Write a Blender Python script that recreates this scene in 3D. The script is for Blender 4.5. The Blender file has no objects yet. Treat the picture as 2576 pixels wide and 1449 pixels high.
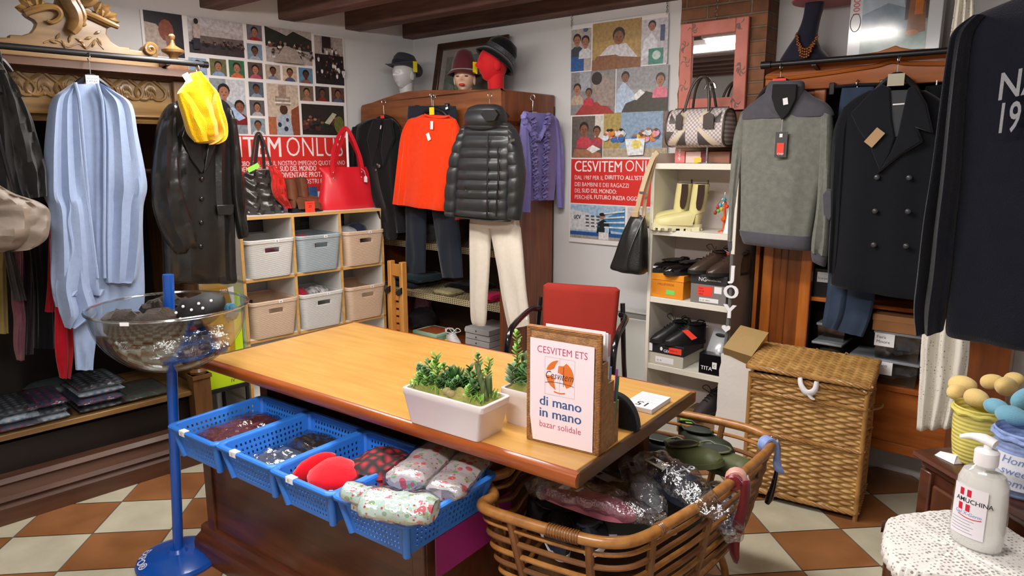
import bpy, math, random
from mathutils import Vector, Matrix, noise
sin, cos, pi, rad = math.sin, math.cos, math.pi, math.radians
random.seed(7)
S = bpy.context.scene
# ---------- camera ----------
CX, CY, FP, H = 1288, 724.5, 1760, 1.6            # principal point, focal length in pixels of 2576, eye height
PT = math.atan((CY-390)/FP); CP, SP = cos(PT), sin(PT)
cam = bpy.data.cameras.new('camera'); cam.sensor_width = 36; cam.lens = 36*FP/2576; cam.clip_start = .05
co = bpy.data.objects.new('camera', cam); S.collection.objects.link(co)
co.location = (0, 0, H); co.rotation_euler = (pi/2-PT, 0, 0); S.camera = co
# ---------- world, colour, exposure ----------
W_ = bpy.data.worlds.new('world'); S.world = W_; W_.use_nodes = True
W_.node_tree.nodes['Background'].inputs[0].default_value = (.9, .9, 1, 1); W_.node_tree.nodes['Background'].inputs[1].default_value = .05
S.view_settings.view_transform = 'Standard'; S.view_settings.look = 'None'; S.view_settings.gamma = 1
S.view_settings.use_curve_mapping = False; S.view_settings.exposure = 0.0
LAMP_W = 60.0          # emission strength of the fluorescent diffusers
S.cycles.max_bounces = 8; S.cycles.transparent_max_bounces = 16
# ---------- helpers ----------
def lin(h):
    h = h.lstrip('#'); c = [int(h[i:i+2], 16)/255 for i in (0, 2, 4)]
    return tuple(((x+.055)/1.055)**2.4 if x > .04045 else x/12.92 for x in c)+(1,)
MATS = {}
def mat(name, col, rough=.6, metal=0, var=0, vs=8, bump=0, bs=200, sheen=0, coat=0, emit=0, stretch=None, spec=.5, wave=0, ws=60, wdir='Z', col2=None):
    if name in MATS: return MATS[name]
    m = bpy.data.materials.new(name); m.use_nodes = True; nt = m.node_tree; p = nt.nodes['Principled BSDF']
    N = nt.nodes.new; Lk = nt.links.new
    c = lin(col); p.inputs['Base Color'].default_value = c; p.inputs['Roughness'].default_value = rough
    p.inputs['Metallic'].default_value = metal; p.inputs['Specular IOR Level'].default_value = spec
    if sheen: p.inputs['Sheen Weight'].default_value = sheen; p.inputs['Sheen Roughness'].default_value = .4
    if coat: p.inputs['Coat Weight'].default_value = coat; p.inputs['Coat Roughness'].default_value = .12
    if emit: p.inputs['Emission Color'].default_value = c; p.inputs['Emission Strength'].default_value = emit
    tc = N('ShaderNodeTexCoord'); src = tc.outputs['Object']
    if stretch:
        mp = N('ShaderNodeMapping'); mp.inputs['Scale'].default_value = stretch; Lk(src, mp.inputs[0]); src = mp.outputs[0]
    if var or col2:
        n = N('ShaderNodeTexNoise'); n.inputs['Scale'].default_value = vs; n.inputs['Detail'].default_value = 5; Lk(src, n.inputs['Vector'])
        r = N('ShaderNodeValToRGB'); r.color_ramp.elements[0].position = .3; r.color_ramp.elements[1].position = .7
        r.color_ramp.elements[0].color = lin(col2) if col2 else tuple(x*(1-var) for x in c[:3])+(1,); r.color_ramp.elements[1].color = c if col2 else tuple(min(1, x*(1+var*.5)) for x in c[:3])+(1,)
        Lk(n.outputs['Fac'], r.inputs[0]); Lk(r.outputs[0], p.inputs['Base Color'])
    if bump or wave:
        b = N('ShaderNodeBump'); b.inputs['Strength'].default_value = bump or wave; b.inputs['Distance'].default_value = .004
        if wave:
            t = N('ShaderNodeTexWave'); t.inputs['Scale'].default_value = ws; t.bands_direction = wdir; Lk(tc.outputs['Object'], t.inputs['Vector']); Lk(t.outputs['Fac'], b.inputs['Height'])
        else:
            t = N('ShaderNodeTexNoise'); t.inputs['Scale'].default_value = bs; Lk(src, t.inputs['Vector']); Lk(t.outputs['Fac'], b.inputs['Height'])
        Lk(b.outputs[0], p.inputs['Normal'])
    MATS[name] = m; return m
def wood(name, dark, light, axis='z', rough=.35, coat=.25):
    s = {'x': (1.5, 14, 14), 'y': (14, 1.5, 14), 'z': (14, 14, 1.5)}[axis]
    return mat(name, light, rough, col2=dark, vs=2.2, stretch=s, coat=coat, bump=.08, bs=6)
def cloth(name, col, rough=.9, sheen=.25, var=.12, bump=.35, bs=350): return mat(name, col, rough, var=var, vs=40, bump=bump, bs=bs, sheen=sheen, spec=.2)
def clear(name, tint='#ffffff', gloss=.12, rough=.08, bump=0, bs=25, milk=0):
    if name in MATS: return MATS[name]
    m = bpy.data.materials.new(name); m.use_nodes = True; nt = m.node_tree; N = nt.nodes.new; Lk = nt.links.new
    nt.nodes.remove(nt.nodes['Principled BSDF']); out = nt.nodes['Material Output']
    t = N('ShaderNodeBsdfTransparent'); t.inputs[0].default_value = lin(tint)
    g = N('ShaderNodeBsdfGlossy'); g.inputs['Color'].default_value = lin('#f4f6f8'); g.inputs['Roughness'].default_value = rough
    lw = N('ShaderNodeLayerWeight'); lw.inputs[0].default_value = .2
    mr = N('ShaderNodeMapRange'); mr.inputs[3].default_value = gloss; mr.inputs[4].default_value = min(.95, gloss+.5); Lk(lw.outputs['Facing'], mr.inputs[0])
    x = N('ShaderNodeMixShader'); Lk(mr.outputs[0], x.inputs[0]); Lk(t.outputs[0], x.inputs[1]); Lk(g.outputs[0], x.inputs[2]); Lk(x.outputs[0], out.inputs[0])
    if bump:
        tc = N('ShaderNodeTexCoord'); n = N('ShaderNodeTexNoise'); n.inputs['Scale'].default_value = bs; n.inputs['Detail'].default_value = 4; Lk(tc.outputs['Object'], n.inputs['Vector'])
        b = N('ShaderNodeBump'); b.inputs['Strength'].default_value = bump; b.inputs['Distance'].default_value = .02; Lk(n.outputs[0], b.inputs['Height']); Lk(b.outputs[0], g.inputs['Normal']); Lk(b.outputs[0], lw.inputs['Normal'])
    MATS[name] = m; return m
def lace(name, col, scale=90, thr=.28, sx=(1, 1, 1)):
    if name in MATS: return MATS[name]
    m = mat(name, col, .9, sheen=.2, bump=.4, bs=120); nt = m.node_tree; N = nt.nodes.new; Lk = nt.links.new
    p = nt.nodes['Principled BSDF']; out = nt.nodes['Material Output']; tc = N('ShaderNodeTexCoord'); mp = N('ShaderNodeMapping'); mp.inputs['Scale'].default_value = sx
    v = N('ShaderNodeTexVoronoi'); v.inputs['Scale'].default_value = scale; v.inputs['Randomness'].default_value = .45; Lk(tc.outputs['Object'], mp.inputs[0]); Lk(mp.outputs[0], v.inputs['Vector'])
    n = N('ShaderNodeTexNoise'); n.inputs['Scale'].default_value = 14; Lk(tc.outputs['Object'], n.inputs['Vector'])
    ad = N('ShaderNodeMath'); ad.operation = 'MULTIPLY_ADD'; Lk(n.outputs['Fac'], ad.inputs[0]); ad.inputs[1].default_value = .5; ad.inputs[2].default_value = thr-.25
    lt = N('ShaderNodeMath'); lt.operation = 'LESS_THAN'; Lk(v.outputs['Distance'], lt.inputs[0]); Lk(ad.outputs[0], lt.inputs[1])
    ml = N('ShaderNodeMath'); ml.operation = 'MULTIPLY'; ml.inputs[1].default_value = .75; Lk(lt.outputs[0], ml.inputs[0])
    t = N('ShaderNodeBsdfTransparent'); x = N('ShaderNodeMixShader'); Lk(ml.outputs[0], x.inputs[0]); Lk(p.outputs[0], x.inputs[1]); Lk(t.outputs[0], x.inputs[2]); Lk(x.outputs[0], out.inputs[0])
    return m
def ray(px, py):
    x = (px-CX)/FP; d = (py-CY)/FP
    return (x, CP-d*SP, -(SP+d*CP))
def onz(px, py, z):
    r = ray(px, py); t = (z-H)/r[2]; return (r[0]*t, r[1]*t)
def ony(px, py, Y):
    r = ray(px, py); t = Y/r[1]; return (r[0]*t, Y, H+r[2]*t)
class Fr:
    """A wall-like frame: x runs right along it as seen from the room, y into it, z up."""
    def __init__(s, o, deg): s.o = o; s.a = rad(deg); s.c, s.s = cos(s.a), sin(s.a)
    def w(s, x, y, z=0): return (s.o[0]+x*s.c-y*s.s, s.o[1]+x*s.s+y*s.c, z)
    def l(s, X, Y): X -= s.o[0]; Y -= s.o[1]; return (X*s.c+Y*s.s, -X*s.s+Y*s.c)
    def at(s, px, py, off=0):
        r = ray(px, py); ox, oy = s.l(0, 0); rx, ry = r[0]*s.c+r[1]*s.s, -r[0]*s.s+r[1]*s.c
        t = (-off-oy)/ry; return (ox+t*rx, H+t*r[2])
    def z(s, px, py, z): return s.l(*onz(px, py, z))
    def sub(s, x, y, deg=0): p = s.w(x, y); return Fr((p[0], p[1]), math.degrees(s.a)+deg)
Wd = Fr((0, 0), 0)
CO = (-.726, 5.38)                                  # the room corner
FL, FB, FT = Fr(CO, 47), Fr(CO, -39.3), Fr((.168, 1.705), -36.3)
ORG = {}
def thing(name, label, cat, F, loc, group=None, kind=None):
    o = bpy.data.objects.new(name, None); S.collection.objects.link(o); o.empty_display_size = .05
    o.location = F.w(*loc); o.rotation_euler = (0, 0, F.a); ORG[o] = tuple(loc)
    o['label'] = label; o['category'] = cat
    if group: o['group'] = group
    return o
def cr(pts, n):
    """Catmull-Rom through pts (tuples), n steps a span."""
    P = [pts[0]]+list(pts)+[pts[-1]]; out = []
    for i in range(1, len(P)-2):
        for k in range(n):
            t = k/n; t2, t3 = t*t, t*t*t
            out.append(tuple(.5*(2*b+(c-a)*t+(2*a-5*b+4*c-d)*t2+(3*b-a-3*c+d)*t3) for a, b, c, d in zip(P[i-1], P[i], P[i+1], P[i+2])))
    out.append(tuple(pts[-1])); return out
class MB:
    def __init__(s, m=None): s.v = []; s.f = []; s.fm = []; s.ms = []; s.k = 0; s.tf = None; s.use(m)
    def use(s, m):
        if m:
            if m not in s.ms: s.ms.append(m)
            s.k = s.ms.index(m)
        return s
    def add(s, vs, fs):
        b = len(s.v)
        if s.tf: vs = [tuple(s.tf @ Vector(v)) for v in vs]
        s.v += [tuple(v) for v in vs]; s.f += [tuple(i+b for i in f) for f in fs]; s.fm += [s.k]*len(fs); return s
    def box(s, x0, x1, y0, y1, z0, z1):
        return s.add([(x, y, z) for z in (z0, z1) for y in (y0, y1) for x in (x0, x1)], [(0, 2, 3, 1), (4, 5, 7, 6), (0, 1, 5, 4), (2, 6, 7, 3), (0, 4, 6, 2), (1, 3, 7, 5)])
    def bar(s, p, q, w, h, up=(0, 0, 1)):
        p, q = Vector(p), Vector(q); d = (q-p).normalized(); u = Vector(up)
        if abs(d.dot(u)) > .98: u = Vector((0, 1, 0))
        r = d.cross(u).normalized(); u = r.cross(d)
        c = [a+r*(i*w/2)+u*(j*h/2) for a in (p, q) for j in (-1, 1) for i in (-1, 1)]
        return s.add(c, [(0, 1, 3, 2), (4, 6, 7, 5), (0, 4, 5, 1), (2, 3, 7, 6), (0, 2, 6, 4), (1, 5, 7, 3)])
    def loft(s, R, cap0=True, cap1=True, closed=True):
        n = len(R[0]); vs = [p for r in R for p in r]; fs = []
        for i in range(len(R)-1):
            for j in range(n if closed else n-1):
                k = (j+1) % n; fs.append((i*n+j, i*n+k, (i+1)*n+k, (i+1)*n+j))
        if closed and cap0: fs.append(tuple(range(n-1, -1, -1)))
        if closed and cap1: fs.append(tuple((len(R)-1)*n+j for j in range(n)))
        return s.add(vs, fs)
    def tube(s, pts, r, n=8, smooth=0, cap=True, flat=1):
        if smooth: pts = cr(pts, smooth)
        P = [Vector(p) for p in pts]; rs = r if isinstance(r, (list, tuple)) else [r]*len(P)
        if len(rs) != len(P): rs = [rs[min(len(rs)-1, int(i*(len(rs)-1)/(len(P)-1)))]*(1-((i*(len(rs)-1)/(len(P)-1)) % 1))+rs[min(len(rs)-1, int(i*(len(rs)-1)/(len(P)-1))+1)]*((i*(len(rs)-1)/(len(P)-1)) % 1) for i in range(len(P))]
        R = []; u = None
        for i, p in enumerate(P):
            d = (P[min(i+1, len(P)-1)]-P[max(i-1, 0)])
            d = d.normalized() if d.length > 1e-9 else Vector((0, 0, 1))
            if u is None: u = d.orthogonal().normalized() if abs(d.z) > .9 else Vector((0, 0, 1))
            u = (u-d*u.dot(d)); u = u.normalized() if u.length > 1e-6 else d.orthogonal().normalized()
            w = d.cross(u); R.append([p+(u*cos(2*pi*j/n)*flat+w*sin(2*pi*j/n))*rs[i] for j in range(n)])
        return s.loft(R, cap, cap)
    def lathe(s, prof, c=(0, 0, 0), n=24, sx=1, sy=1, cap=True):
        return s.loft([[(c[0]+r*cos(2*pi*j/n)*sx, c[1]+r*sin(2*pi*j/n)*sy, c[2]+z) for j in range(n)] for r, z in prof], cap, cap)
    def cyl(s, p, q, r, r2=None, n=16): return s.tube([p, q], [r, r if r2 is None else r2], n)
    def ell(s, c, r, n=14, m=9, fn=None):
        r = r if isinstance(r, (tuple, list)) else (r, r, r); R = []
        for i in range(m+1):
            t = pi*i/m; q = max(sin(t), .02)
            ring = [Vector((q*cos(2*pi*j/n), q*sin(2*pi*j/n), -cos(t))) for j in range(n)]
            R.append([tuple(c[k]+r[k]*(fn(p) if fn else p)[k] for k in range(3)) for p in ring])
        return s.loft(R)
    def prism(s, pts, y0, y1):
        n = len(pts); return s.add([(x, y0, z) for x, z in pts]+[(x, y1, z) for x, z in pts], [tuple(range(n)), tuple(range(2*n-1, n-1, -1))]+[(i, n+i, n+(i+1) % n, (i+1) % n) for i in range(n)])
    def poly(s, pts): return s.add(pts, [tuple(range(len(pts)))])
    def grid(s, fn, nu, nv, hole=None):
        fs = [(i*(nv+1)+j, i*(nv+1)+j+1, (i+1)*(nv+1)+j+1, (i+1)*(nv+1)+j) for i in range(nu) for j in range(nv) if not (hole and hole(i, j))]
        return s.add([fn(i/nu, j/nv) for i in range(nu+1) for j in range(nv+1)], fs)
    def disc(s, x, z, rx, rz, y, n=14): return s.poly([(x+rx*cos(2*pi*i/n), y, z+rz*sin(2*pi*i/n)) for i in range(n)])
    def text(s, t, x, z, size, y, w=None, bold=0, anchor='l', fn=None, shear=0):
        """Lettering on a wall plane: x along, z up, facing -y.  w fits the width; fn maps (x,z) to a point."""
        cu = bpy.data.curves.new('t', 'FONT'); cu.body = t; cu.size = 1; cu.offset = min(0, bold) if not fn else min(bold, .012); cu.shear = shear; cu.resolution_u = 3
        ob = bpy.data.objects.new('t', cu); me = bpy.data.meshes.new_from_object(ob)
        xs = [v.co.x for v in me.vertices] or [0]; a, b = min(xs), max(xs); k = (w/(b-a)) if w and b > a else size
        ox = x-(0 if anchor == 'l' else (b-a)*k/2)
        for d in ((-1, 0, 1) if bold > 0 and not fn else (0,)):
            f = fn or (lambda p, q: (p, y-d*.00012, q)); s.add([f(ox+(v.co.x-a+d*bold*1.3)*k, z+v.co.y*size) for v in me.vertices], [tuple(p.vertices) for p in me.polygons])
        bpy.data.objects.remove(ob); bpy.data.curves.remove(cu); bpy.data.meshes.remove(me); return s
    def put(s, name, parent=None, ang=40, bev=0, sub=0, solid=0, F=None, loc=None, label=None, cat=None, group=None, kind=None, flip=False, org=None):
        me = bpy.data.meshes.new(name); o = bpy.data.objects.new(name, me); S.collection.objects.link(o)
        if parent is not None:
            ox = ORG[parent]; o.parent = parent; ORG[o] = ox
            if label: o['label'] = label
        else:
            F = F or Wd; ox = loc or (0, 0, 0); o.location = F.w(*ox); o.rotation_euler = (0, 0, F.a); ORG[o] = tuple(ox)
            if label: o['label'] = label; o['category'] = cat
            if group: o['group'] = group
        if kind: o['kind'] = kind
        me.from_pydata([(x-ox[0], y-ox[1], z-ox[2]) for x, y, z in s.v], [], s.f)
        for m in s.ms: me.materials.append(m)
        if len(s.ms) > 1: me.polygons.foreach_set('material_index', s.fm)
        if ang: me.shade_smooth(); me.set_sharp_from_angle(angle=rad(ang))
        if bev: b = o.modifiers.new('b', 'BEVEL'); b.width = bev; b.segments = 2; b.limit_method = 'ANGLE'; b.angle_limit = rad(40)
        if solid: b = o.modifiers.new('s', 'SOLIDIFY'); b.thickness = solid; b.offset = 0
        if sub: b = o.modifiers.new('d', 'SUBSURF'); b.levels = sub; b.render_levels = sub
        me.update(); return o
def copy_tree(o, F, loc, label, rz=None):
    """A copy of a thing with its parts and sub-parts."""
    c = o.copy(); S.collection.objects.link(c); c.location = F.w(*loc); c.rotation_euler = (0, 0, F.a if rz is None else rz); c['label'] = label
    for ch in list(o.children):
        d = ch.copy(); S.collection.objects.link(d); d.parent = c
        for g in list(ch.children): e = g.copy(); S.collection.objects.link(e); e.parent = d
    return c
def gl(m, F, off, rows, th=.05, n=36, sub=5, fold=0, ff=5, seed=0, quilt=0, nq=0, hem=0, pw=.8, cap0=True, cap1=True, back=.6, wr=0, raw=False):
    """A hollow cloth body: rows run top to bottom, each (xl,yl,xr,yr[,thickness]) in photo pixels on the plane off metres in front of F."""
    K = []
    for r in rows:
        if raw: K.append(tuple(r)); continue
        if len(r) in (3, 4) and not (len(r) == 4 and r[3] > 3): r = (r[1], r[0], r[2], r[0])+tuple(r[3:])
        a = F.at(r[0], r[1], off); b = F.at(r[2], r[3], off); K.append((a[0], a[1], b[0], b[1], r[4] if len(r) > 4 else th))
    Q = cr(K, sub); R = []; L = len(Q)
    for i, (x0, z0, x1, z1, t) in enumerate(Q):
        ring = []; v = i/(L-1); ph = seed*1.7+.8*noise.noise((seed, v*2, 3))
        for j in range(n):
            a = 2*pi*j/n; c, q = cos(a), sin(a); c = math.copysign(abs(c)**pw, c); q2 = math.copysign(abs(q)**.7, q)
            u = .5+c/2; x = x0+(x1-x0)*u; z = z0+(z1-z0)*u; y = -off-q2*t/2*(1 if q > 0 else back)
            e = max(0, 1-abs(c)**6)
            d = fold*e*(sin(ff*pi*c+ph*2+.6*sin(v*3+seed))*.6+noise.noise((c*ff*.7+seed*9, v*2.2, seed))*1.1)*min(1, .25+v*1.3)
            if wr: d += wr*e*noise.noise((c*5+seed, v*L*.35, seed+7.7))
            if quilt: d += quilt*e*(abs(sin(pi*v*nq))**.55-.5)+.2*quilt*noise.noise((c*9, v*nq*2.5, seed))
            if hem: z += hem*sin(c*ff*2+seed)*max(0, (v-.8)/.2)
            ring.append((x, y-d*(1 if q > 0 else -.4), z))
        R.append(ring)
    return m.loft(R, cap0, cap1)
def po(F, off, pts): return [F.at(x, y, off) for x, y in pts]
def card(m, F, off, cx, cy, w, h, rot=0, th=.0015):
    """A small flat tag centred on photo pixel cx,cy, w by h metres."""
    x, z = F.at(cx, cy, off); c, s = cos(rad(rot)), sin(rad(rot))
    return m.prism([(x+a*w/2*c-b*h/2*s, z+a*w/2*s+b*h/2*c) for a, b in ((-1, -1), (1, -1), (1, 1), (-1, 1))], -off-th, -off)
def rrect(hx, hy, r, n=5):
    out = []
    for k, (a, b) in enumerate(((1, 1), (-1, 1), (-1, -1), (1, -1))):
        out += [(a*(hx-r)+r*cos(pi/2*(k+i/n)), b*(hy-r)+r*sin(pi/2*(k+i/n))) for i in range(n+1)]
    return out
def perf(m, A, B, C, D, nx, ny, fx=.5, fz=.5, mx=0, mz=0):
    """A panel A-B-C-D (bottom left, bottom right, top right, top left) pierced by nx by ny holes inside margins mx, mz."""
    A, B, C, D = map(Vector, (A, B, C, D)); P = lambda u, v: tuple((A*(1-u)+B*u)*(1-v)+(D*(1-u)+C*u)*v)
    xs = [0]; zs = [0]
    for i in range(nx): w = (1-2*mx)/nx; xs += [mx+w*(i+.5-fx/2), mx+w*(i+.5+fx/2)]
    for i in range(ny): w = (1-2*mz)/ny; zs += [mz+w*(i+.5-fz/2), mz+w*(i+.5+fz/2)]
    xs.append(1); zs.append(1); nu, nv = len(xs)-1, len(zs)-1
    return m.add([P(x, z) for x in xs for z in zs], [(i*(nv+1)+j, (i+1)*(nv+1)+j, (i+1)*(nv+1)+j+1, i*(nv+1)+j+1) for i in range(nu) for j in range(nv) if not (i % 2 == 1 and j % 2 == 1)])
# ---------- lamps of the room: fluorescent ceiling fittings hung under the beams ----------
M_white = mat('white_paint', '#e6e4e2', .45); M_diff = mat('lamp_diffuser', '#fff9f3', .4, emit=LAMP_W*.62); M_diff2 = mat('bright_diffuser', '#fff9f3', .4, emit=LAMP_W*1.15)
for i, (lx, ly, lb) in enumerate(((1.15, -2.0, 'long white fluorescent ceiling lamp between the beams nearest the back wall'), (2.25, -1.62, 'long white fluorescent ceiling lamp above the counter'), (2.95, -3.5, 'long white fluorescent ceiling lamp farthest from the back wall'))):
    T = thing('ceiling_lamp', lb, 'lamp', FB, (lx, ly, 2.43), 'fluorescent ceiling lamps')
    MB(M_white).box(lx-.66, lx+.66, ly-.13, ly+.13, 2.40, 2.445).put('housing', T, bev=.006)
    m = MB(M_diff2 if i == 2 else M_diff); m.box(lx-.63, lx+.63, ly-.105, ly+.105, 2.375, 2.3985).put('diffuser', T)
# ---------- the room ----------
M_wall = mat('wall_paint', '#d9d9da', .85, var=.04, vs=3, bump=.15, bs=90)
M_ceil = mat('ceiling_paint', '#d2d0d0', .9, var=.05, vs=4)
M_beam = wood('beam_wood', '#4a322c', '#735449', 'x', .7, 0)
def st(m, name, F=Wd, loc=(0, 0, 0), **k): return m.put(name, F=F, loc=loc, kind='structure', **k)
st(MB(M_wall).box(-6.4, 0.0, 0, .12, 0, 2.62), 'wall_left', FL)
m = MB(M_wall); m.box(-.06, 2.10, 0, .12, 0, 2.62); st(m, 'wall_back', FB)
def brick(name):
    m = mat(name, '#8a5c40', .9); nt = m.node_tree; N = nt.nodes.new; Lk = nt.links.new; p = nt.nodes['Principled BSDF']
    tc = N('ShaderNodeTexCoord'); sp = N('ShaderNodeSeparateXYZ'); cb = N('ShaderNodeCombineXYZ'); ad = N('ShaderNodeMath'); ad.operation = 'ADD'
    Lk(tc.outputs['Object'], sp.inputs[0]); Lk(sp.outputs[0], ad.inputs[0]); Lk(sp.outputs[1], ad.inputs[1]); Lk(ad.outputs[0], cb.inputs[0]); Lk(sp.outputs[2], cb.inputs[1])
    b = N('ShaderNodeTexBrick'); b.inputs['Scale'].default_value = 1; b.inputs['Brick Width'].default_value = .24; b.inputs['Row Height'].default_value = .068; b.inputs['Mortar Size'].default_value = .007; b.inputs['Mortar Smooth'].default_value = .4
    b.inputs['Color1'].default_value = lin('#94684a'); b.inputs['Color2'].default_value = lin('#6d4632'); b.inputs['Mortar'].default_value = lin('#7d6a58'); Lk(cb.outputs[0], b.inputs[0])
    n = N('ShaderNodeTexNoise'); n.inputs['Scale'].default_value = 18; n.inputs['Detail'].default_value = 6; Lk(tc.outputs['Object'], n.inputs['Vector'])
    x = N('ShaderNodeMix'); x.data_type = 'RGBA'; x.blend_type = 'OVERLAY'; x.inputs[0].default_value = .55; Lk(b.outputs[0], x.inputs[6]); Lk(n.outputs[0], x.inputs[7]); Lk(x.outputs[2], p.inputs['Base Color'])
    bp = N('ShaderNodeBump'); bp.inputs['Strength'].default_value = .8; bp.inputs['Distance'].default_value = .01; bp.invert = True; Lk(b.outputs['Fac'], bp.inputs['Height']); Lk(bp.outputs[0], p.inputs['Normal']); return m
M_brick = brick('old_brick'); M_taupe = mat('taupe_finish', '#9a8c82', .85, var=.06, vs=5)
m = MB(M_brick); e = [2.135+.012*noise.noise((i*.8, 3, 1)) for i in range(26)]
m.prism([(e[i], 1.3+i*1.32/25) for i in range(26)]+[(2.61, 2.62), (2.61, 1.3)], -.005, .12); m.box(2.57, 2.61, -.005, .27, 0, 1.3); m.box(2.45, 2.61, .12, .27, 1.3, 2.62)
m.use(M_taupe).box(2.10, 2.57, 0, .12, 0, 1.3); m.use(M_wall).box(2.10, 2.15, 0, .12, 1.3, 2.62)
st(m, 'wall_pillar', FB)
st(MB(M_wall).box(2.55, 4.92, .15, .27, 0, 2.62), 'wall_niche', FB)
st(MB(M_wall).box(4.8, 4.92, -5.7, .15, 0, 2.62), 'wall_right', FB)
st(MB(M_wall).box(-.6, 4.92, -5.82, -5.7, 0, 2.62), 'wall_front', FB)
st(MB(M_ceil).box(-.7, 4.95, -5.85, .7, 2.62, 2.7), 'ceiling', FB)
for i in range(12):
    y = -.095-.487*i; x0 = -.065*-y-.02
    st(MB(M_beam).box(x0, 4.85, y, y+.12, 2.43, 2.63), 'trim_%d' % (i+1), FB, bev=.006)
# floor: checkerboard of glazed tiles
M_terra = mat('terracotta_tile', '#a06c42', .32, col2='#875732', vs=7, coat=.15); M_cream = mat('cream_tile', '#d2cdb6', .32, col2='#bdb89f', vs=7, coat=.15); M_grout = mat('grout', '#6c645c', .9)
FF = Fr((0, 0), 5.68); tw, td, ox, oy = .3225, .2825, -1.5224-.3225*20, 2.926-.2825*40
m = MB(M_grout); m.poly([FF.l(*FB.w(x, y)[:2])+(-.003,) for x, y in ((-.5, .68), (-.5, -5.8), (4.9, -5.8), (4.9, .68))]); g = .0028
for i in range(60):
    for j in range(80):
        x, y = ox+i*tw, oy+j*td; q = FB.l(*FF.w(x, y)[:2])
        if -.7 < q[0] < 5.1 and -6 < q[1] < .9:
            m.use(M_terra if (i+j) % 2 == 1 else M_cream); m.poly([(x+g, y+g, 0), (x+tw-g, y+g, 0), (x+tw-g, y+td-g, 0), (x+g, y+td-g, 0)])
st(m, 'floor', FF, ang=0)
# ---------- shared materials ----------
M_carved = wood('carved_oak', '#6a4e2c', '#92703f', 'x', .4, .3); M_oakv = wood('oak_upright', '#5a3d22', '#815a34', 'z', .4, .3); M_oakd = wood('dark_oak', '#44281a', '#5c3a26', 'x', .5, .04)
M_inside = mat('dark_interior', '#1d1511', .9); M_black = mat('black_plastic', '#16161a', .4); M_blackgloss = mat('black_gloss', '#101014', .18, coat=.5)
M_steel = mat('bright_steel', '#c9ccd0', .22, 1); M_paper = mat('white_paper', '#efeef2', .7); M_redtag = mat('red_tag', '#f2402a', .6); M_yeltag = mat('yellow_tag', '#f3e022', .6)
M_ink = mat('black_ink', '#1b1b22', .6); M_green = mat('lime_tag', '#9bf25a', .6); M_film = clear('plastic_film', '#f4f6f8', .16, .12, .6, 22)
def hanger(F, off, hook, yb, w, label, tag=None, col=None, hookdrop=.012, clips=False, rot=0, sh=.05, tagw=.05, tagh=.04, tagtext=None):
    """A clothes hanger whose hook top is at photo pixel hook and whose neck is at pixel row yb."""
    x, z = F.at(hook[0], hook[1], off); zb = F.at(hook[0], yb, off)[1]; y = -off
    T = thing('clothes_hanger', label, 'hanger', F, (x, y, z-.02), 'clothes hangers')
    r = .017
    MB(M_steel).tube([(x, y+r*cos(a)+r*0, z-r+r*sin(a)) if 1 else 0 for a in [pi*1.15-pi*1.4*i/8 for i in range(9)]][::-1][::-1]+[(x, y-.003, z-2.2*r), (x, y, zb)], .0022, 6).put('hook', T)
    m = MB(col or M_black)
    if clips: m.tube([(x-w/2, y, zb), (x, y, zb+.004), (x+w/2, y, zb)], .008, 8)
    else: m.tube([(x-w/2, y, zb-sh-.012), (x-w*.3, y, zb-sh*.45), (x-w*.08, y, zb-.006), (x, y, zb), (x+w*.08, y, zb-.006), (x+w*.3, y, zb-sh*.45), (x+w/2, y, zb-sh-.012)], [.007, .012, .013, .012, .013, .012, .007], 8, 4)
    m.put('shoulder_bar', T)
    if clips:
        for sx in (-.44, .44): MB(M_blackgloss).box(x+w*sx-.012, x+w*sx+.012, y-.014, y+.012, zb-.035, zb+.02).put('clip', T, bev=.003)
    if tag:
        m = MB(tag); m.box(x-tagw/2, x+tagw/2, y-.017, y-.0145, zb-.012-tagh, zb+.004)
        if tagtext:
            m.use(M_ink)
            for i, t in enumerate(tagtext): m.text(t, x-tagw*.42, zb-.013-.011*i, .009, y-.0174, w=tagw*.8)
        m.put('price_label', T)
    return T
# ---------- the carved armoire on the left wall ----------
AO = .6; ax = lambda px, py, o=AO: FL.at(px, py, o)
T = thing('armoire', 'large carved oak armoire with open front and scrolled crest along the left wall', 'wardrobe', FL, (-2.75, -.3, 0))
xl, xr = -3.55, -1.93
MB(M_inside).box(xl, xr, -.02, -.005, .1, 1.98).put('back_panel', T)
for x0 in (xl, xr-.03): MB(M_oakv).box(x0, x0+.03, -.56, -.02, .1, 1.96).put('side_panel', T)
m = MB(M_oakd); m.box(xl, xr, -.58, -.02, 1.93, 1.965); m.put('top_board', T)
m = MB(M_carved); m.box(xl, xr, -AO, -.57, 1.765, 1.945); m.put('frieze', T, bev=.003)
# palmette hearts carved on the frieze
m = MB(M_carved)
def heart(m, cx, cz, s, y):
    P = []
    for i in range(25):
        t = 2*pi*i/24; P.append((cx+s*.062*sin(t)**3*1.05, y, cz+s*(-(13*cos(t)-5*cos(2*t)-2*cos(3*t)-cos(4*t))/17*.062)))
    m.tube(P, .0075*s, 6)
    for k in range(-5, 6):
        a = k*.24; m.ell((cx+sin(a)*.022*s, y+.002, cz-.018*s+cos(a)*.03*s), (.004*s, .006, .02*s), 6, 4)
    m.ell((cx, y, cz-.035*s), (.008*s, .008, .008*s), 6, 4)
for px in (40, 110, 183, 253, 317, 378, -30, -100):
    x, z = ax(px, 208+px*.05); heart(m, x, z, 1.05, -AO-.002)
    for k in (-1, 0, 1): m.ell((x+.083+k*.012, -AO, 1.895-abs(k)*.006), (.004, .005, .022), 6, 4)
m.put('carved_hearts', T)
m = MB(M_oakd); prof = [(.57, 1.965), (.70, 1.965), (.695, 1.995), (.66, 2.005), (.645, 1.985), (.63, 1.965), (.615, 1.945), (.57, 1.945)]
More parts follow.
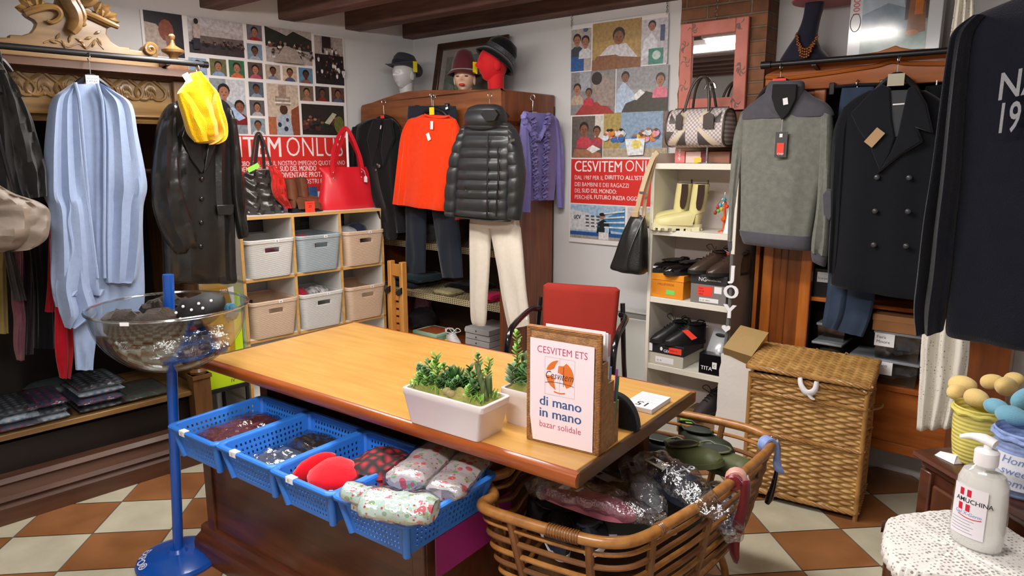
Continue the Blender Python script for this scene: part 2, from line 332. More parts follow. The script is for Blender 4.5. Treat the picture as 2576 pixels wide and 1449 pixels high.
m.loft([[(x, -a, z) for a, z in prof] for x in (xl-.03, xr+.03)]); m.put('cornice', T, ang=50)
m = MB(M_carved); prof = [(.57, 1.745), (.62, 1.745), (.625, 1.76), (.61, 1.768), (.63, 1.776), (.612, 1.785), (.57, 1.785)]
m.loft([[(x, -a, z) for a, z in prof] for x in (xl, xr)]); m.put('frieze_moulding', T, ang=50)
MB(M_oakv).box(-2.0, xr, -AO-.03, -.57, 1.74, 1.95).put('pilaster', T, bev=.006)
MB(M_oakv).box(xl, xl+.08, -AO, -.56, .1, 1.76).put('post', T, bev=.004)
# the right front post: block, turned column, block
m = MB(M_oakv); cx, cy = -1.985, -.6
m.box(cx-.045, cx+.045, cy-.03, cy+.045, .0, .475); m.box(cx-.05, cx+.05, cy-.04, cy+.05, .455, .475)
m.lathe([(.04, .475), (.044, .49), (.03, .505), (.038, .52), (.042, .535), (.03, .55), (.034, .58), (.038, .8), (.04, 1.2), (.034, 1.6), (.042, 1.66), (.03, 1.7), (.042, 1.74)], (cx, cy+.01, 0), 16); m.put('turned_post', T)
# crest: board with carved scrolls, on top of the cornice
o = .52; P = [(-120, 97), (23, 94), (24, 87), (55, 89), (78, 82), (88, 70), (92, 58), (86, 51), (70, 42), (60, 33), (66, 22), (95, 14), (140, 10), (160, -60), (200, -60), (215, 15), (240, 30), (268, 52), (284, 66), (270, 72), (268, 85), (280, 105), (300, 117), (326, 119), (327, 124), (355, 128), (362, 117), (372, 112), (392, 116), (397, 128), (397, 145), (440, 160), (440, 185), (-120, 135)]
MB(M_carved).prism(po(FL, o, P), -o, -o+.05).put('crest_board', T, bev=.004)
m = MB(M_carved)
def tp(pts, o, r, n=8): m.tube([(FL.at(a, b, o)[0], -o, FL.at(a, b, o)[1]) for a, b in pts], r, n, 4, flat=.8)
tp([(60, 33), (85, 24), (120, 17), (143, 22), (152, 35), (146, 48), (130, 56), (118, 52)], .535, [.02, .022, .02, .018, .016, .014, .012, .008])
tp([(160, -30), (172, 5), (186, 28), (192, 50), (188, 66), (178, 80)], .545, [.03, .034, .032, .03, .03, .022])
tp([(182, -30), (190, 0), (202, 22), (210, 42), (206, 58)], .55, [.015, .018, .018, .016, .01])
tp([(214, 30), (204, 38), (203, 52), (208, 62), (216, 60)], .535, [.012, .014, .014, .012, .007])
tp([(212, 31), (240, 42), (270, 56), (297, 68)], .54, [.016, .018, .018, .014]); tp([(212, 37), (240, 50), (275, 66)], .53, .012)
tp([(225, -40), (232, -10), (222, 6), (205, 10)], .54, [.03, .032, .024, .015])
for a, b, l, ang in ((246, 18, .05, 60), (262, 20, .05, 25), (268, 34, .045, 45), (280, 40, .05, 20), (284, 52, .045, -10), (255, 30, .04, 80), (62, 5, .05, 150), (55, 22, .045, 175), (70, 10, .05, 110), (88, 2, .04, 95), (60, -10, .05, 140), (104, 8, .035, 80)):
    x, z = FL.at(a, b, .535); c, s = cos(rad(ang)), sin(rad(ang))
    q_ = MB(M_carved); q_.loft([[(x+c*l*t+s*w*q, -.535-(.012 if q == 0 else 0)*1, z+s*l*t-c*w*q) for q in (-1, 0, 1)]+[(x+c*l*t, -.525, z+s*l*t)] for t, w in ((-.5, .004), (-.2, .016), (.1, .018), (.35, .01), (.55, .002))]); q_.put('carved_leaf', T)
x, z = FL.at(379, 124, .535); q_ = MB(M_carved); q_.tube([(x+.03*(1-i/26)*cos(i*.5), -.535, z+.03*(1-i/26)*sin(i*.5)) for i in range(24)], .009, 6); q_.put('volute', T)
m.put('carved_scrolls', T)
m = MB(M_carved)   # the vine in low relief
for i, (a, b) in enumerate(((145, 92), (160, 112), (200, 102), (222, 96), (235, 110), (250, 105), (133, 105), (245, 82), (175, 98), (210, 115))):
    x, z = FL.at(a, b, .521); q = rad(60+i*47); m.tube([(x-.018*cos(q), -.522, z-.018*sin(q)), (x, -.524, z), (x+.018*cos(q), -.522, z+.018*sin(q))], [.001, .007, .001], 6, 3)
m.tube([(FL.at(a, b, .521)[0], -.521, FL.at(a, b, .521)[1]) for a, b in ((110, 108), (132, 100), (150, 104), (172, 118), (198, 110), (218, 122), (240, 100), (250, 112), (262, 124))], .0035, 6, 4); m.put('carved_vine', T)
x, z = ax(440, 156); x += .005
m = MB(M_oakv); m.box(x-.05, x+.05, -.62, -.53, z-.055, z)
m.use(M_carved).lathe([(.028, 0), (.03, .012), (.018, .022), (.024, .034), (.05, .046), (.052, .058), (.03, .07), (.014, .08), (.009, .092), (.008, .105), (.014, .112), (.016, .122), (.01, .132)], (x, -.575, z), 18); m.put('finial', T)
# interior shelf, dark drawer, moulded base
zs = .395
m = MB(M_carved); m.box(xl, -1.98, -.605, -.02, zs-.028, zs); m.put('shelf', T, bev=.004)
MB(mat('ebony_panel', '#17100d', .45)).box(xl, -1.99, -.545, -.52, .15, .335).put('drawer_front', T)
m = MB(M_oakd); prof = [(.52, 0), (.645, 0), (.645, .075), (.625, .09), (.64, .105), (.62, .12), (.605, .165), (.625, .18), (.61, .2), (.52, .2)]
m.loft([[(x, -a, z) for a, z in prof] for x in (xl, -1.945)]); m.put('base', T, ang=30)
# clothes rail across the armoire front
T = thing('clothes_rail', 'black round clothes rail fixed across the carved oak armoire', 'rail', FL, (-2.7, -.72, 2.02))
xe = FL.at(520, 160, .72)[0]; zr = 2.028; MB(M_black).tube([(-3.6, -.72, zr), (xe, -.72, zr)], .0135, 12).put('rail', T); MB(M_blackgloss).tube([(xe-.02, -.72, zr), (xe+.004, -.72, zr)], .016, 12).put('end_cap', T)
for x in (-3.2, -2.05): MB(M_black).bar((x, -.60, zr-.028), (x, -.72, zr-.012), .02, .008).put('bracket', T)
# ---------- garments on the left rail ----------
M_cape = cloth('pale_blue_wool', '#93a5c6', var=.06); M_leather = mat('black_leather', '#1e1d1c', .3, var=.25, vs=14, bump=.3, bs=60, coat=.25); M_yellow = cloth('yellow_fleece', '#dcab00', var=.1, sheen=.6, bump=.8, bs=220)
hanger(FL, .735, (222, 133), 192, .22, 'black hanger with white handwritten label carrying the pale blue cape', M_paper, tagw=.052, tagh=.036, sh=.10, tagtext=('MILLESIM', 'LANA', '(CAPPOTTO)'))
T = thing('cape', 'long pale blue wool cape with draped open front on the armoire rail', 'cape', FL, (FL.at(222, 930, .76)[0], -.76, FL.at(222, 930, .76)[1]))
m = gl(MB(M_cape), FL, .745, [(212, 190, 246, .03), (228, 168, 285, .04), (262, 140, 325, .05), (330, 130, 342, .05), (450, 125, 355, .05), (600, 135, 360, .05), (735, 150, 364, .05), (800, 170, 358, .05), (843, 200, 345, .04)], fold=.008, ff=1.5, seed=1); m.put('back_panel', T)
gl(MB(M_cape), FL, .755, [(780, 180, 250, .03), (850, 185, 242, .03), (900, 188, 236, .03), (930, 190, 234, .025)], fold=.01, ff=2, seed=8).put('hanging_tail', T)
m = gl(MB(M_cape), FL, .785, [(208, 186, 193, .03), (225, 160, 196, .045), (255, 128, 200, .06), (340, 114, 208, .07), (440, 109, 217, .075), (492, 110, 222, .075), (530, 124, 226, .07), (620, 128, 236, .06), (700, 127, 246, .06), (742, 136, 252, .05), (728, 160, 262, .04)], fold=.034, ff=2.6, seed=2); m.put('front_panel', T)
for Pp in (((189, 207), (196, 232), (201, 262), (208, 340), (217, 440), (225, 530), (236, 620), (246, 700)), ((245, 210), (253, 236), (259, 266), (263, 345), (263, 430), (263, 520), (262, 610), (264, 700))): MB(M_cape).tube([(FL.at(a, b, .815)[0], -.812, FL.at(a, b, .815)[1]) for a, b in Pp], .007, 8, 4).put('rolled_edge', T)
m = gl(MB(M_cape), FL, .80, [(480, 155, 190, .03), (520, 160, 196, .035), (560, 148, 206, .04), (620, 158, 216, .045), (665, 152, 214, .045), (720, 138, 226, .05), (775, 146, 244, .05), (800, 154, 232, .04), (824, 163, 190, .02)], fold=.03, ff=2, seed=5); m.put('waterfall_edge', T)
gl(MB(M_cape), FL, .775, [(600, 126, 158, .04), (690, 128, 160, .045), (740, 132, 156, .04), (772, 140, 148, .02)], fold=.01, ff=1, seed=4).put('waterfall_edge', T)
m = gl(MB(M_cape), FL, .785, [(210, 242, 252, .03), (232, 250, 290, .045), (264, 258, 331, .06), (340, 263, 346, .065), (430, 262, 364, .07), (475, 263, 369, .07), (520, 264, 360, .06), (600, 262, 357, .06), (690, 263, 346, .05), (711, 266, 338, .04)], fold=.032, ff=2.6, seed=3); m.put('front_panel', T)
hanger(FL, .745, (497, 165), 232, .24, 'black hanger at the right end of the armoire rail inside the leather jacket', sh=.09)
T = thing('leather_jacket', 'black leather jacket with flap pocket hanging behind the yellow scarf', 'jacket', FL, (FL.at(500, 712, .76)[0], -.76, FL.at(500, 712, .76)[1]))
gl(MB(M_leather), FL, .76, [(244, 470, 540, .05), (256, 440, 566, .07), (280, 422, 580, .09), (340, 412, 580, .1), (460, 408, 579, .11), (560, 406, 588, .11), (660, 410, 592, .11), (704, 413, 594, .1), (713, 425, 590, .06)], fold=.022, ff=4, seed=11, wr=.008).put('body', T)
gl(MB(M_leather), FL, .79, [(425, 262, 446, 256, .04), (408, 285, 440, 282, .09), (393, 330, 440, 335, .105), (383, 420, 446, 424, .11), (381, 470, 452, 465, .11), (386, 530, 470, 515, .105), (408, 592, 486, 572, .1), (430, 628, 494, 604, .09), (443, 641, 494, 626, .05)], fold=.02, ff=2, seed=12, n=24, wr=.012).put('sleeve', T)
gl(MB(M_leather), FL, .77, [(566, 268, 582, 280, .05), (571, 305, 592, 318, .08), (575, 380, 600, 378, .09), (580, 460, 607, 456, .09), (587, 530, 615, 525, .085), (597, 590, 621, 585, .08), (600, 601, 622, 594, .05)], fold=.012, ff=2, seed=13, n=20, wr=.01).put('sleeve', T)
for P in ([(470, 300), (500, 330), (516, 420), (508, 438), (480, 400), (455, 345)], [(545, 300), (552, 340), (525, 420), (512, 438), (520, 380), (530, 330)]): MB(M_leather).prism(po(FL, .826, P), -.83, -.80).put('lapel', T, bev=.005)
m = MB(M_leather); m.prism(po(FL, .825, [(545, 516), (588, 514), (588, 535), (582, 541), (548, 541)]), -.828, -.815); m.put('pocket_flap', T, bev=.003)
m = MB(M_leather); m.prism(po(FL, .825, [(425, 530), (480, 540), (482, 553), (428, 545)]), -.826, -.815); m.put('pocket_flap', T, bev=.003)
for a, b in ((509, 450), (508, 500), (507, 560), (506, 620)): x, z = FL.at(a, b, .822); MB(M_blackgloss).ell((x, -.822, z), (.011, .006, .011), 10, 6).put('button', T)
T = thing('scarf', 'fluffy mustard yellow ring scarf draped over the black leather jacket', 'scarf', FL, (FL.at(510, 360, .88)[0], -.88, FL.at(510, 360, .88)[1]))
gl(MB(M_yellow), FL, .872, [(479, 184, 503, 179, .05), (463, 212, 522, 206, .08), (446, 236, 541, 228, .09), (450, 262, 553, 256, .1), (461, 300, 562, 296, .1), (470, 332, 567, 328, .1), (485, 352, 562, 350, .09), (500, 361, 545, 361, .05)], fold=.026, ff=1.5, seed=21, wr=.01).put('back_loop', T)
gl(MB(M_yellow), FL, .91, [(540, 230, 548, 236, .04), (535, 262, 556, 268, .06), (538, 300, 568, 305, .07), (548, 332, 571, 332, .07), (540, 352, 566, 352, .06), (525, 364, 550, 362, .03)], fold=.012, ff=2, seed=22).put('front_loop', T)
gl(MB(M_yellow), FL, .905, [(446, 236, 460, 228, .04), (450, 262, 480, 248, .06), (464, 300, 500, 280, .06), (478, 338, 530, 325, .06), (490, 358, 540, 352, .05)], fold=.01, ff=2, seed=23).put('front_loop', T)
card(MB(M_paper), FL, .955, 471, 196, .03, .04, 30).put('price_tag', T)
# dark jacket and taupe bag at the left end
M_grey = cloth('charcoal_quilt', '#2b2a29', .6); M_taupebag = mat('taupe_leather', '#7d7064', .5, var=.2, vs=10, bump=.4, bs=40)
hanger(FL, .735, (-30, 118), 135, .14, 'black hanger at the left end of the armoire rail, holding the padded dark jacket')
T = thing('padded_jacket', 'dark charcoal padded jacket hanging leftmost on the armoire rail', 'jacket', FL, (FL.at(0, 560, .8)[0], -.8, FL.at(0, 560, .8)[1]))
gl(MB(M_grey), FL, .80, [(152, -60, -5, .07), (175, -90, 12, .1), (230, -110, 42, .13), (330, -115, 60, .14), (450, -115, 70, .14), (560, -110, 78, .14)], fold=.03, ff=3, seed=31, wr=.02).put('body', T)
gl(MB(M_grey), FL, .84, [(-5, 175, 18, 182, .06), (5, 230, 48, 235, .1), (15, 300, 75, 295, .11), (28, 370, 94, 355, .11), (42, 440, 112, 428, .1), (60, 500, 116, 492, .08)], fold=.03, ff=2, seed=32, n=24, wr=.03).put('sleeve', T)
T = thing('shoulder_bag', 'slouchy taupe leather shoulder bag hanging over the padded dark jacket', 'bag', FL, (FL.at(20, 630, .98)[0], -.98, FL.at(20, 630, .98)[1]))
gl(MB(M_taupebag), FL, .98, [(-60, 460, -2, 466, .08), (-80, 482, 38, 488, .12), (-92, 510, 92, 506, .15), (-98, 540, 121, 528, .17), (-98, 570, 123, 564, .18), (-90, 600, 113, 600, .17), (-70, 626, 76, 624, .12), (-40, 634, 30, 630, .06)], fold=.03, ff=2.4, seed=41, wr=.018).put('body', T)
a = FL.at(30, 480, .98); b = FL.at(-10, 122, .74); MB(M_blackgloss).tube([(a[0], -1.0, a[1]), (a[0]-.02, -.96, a[1]+.3), (b[0], -.80, b[1]-.14), (b[0], -.72, zr+.018), (b[0]-.06, -.8, b[1]-.2), (a[0]-.3, -.98, a[1]+.1), (a[0]-.32, -1.0, a[1]-.06)], .007, 8, 5).put('strap', T)
# clothes hanging inside the armoire
IC = [('beige_trousers', 'beige trousers hanging far left inside the armoire', 'trousers', '#9a8550', [(560, -25, 8), (700, -25, 16), (838, -25, 21)], .40), ('blouse', 'dark grey blouse hanging inside the armoire above the pink sleeve', 'blouse', '#4a4648', [(600, 5, 30), (680, 18, 48), (755, 34, 66)], .47),
      ('cardigan', 'dusty pink cardigan hanging inside the armoire under the taupe bag', 'cardigan', '#8a5360', [(740, 28, 58), (800, 34, 64), (868, 34, 62), (905, 42, 60)], .43), ('dark_dress', 'plum dress hanging inside the armoire left of the black trousers', 'dress', '#2b1a20', [(560, 45, 84), (720, 55, 88), (890, 58, 84)], .38),
      ('black_trousers', 'black trousers hanging inside the armoire left of the red top', 'trousers', '#0c0c0f', [(560, 70, 130), (740, 84, 136), (875, 84, 140)], .42), ('red_blouse', 'red blouse hanging inside the armoire behind the edge of the cape', 'blouse', '#b3172a', [(640, 120, 150), (720, 118, 150), (784, 112, 144)], .44),
      ('red_scarf', 'long red scarf ends hanging lowest beside the pale blue cape', 'scarf', '#c4182c', [(770, 138, 186), (880, 138, 186), (950, 150, 176)], .5), ('grey_skirt', 'pale grey skirt hanging behind the right edge of the cape', 'skirt', '#9c9594', [(700, 240, 360), (790, 235, 350), (846, 230, 345)], .46)]
for nm, lb, ct, cl, rows, of in IC:
    top = [(rows[0][0]-190, rows[0][1]+4, rows[0][2]-2)]
    gl(MB(cloth(nm+'_cloth', cl)), FL, of, top+rows, .05, fold=.02, ff=3, seed=of*90, n=24).put(nm, F=FL, loc=(FL.at(rows[-1][1], rows[-1][0], of)[0], -of, FL.at(0, rows[-1][0], of)[1]), label=lb, cat=ct)
T = thing('inner_rail', 'wooden hanging bar high inside the open armoire', 'rail', FL, (-2.7, -.42, 1.5)); MB(M_oakd).tube([(xl+.03, -.43, 1.52), (xr-.03, -.43, 1.52)], .014, 10).put('bar', T)
for x in (xl+.035, xr-.035): MB(M_steel).lathe([(.022, -.004), (.022, .004)], (x, -.43, 1.52), 10).put('socket', T)
# packaged shirts on the armoire shelf
M_shirt = [mat('shirt_red', '#8b1f28', .7), mat('shirt_blue', '#33506e', .7), mat('shirt_grey', '#5b6468', .7), mat('shirt_navy', '#27303c', .7)]
def plaid(name, a, b):
    m = mat(name, a, .75); nt = m.node_tree; N = nt.nodes.new; Lk = nt.links.new; tc = N('ShaderNodeTexCoord'); p = nt.nodes['Principled BSDF']; c = None
    for d in 'XY':
        w = N('ShaderNodeTexWave'); w.bands_direction = d; w.inputs['Scale'].default_value = 9; w.inputs['Distortion'].default_value = 1; Lk(tc.outputs['Object'], w.inputs[0])
        x = N('ShaderNodeMix'); x.data_type = 'RGBA'; Lk(w.outputs['Fac'], x.inputs[0]); x.inputs[7].default_value = lin(b)
        if c: Lk(c, x.inputs[6])
        else: x.inputs[6].default_value = lin(a)
        c = x.outputs[2]
    Lk(c, p.inputs['Base Color']); return m
PL = [plaid('plaid_red', '#a83444', '#2f4a68'), plaid('plaid_blue', '#5f93b8', '#d0d6da'), plaid('plaid_grey', '#7a8286', '#2b3038'), plaid('plaid_green', '#6c2830', '#3c5348')]
def pillow(m, x0, x1, y0, y1, z0, z1, wr=.003, seed=0, n=10):
    def f(sg): return lambda u, v: (x0+(x1-x0)*u, y0+(y1-y0)*v, (z0+z1)/2+sg*(z1-z0)/2*min(1, 1.25*(max(0, 16*u*(1-u)*v*(1-v)))**.22)+wr*noise.noise((u*6+seed, v*6, sg)))
    return m.grid(f(1), n, n).grid(f(-1), n, n)
def pack(x, y, z, w, d, h, mt, label, k, group='packaged shirts on the armoire shelf'):
    T = thing('packaged_shirt', label, 'packaged shirt', FL, (x, y, z), group)
    pillow(MB(mt), x-w/2, x+w/2, y-d/2, y+d/2, z+.002, z+h-.002, .002, k).put('folded_shirt', T); pillow(MB(M_film), x-w/2-.008, x+w/2+.008, y-d/2-.008, y+d/2+.008, z, z+h, .004, k+50, 14).put('wrapper', T); return T
names = ['lowest', 'second from the bottom', 'third from the bottom', 'top']
for si, (px, py, nn, w, lb) in enumerate(((35, 1060, 3, .165, 'leftmost stack'), (115, 1050, 3, .17, 'middle stack'), (232, 1010, 4, .2, 'tallest stack'))):
    x, y = FL.z(px, py, zs); y = max(y, -.47)
    for k in range(nn): pack(x+random.uniform(-.01, .01), -.455+random.uniform(-.008, .008), zs+.001+k*.036, w, .28, .034, PL[(si+k) % 3], 'packaged plaid shirt, %s of the %s on the armoire shelf' % (names[k] if k < nn-1 else 'top', lb), si*7+k)
pack(FL.z(350, 990, zs)[0], -.45, zs+.001, .24, .28, .034, PL[3], 'red and navy packaged shirt lying alone right of the stacks', 77)
pack(FL.z(160, 990, zs)[0], -.17, zs+.001, .3, .24, .07, M_shirt[2], 'thick grey packaged shirt lying behind the tallest stack', 78)
# ---------- printed wall posters ----------
def pm(c, v=.32): return mat('print_'+c.strip('#'), c, .42, var=v, vs=55)
SK = ['#6b4430', '#8a5a40', '#a8745a', '#4d3024']
class Photo:
    def __init__(s, m, F, off, a, b):
        s.m = m; x0, z1 = F.at(a[0], a[1], off); x1, z0 = F.at(b[0], b[1], off); s.b = (x0, x1, z0, z1); s.y = -off; s.k = 0
    def p(s, pts, c):
        x0, x1, z0, z1 = s.b; s.k += 1; y = s.y-.0006-.00025*s.k
        s.m.use(pm(c)).poly([(x0+(x1-x0)*min(1, max(0, u)), y, z0+(z1-z0)*min(1, max(0, v))) for u, v in pts]); return s
    def r(s, u0, v0, u1, v1, c): return s.p([(u0, v0), (u1, v0), (u1, v1), (u0, v1)], c)
    def e(s, u, v, ru, rv, c, n=12): return s.p([(u+ru*cos(2*pi*i/n), v+rv*sin(2*pi*i/n)) for i in range(n)], c)
    def kid(s, u, v, h, skin, hair, shirt, body=1):
        x0, x1, z0, z1 = s.b; a = (z1-z0)/(x1-x0)
        if body: s.p([(u-h*a*1.5, v-h*3), (u-h*a*1.35, v-h*1.7), (u-h*a*.6, v-h*1.15), (u+h*a*.6, v-h*1.15), (u+h*a*1.35, v-h*1.7), (u+h*a*1.5, v-h*3)], shirt); s.r(u-h*a*.3, v-h*1.25, u+h*a*.3, v-h*.6, skin)
        s.e(u, v+h*.28, h*a*.92, h*.95, hair); s.e(u, v-h*.08, h*a*.74, h*.86, skin)
        s.e(u-h*a*.28, v, h*a*.12, h*.07, '#2a1a14', 6); s.e(u+h*a*.28, v, h*a*.12, h*.07, '#2a1a14', 6); return s.e(u, v-h*.45, h*a*.25, h*.09, '#7a3a34', 6)
    def crowd(s, v0, v1, cols, n, sz=.05, seed=3):
        R = random.Random(seed)
        for i in range(n): u = R.uniform(.03, .97); v = R.uniform(v0, v1); s.e(u, v-sz, sz*.8, sz*1.1, R.choice(cols), 7); s.e(u, v, sz*.45, sz*.5, R.choice(SK[:3]+['#241a18']), 7)
        return s
Z4 = lambda x, y: (340+x/2.5875, y/2.5875)
M_poster = mat('poster_board', '#e9e6e6', .45); M_banner = mat('poster_red', '#d8322c', .42); M_edge = mat('poster_edge', '#8d8884', .6); M_lett = mat('poster_lettering', '#f5efef', .45)
T = thing('poster', 'large photo collage poster with red banner on the left wall above the cube shelf', 'poster', FL, (-1.25, -.012, .95), 'photo collage posters')
x0, zt = FL.at(352, 23, .012); x1 = FL.at(864, 97, .012)[0]
MB(M_poster).box(x0, x1, -.012, -.002, .96, 2.372).put('sheet', T)
m = MB(); OF = .0122
def PH(a, b, m=m, F=FL, o=OF, z=Z4): return Photo(m, F, o, z(*a), z(*b))
PH((48, 62), (325, 380)).r(0, 0, 1, 1, '#25222a').p([(0, 0), (0, .75), (.3, .72), (.5, .55), (.6, .2), (.55, 0)], '#b7a79c').e(.55, .6, .2, .25, '#8a4c38').p([(.5, .5), (.75, .4), (.8, .1), (.55, .15)], '#9b6a56')
PH((335, 100), (712, 378)).r(0, 0, 1, 1, '#b9b0b2').r(0, 0, 1, .3, '#3c3436').r(.2, .3, 1, .5, '#6a5c58').p([(.0, .55), (.3, .75), (1, .62), (1, 1), (0, 1)], '#c9c4c8').crowd(.25, .42, ['#2e2a2e', '#4a4244', '#211d20'], 40, .035).r(.05, .1, .17, .45, '#2a2a33').r(.06, .4, .18, .78, '#b5a49c').e(.12, .86, .04, .08, '#241c1c')
for a, b, bg, sk, hr, sh in (((722, 155), (828, 270), '#6e6a70', 2, '#231c1e', '#a02c30'), ((725, 280), (830, 395), '#7d93a8', 0, '#1c1618', '#aab4c4'), ((345, 372), (470, 490), '#8fb0c8', 2, '#1c181a', '#5f6d80'), ((482, 378), (598, 498), '#6c6a48', 2, '#221a1a', '#7fa0c0'), ((606, 388), (715, 510), '#3f6a4a', 2, '#2a1e1c', '#d0653a'),
        ((730, 402), (833, 516), '#5a4a44', 2, '#1e1818', '#c0506c'), ((845, 416), (947, 522), '#b2a090', 0, '#1a1414', '#7a8aa0'), ((957, 426), (1055, 534), '#c8b4a0', 1, '#1e1818', '#4a5878'), ((1062, 438), (1158, 546), '#5e86a0', 3, '#181212', '#8a5a4a'), ((736, 530), (838, 636), '#57606c', 0, '#181214', '#8898a8'), ((742, 650), (845, 756), '#5c5a5e', 2, '#1c1818', '#b4b0b4'), ((748, 768), (850, 877), '#8a9aa4', 1, '#2a2220', '#d5d8dc'), ((1068, 556), (1162, 660), '#70604e', 2, '#1c1618', '#9c7060'), ((1170, 560), (1265, 662), '#3c3430', 0, '#151112', '#7a2a22'), ((1275, 568), (1362, 668), '#5a4038', 1, '#181415', '#4a5a80')):
    PH(a, b).r(0, 0, 1, 1, bg).kid(.5, .56, .27, SK[sk], hr, sh)
PH((840, 168), (1155, 430)).r(0, 0, 1, 1, '#b5aba6').p([(0, .45), (0, 1), (.25, .9), (.45, .8), (.6, .95), (1, .75), (1, .4)], '#2c2f2a').crowd(.2, .6, ['#e0dcd8', '#3a3236', '#7a4a3a', '#a09890', '#2a2a33'], 60, .04, 5).p([(.1, 0), (.35, .5), (.6, .4), (.75, 0)], '#a79a92')
PH((1162, 226), (1362, 558)).r(0, 0, 1, 1, '#b0a49e').r(0, 0, 1, .62, '#2a2226').crowd(.15, .75, ['#e6e2e0', '#201a1e', '#33282c', '#241e22'], 45, .05, 6).r(.2, .75, .5, .98, '#2a2026')
PH((480, 506), (735, 872)).r(0, 0, 1, 1, '#8e969e').r(.45, .55, 1, 1, '#c8ccd4').kid(.38, .76, .13, SK[2], '#1c181a', '#9aa4b4').kid(.8, .5, .11, SK[1], '#1a1618', '#7c2026').p([(.4, .42), (.6, .5), (.95, .3), (.75, .24)], '#a8c4e4')
PH((852, 540), (1075, 880)).r(0, 0, 1, 1, '#c9b8a6').p([(.7, 0), (.75, .5), (1, .6), (1, 0)], '#8a4a30').r(0, 0, .25, .35, '#b06a48').p([(.25, 0), (.3, .35), (.5, .46), (.7, .38), (.78, 0)], '#a8b8c8').e(.35, .2, .06, .05, '#2a3040').e(.55, .12, .07, .05, '#2a3040').e(.6, .3, .05, .04, '#30384a').e(.5, .5, .13, .1, SK[3]).r(.25, .58, .72, .76, '#9a8a7c').r(.22, .62, .74, .65, '#e4dcd4').r(.28, .69, .7, .72, '#d0c4b8').r(.36, .76, .6, .98, '#a58c7c')
PH((1080, 674), (1365, 882)).r(0, 0, 1, 1, '#2c2624').crowd(.3, .6, ['#4a2a28', '#26312a', '#5a3a38', '#1c1a1c'], 18, .09, 9).p([(.5, .4), (.7, .75), (.8, .7), (.62, .35)], '#b8b8a0').e(.85, .35, .12, .3, '#6a6a34')
a = FL.at(340, 342, .012); b = FL.at(864, 470, .012); zb_, zt_ = 1.36, FL.at(700, 343, .012)[1]
m.use(M_banner).poly([(x0+.01, -.0127, zb_), (x1-.006, -.0127, zb_), (x1-.006, -.0127, zt_), (x0+.01, -.0127, zt_)])
for a, b, bg in (((420, 1225), (900, 1500), '#6f7a86'), ((910, 1225), (1200, 1500), '#3b5f96'), ((1210, 1225), (1362, 1500), '#5f5a58')): PH(a, b).r(0, 0, 1, 1, bg).r(0, 0, 1, .4, '#54504e').kid(.35, .7, .14, SK[2], '#201a1a', '#3c4450').kid(.72, .62, .13, SK[1], '#1c181a', '#2b2a30')
m.put('photo_print', T, ang=0)
m = MB(M_lett); y = -.0132
def ftx(t, px0, px1, py, cap, bold): a = FL.at(px0, py, .013); b = FL.at(px1, py, .013); m.text(t, a[0], a[1], cap/.72, y, w=b[0]-a[0], bold=bold)
ftx('CESVITEM', 470, 708, 395, .128, .008); ftx('ONLUS', 722, 863, 393, .128, -.008)
ftx('CIBO:', 603, 630, 418, .03, .012); ftx('DAL 1987 IL NOSTRO IMPEGNO QUOTIDIANO', 634, 868, 417, .03, -.003); ftx('DEI BAMBINI DEL', 603, 701, 433, .032, .012); ftx('SUD DEL MONDO', 705, 796, 431, .034, .012); ftx('PER FARLI', 640, 702, 449, .032, .01); ftx('DIVENTARE PROTAGONISTI', 708, 860, 447, .034, .012); ftx('CON I NOSTRI PROGETTI', 716, 862, 464, .032, -.003)
m.put('lettering', T, ang=0)
# right poster
T = thing('poster', 'tall photo collage poster with red banner hanging on the back wall by the chair', 'poster', FB, (1.75, -.014, 1.03), 'photo collage posters')
OB = .014; xa, za = FB.at(1437, 70, OB); xb = FB.at(1681, 40, OB)[0]; zl = 1.055
n = 14; m = MB(M_poster)
def py_(z): return -.012
m.loft([[(xa+.008, py_(z)+d, z), (xb, py_(z)+d, z)][::1] for d in (0,) for z in [zl+(2.372-zl)*i/n for i in range(n+1)]], closed=False); m.put('sheet', T, solid=.003, ang=0)
m = MB(); Z8 = lambda x, y: (1400+x/3.22, y/3.22); PB = lambda a, b: Photo(m, FB, OB, Z8(*a), Z8(*b))
PB((122, 245), (278, 568)).r(0, 0, 1, 1, '#b4aaa6').r(0, 0, .65, .35, '#2b5a9a').kid(.3, .74, .13, SK[2], '#221a1c', '#3a4250').kid(.72, .68, .13, SK[2], '#221a1c', '#d8dade').e(.72, .97, .12, .06, '#4a6a8a')
PB((295, 195), (680, 540)).r(0, 0, 1, 1, '#b5965a').r(0, .6, 1, 1, '#a88a52').p([(.1, .25), (.35, .5), (.7, .52), (.95, .2), (.9, .05), (.15, .08)], '#d9d6dc').kid(.55, .66, .17, SK[1], '#2a2224', '#d9d6dc', 0).p([(0, 0), (0, .22), (.4, .28), (1, .2), (1, 0)], '#8a5c3c').p([(.05, .2), (.3, .16), (.6, .24), (.5, .3), (.1, .3)], SK[1])
PB((692, 165), (896, 510)).r(0, 0, 1, 1, '#c6c2ca').p([(0, .1), (.1, .55), (.4, .7), (.62, .5), (.6, .3), (.3, .2)], '#dfe0ea').kid(.4, .84, .11, SK[2], '#2a2224', '#e2e2ea', 0).r(.3, 0, .85, .35, '#3f8a7c').e(.6, .2, .16, .1, '#c8d8d4').r(.72, .5, .88, .85, '#4a587a')
PB((120, 590), (470, 920)).r(0, 0, 1, 1, '#8e8a8c').r(.2, .55, .45, 1, '#a8aab4').p([(.1, 0), (.3, .25), (.75, .3), (1, 0)], '#a83a34').kid(.15, .6, .12, SK[2], '#241c1c', '#c0a890').kid(.42, .5, .1, SK[1], '#1e181a', '#c23a48').p([(.55, .35), (.5, .7), (.7, .95), (1, .7), (1, .15), (.7, .2)], '#a09088').e(.6, .82, .12, .15, '#2a2022')
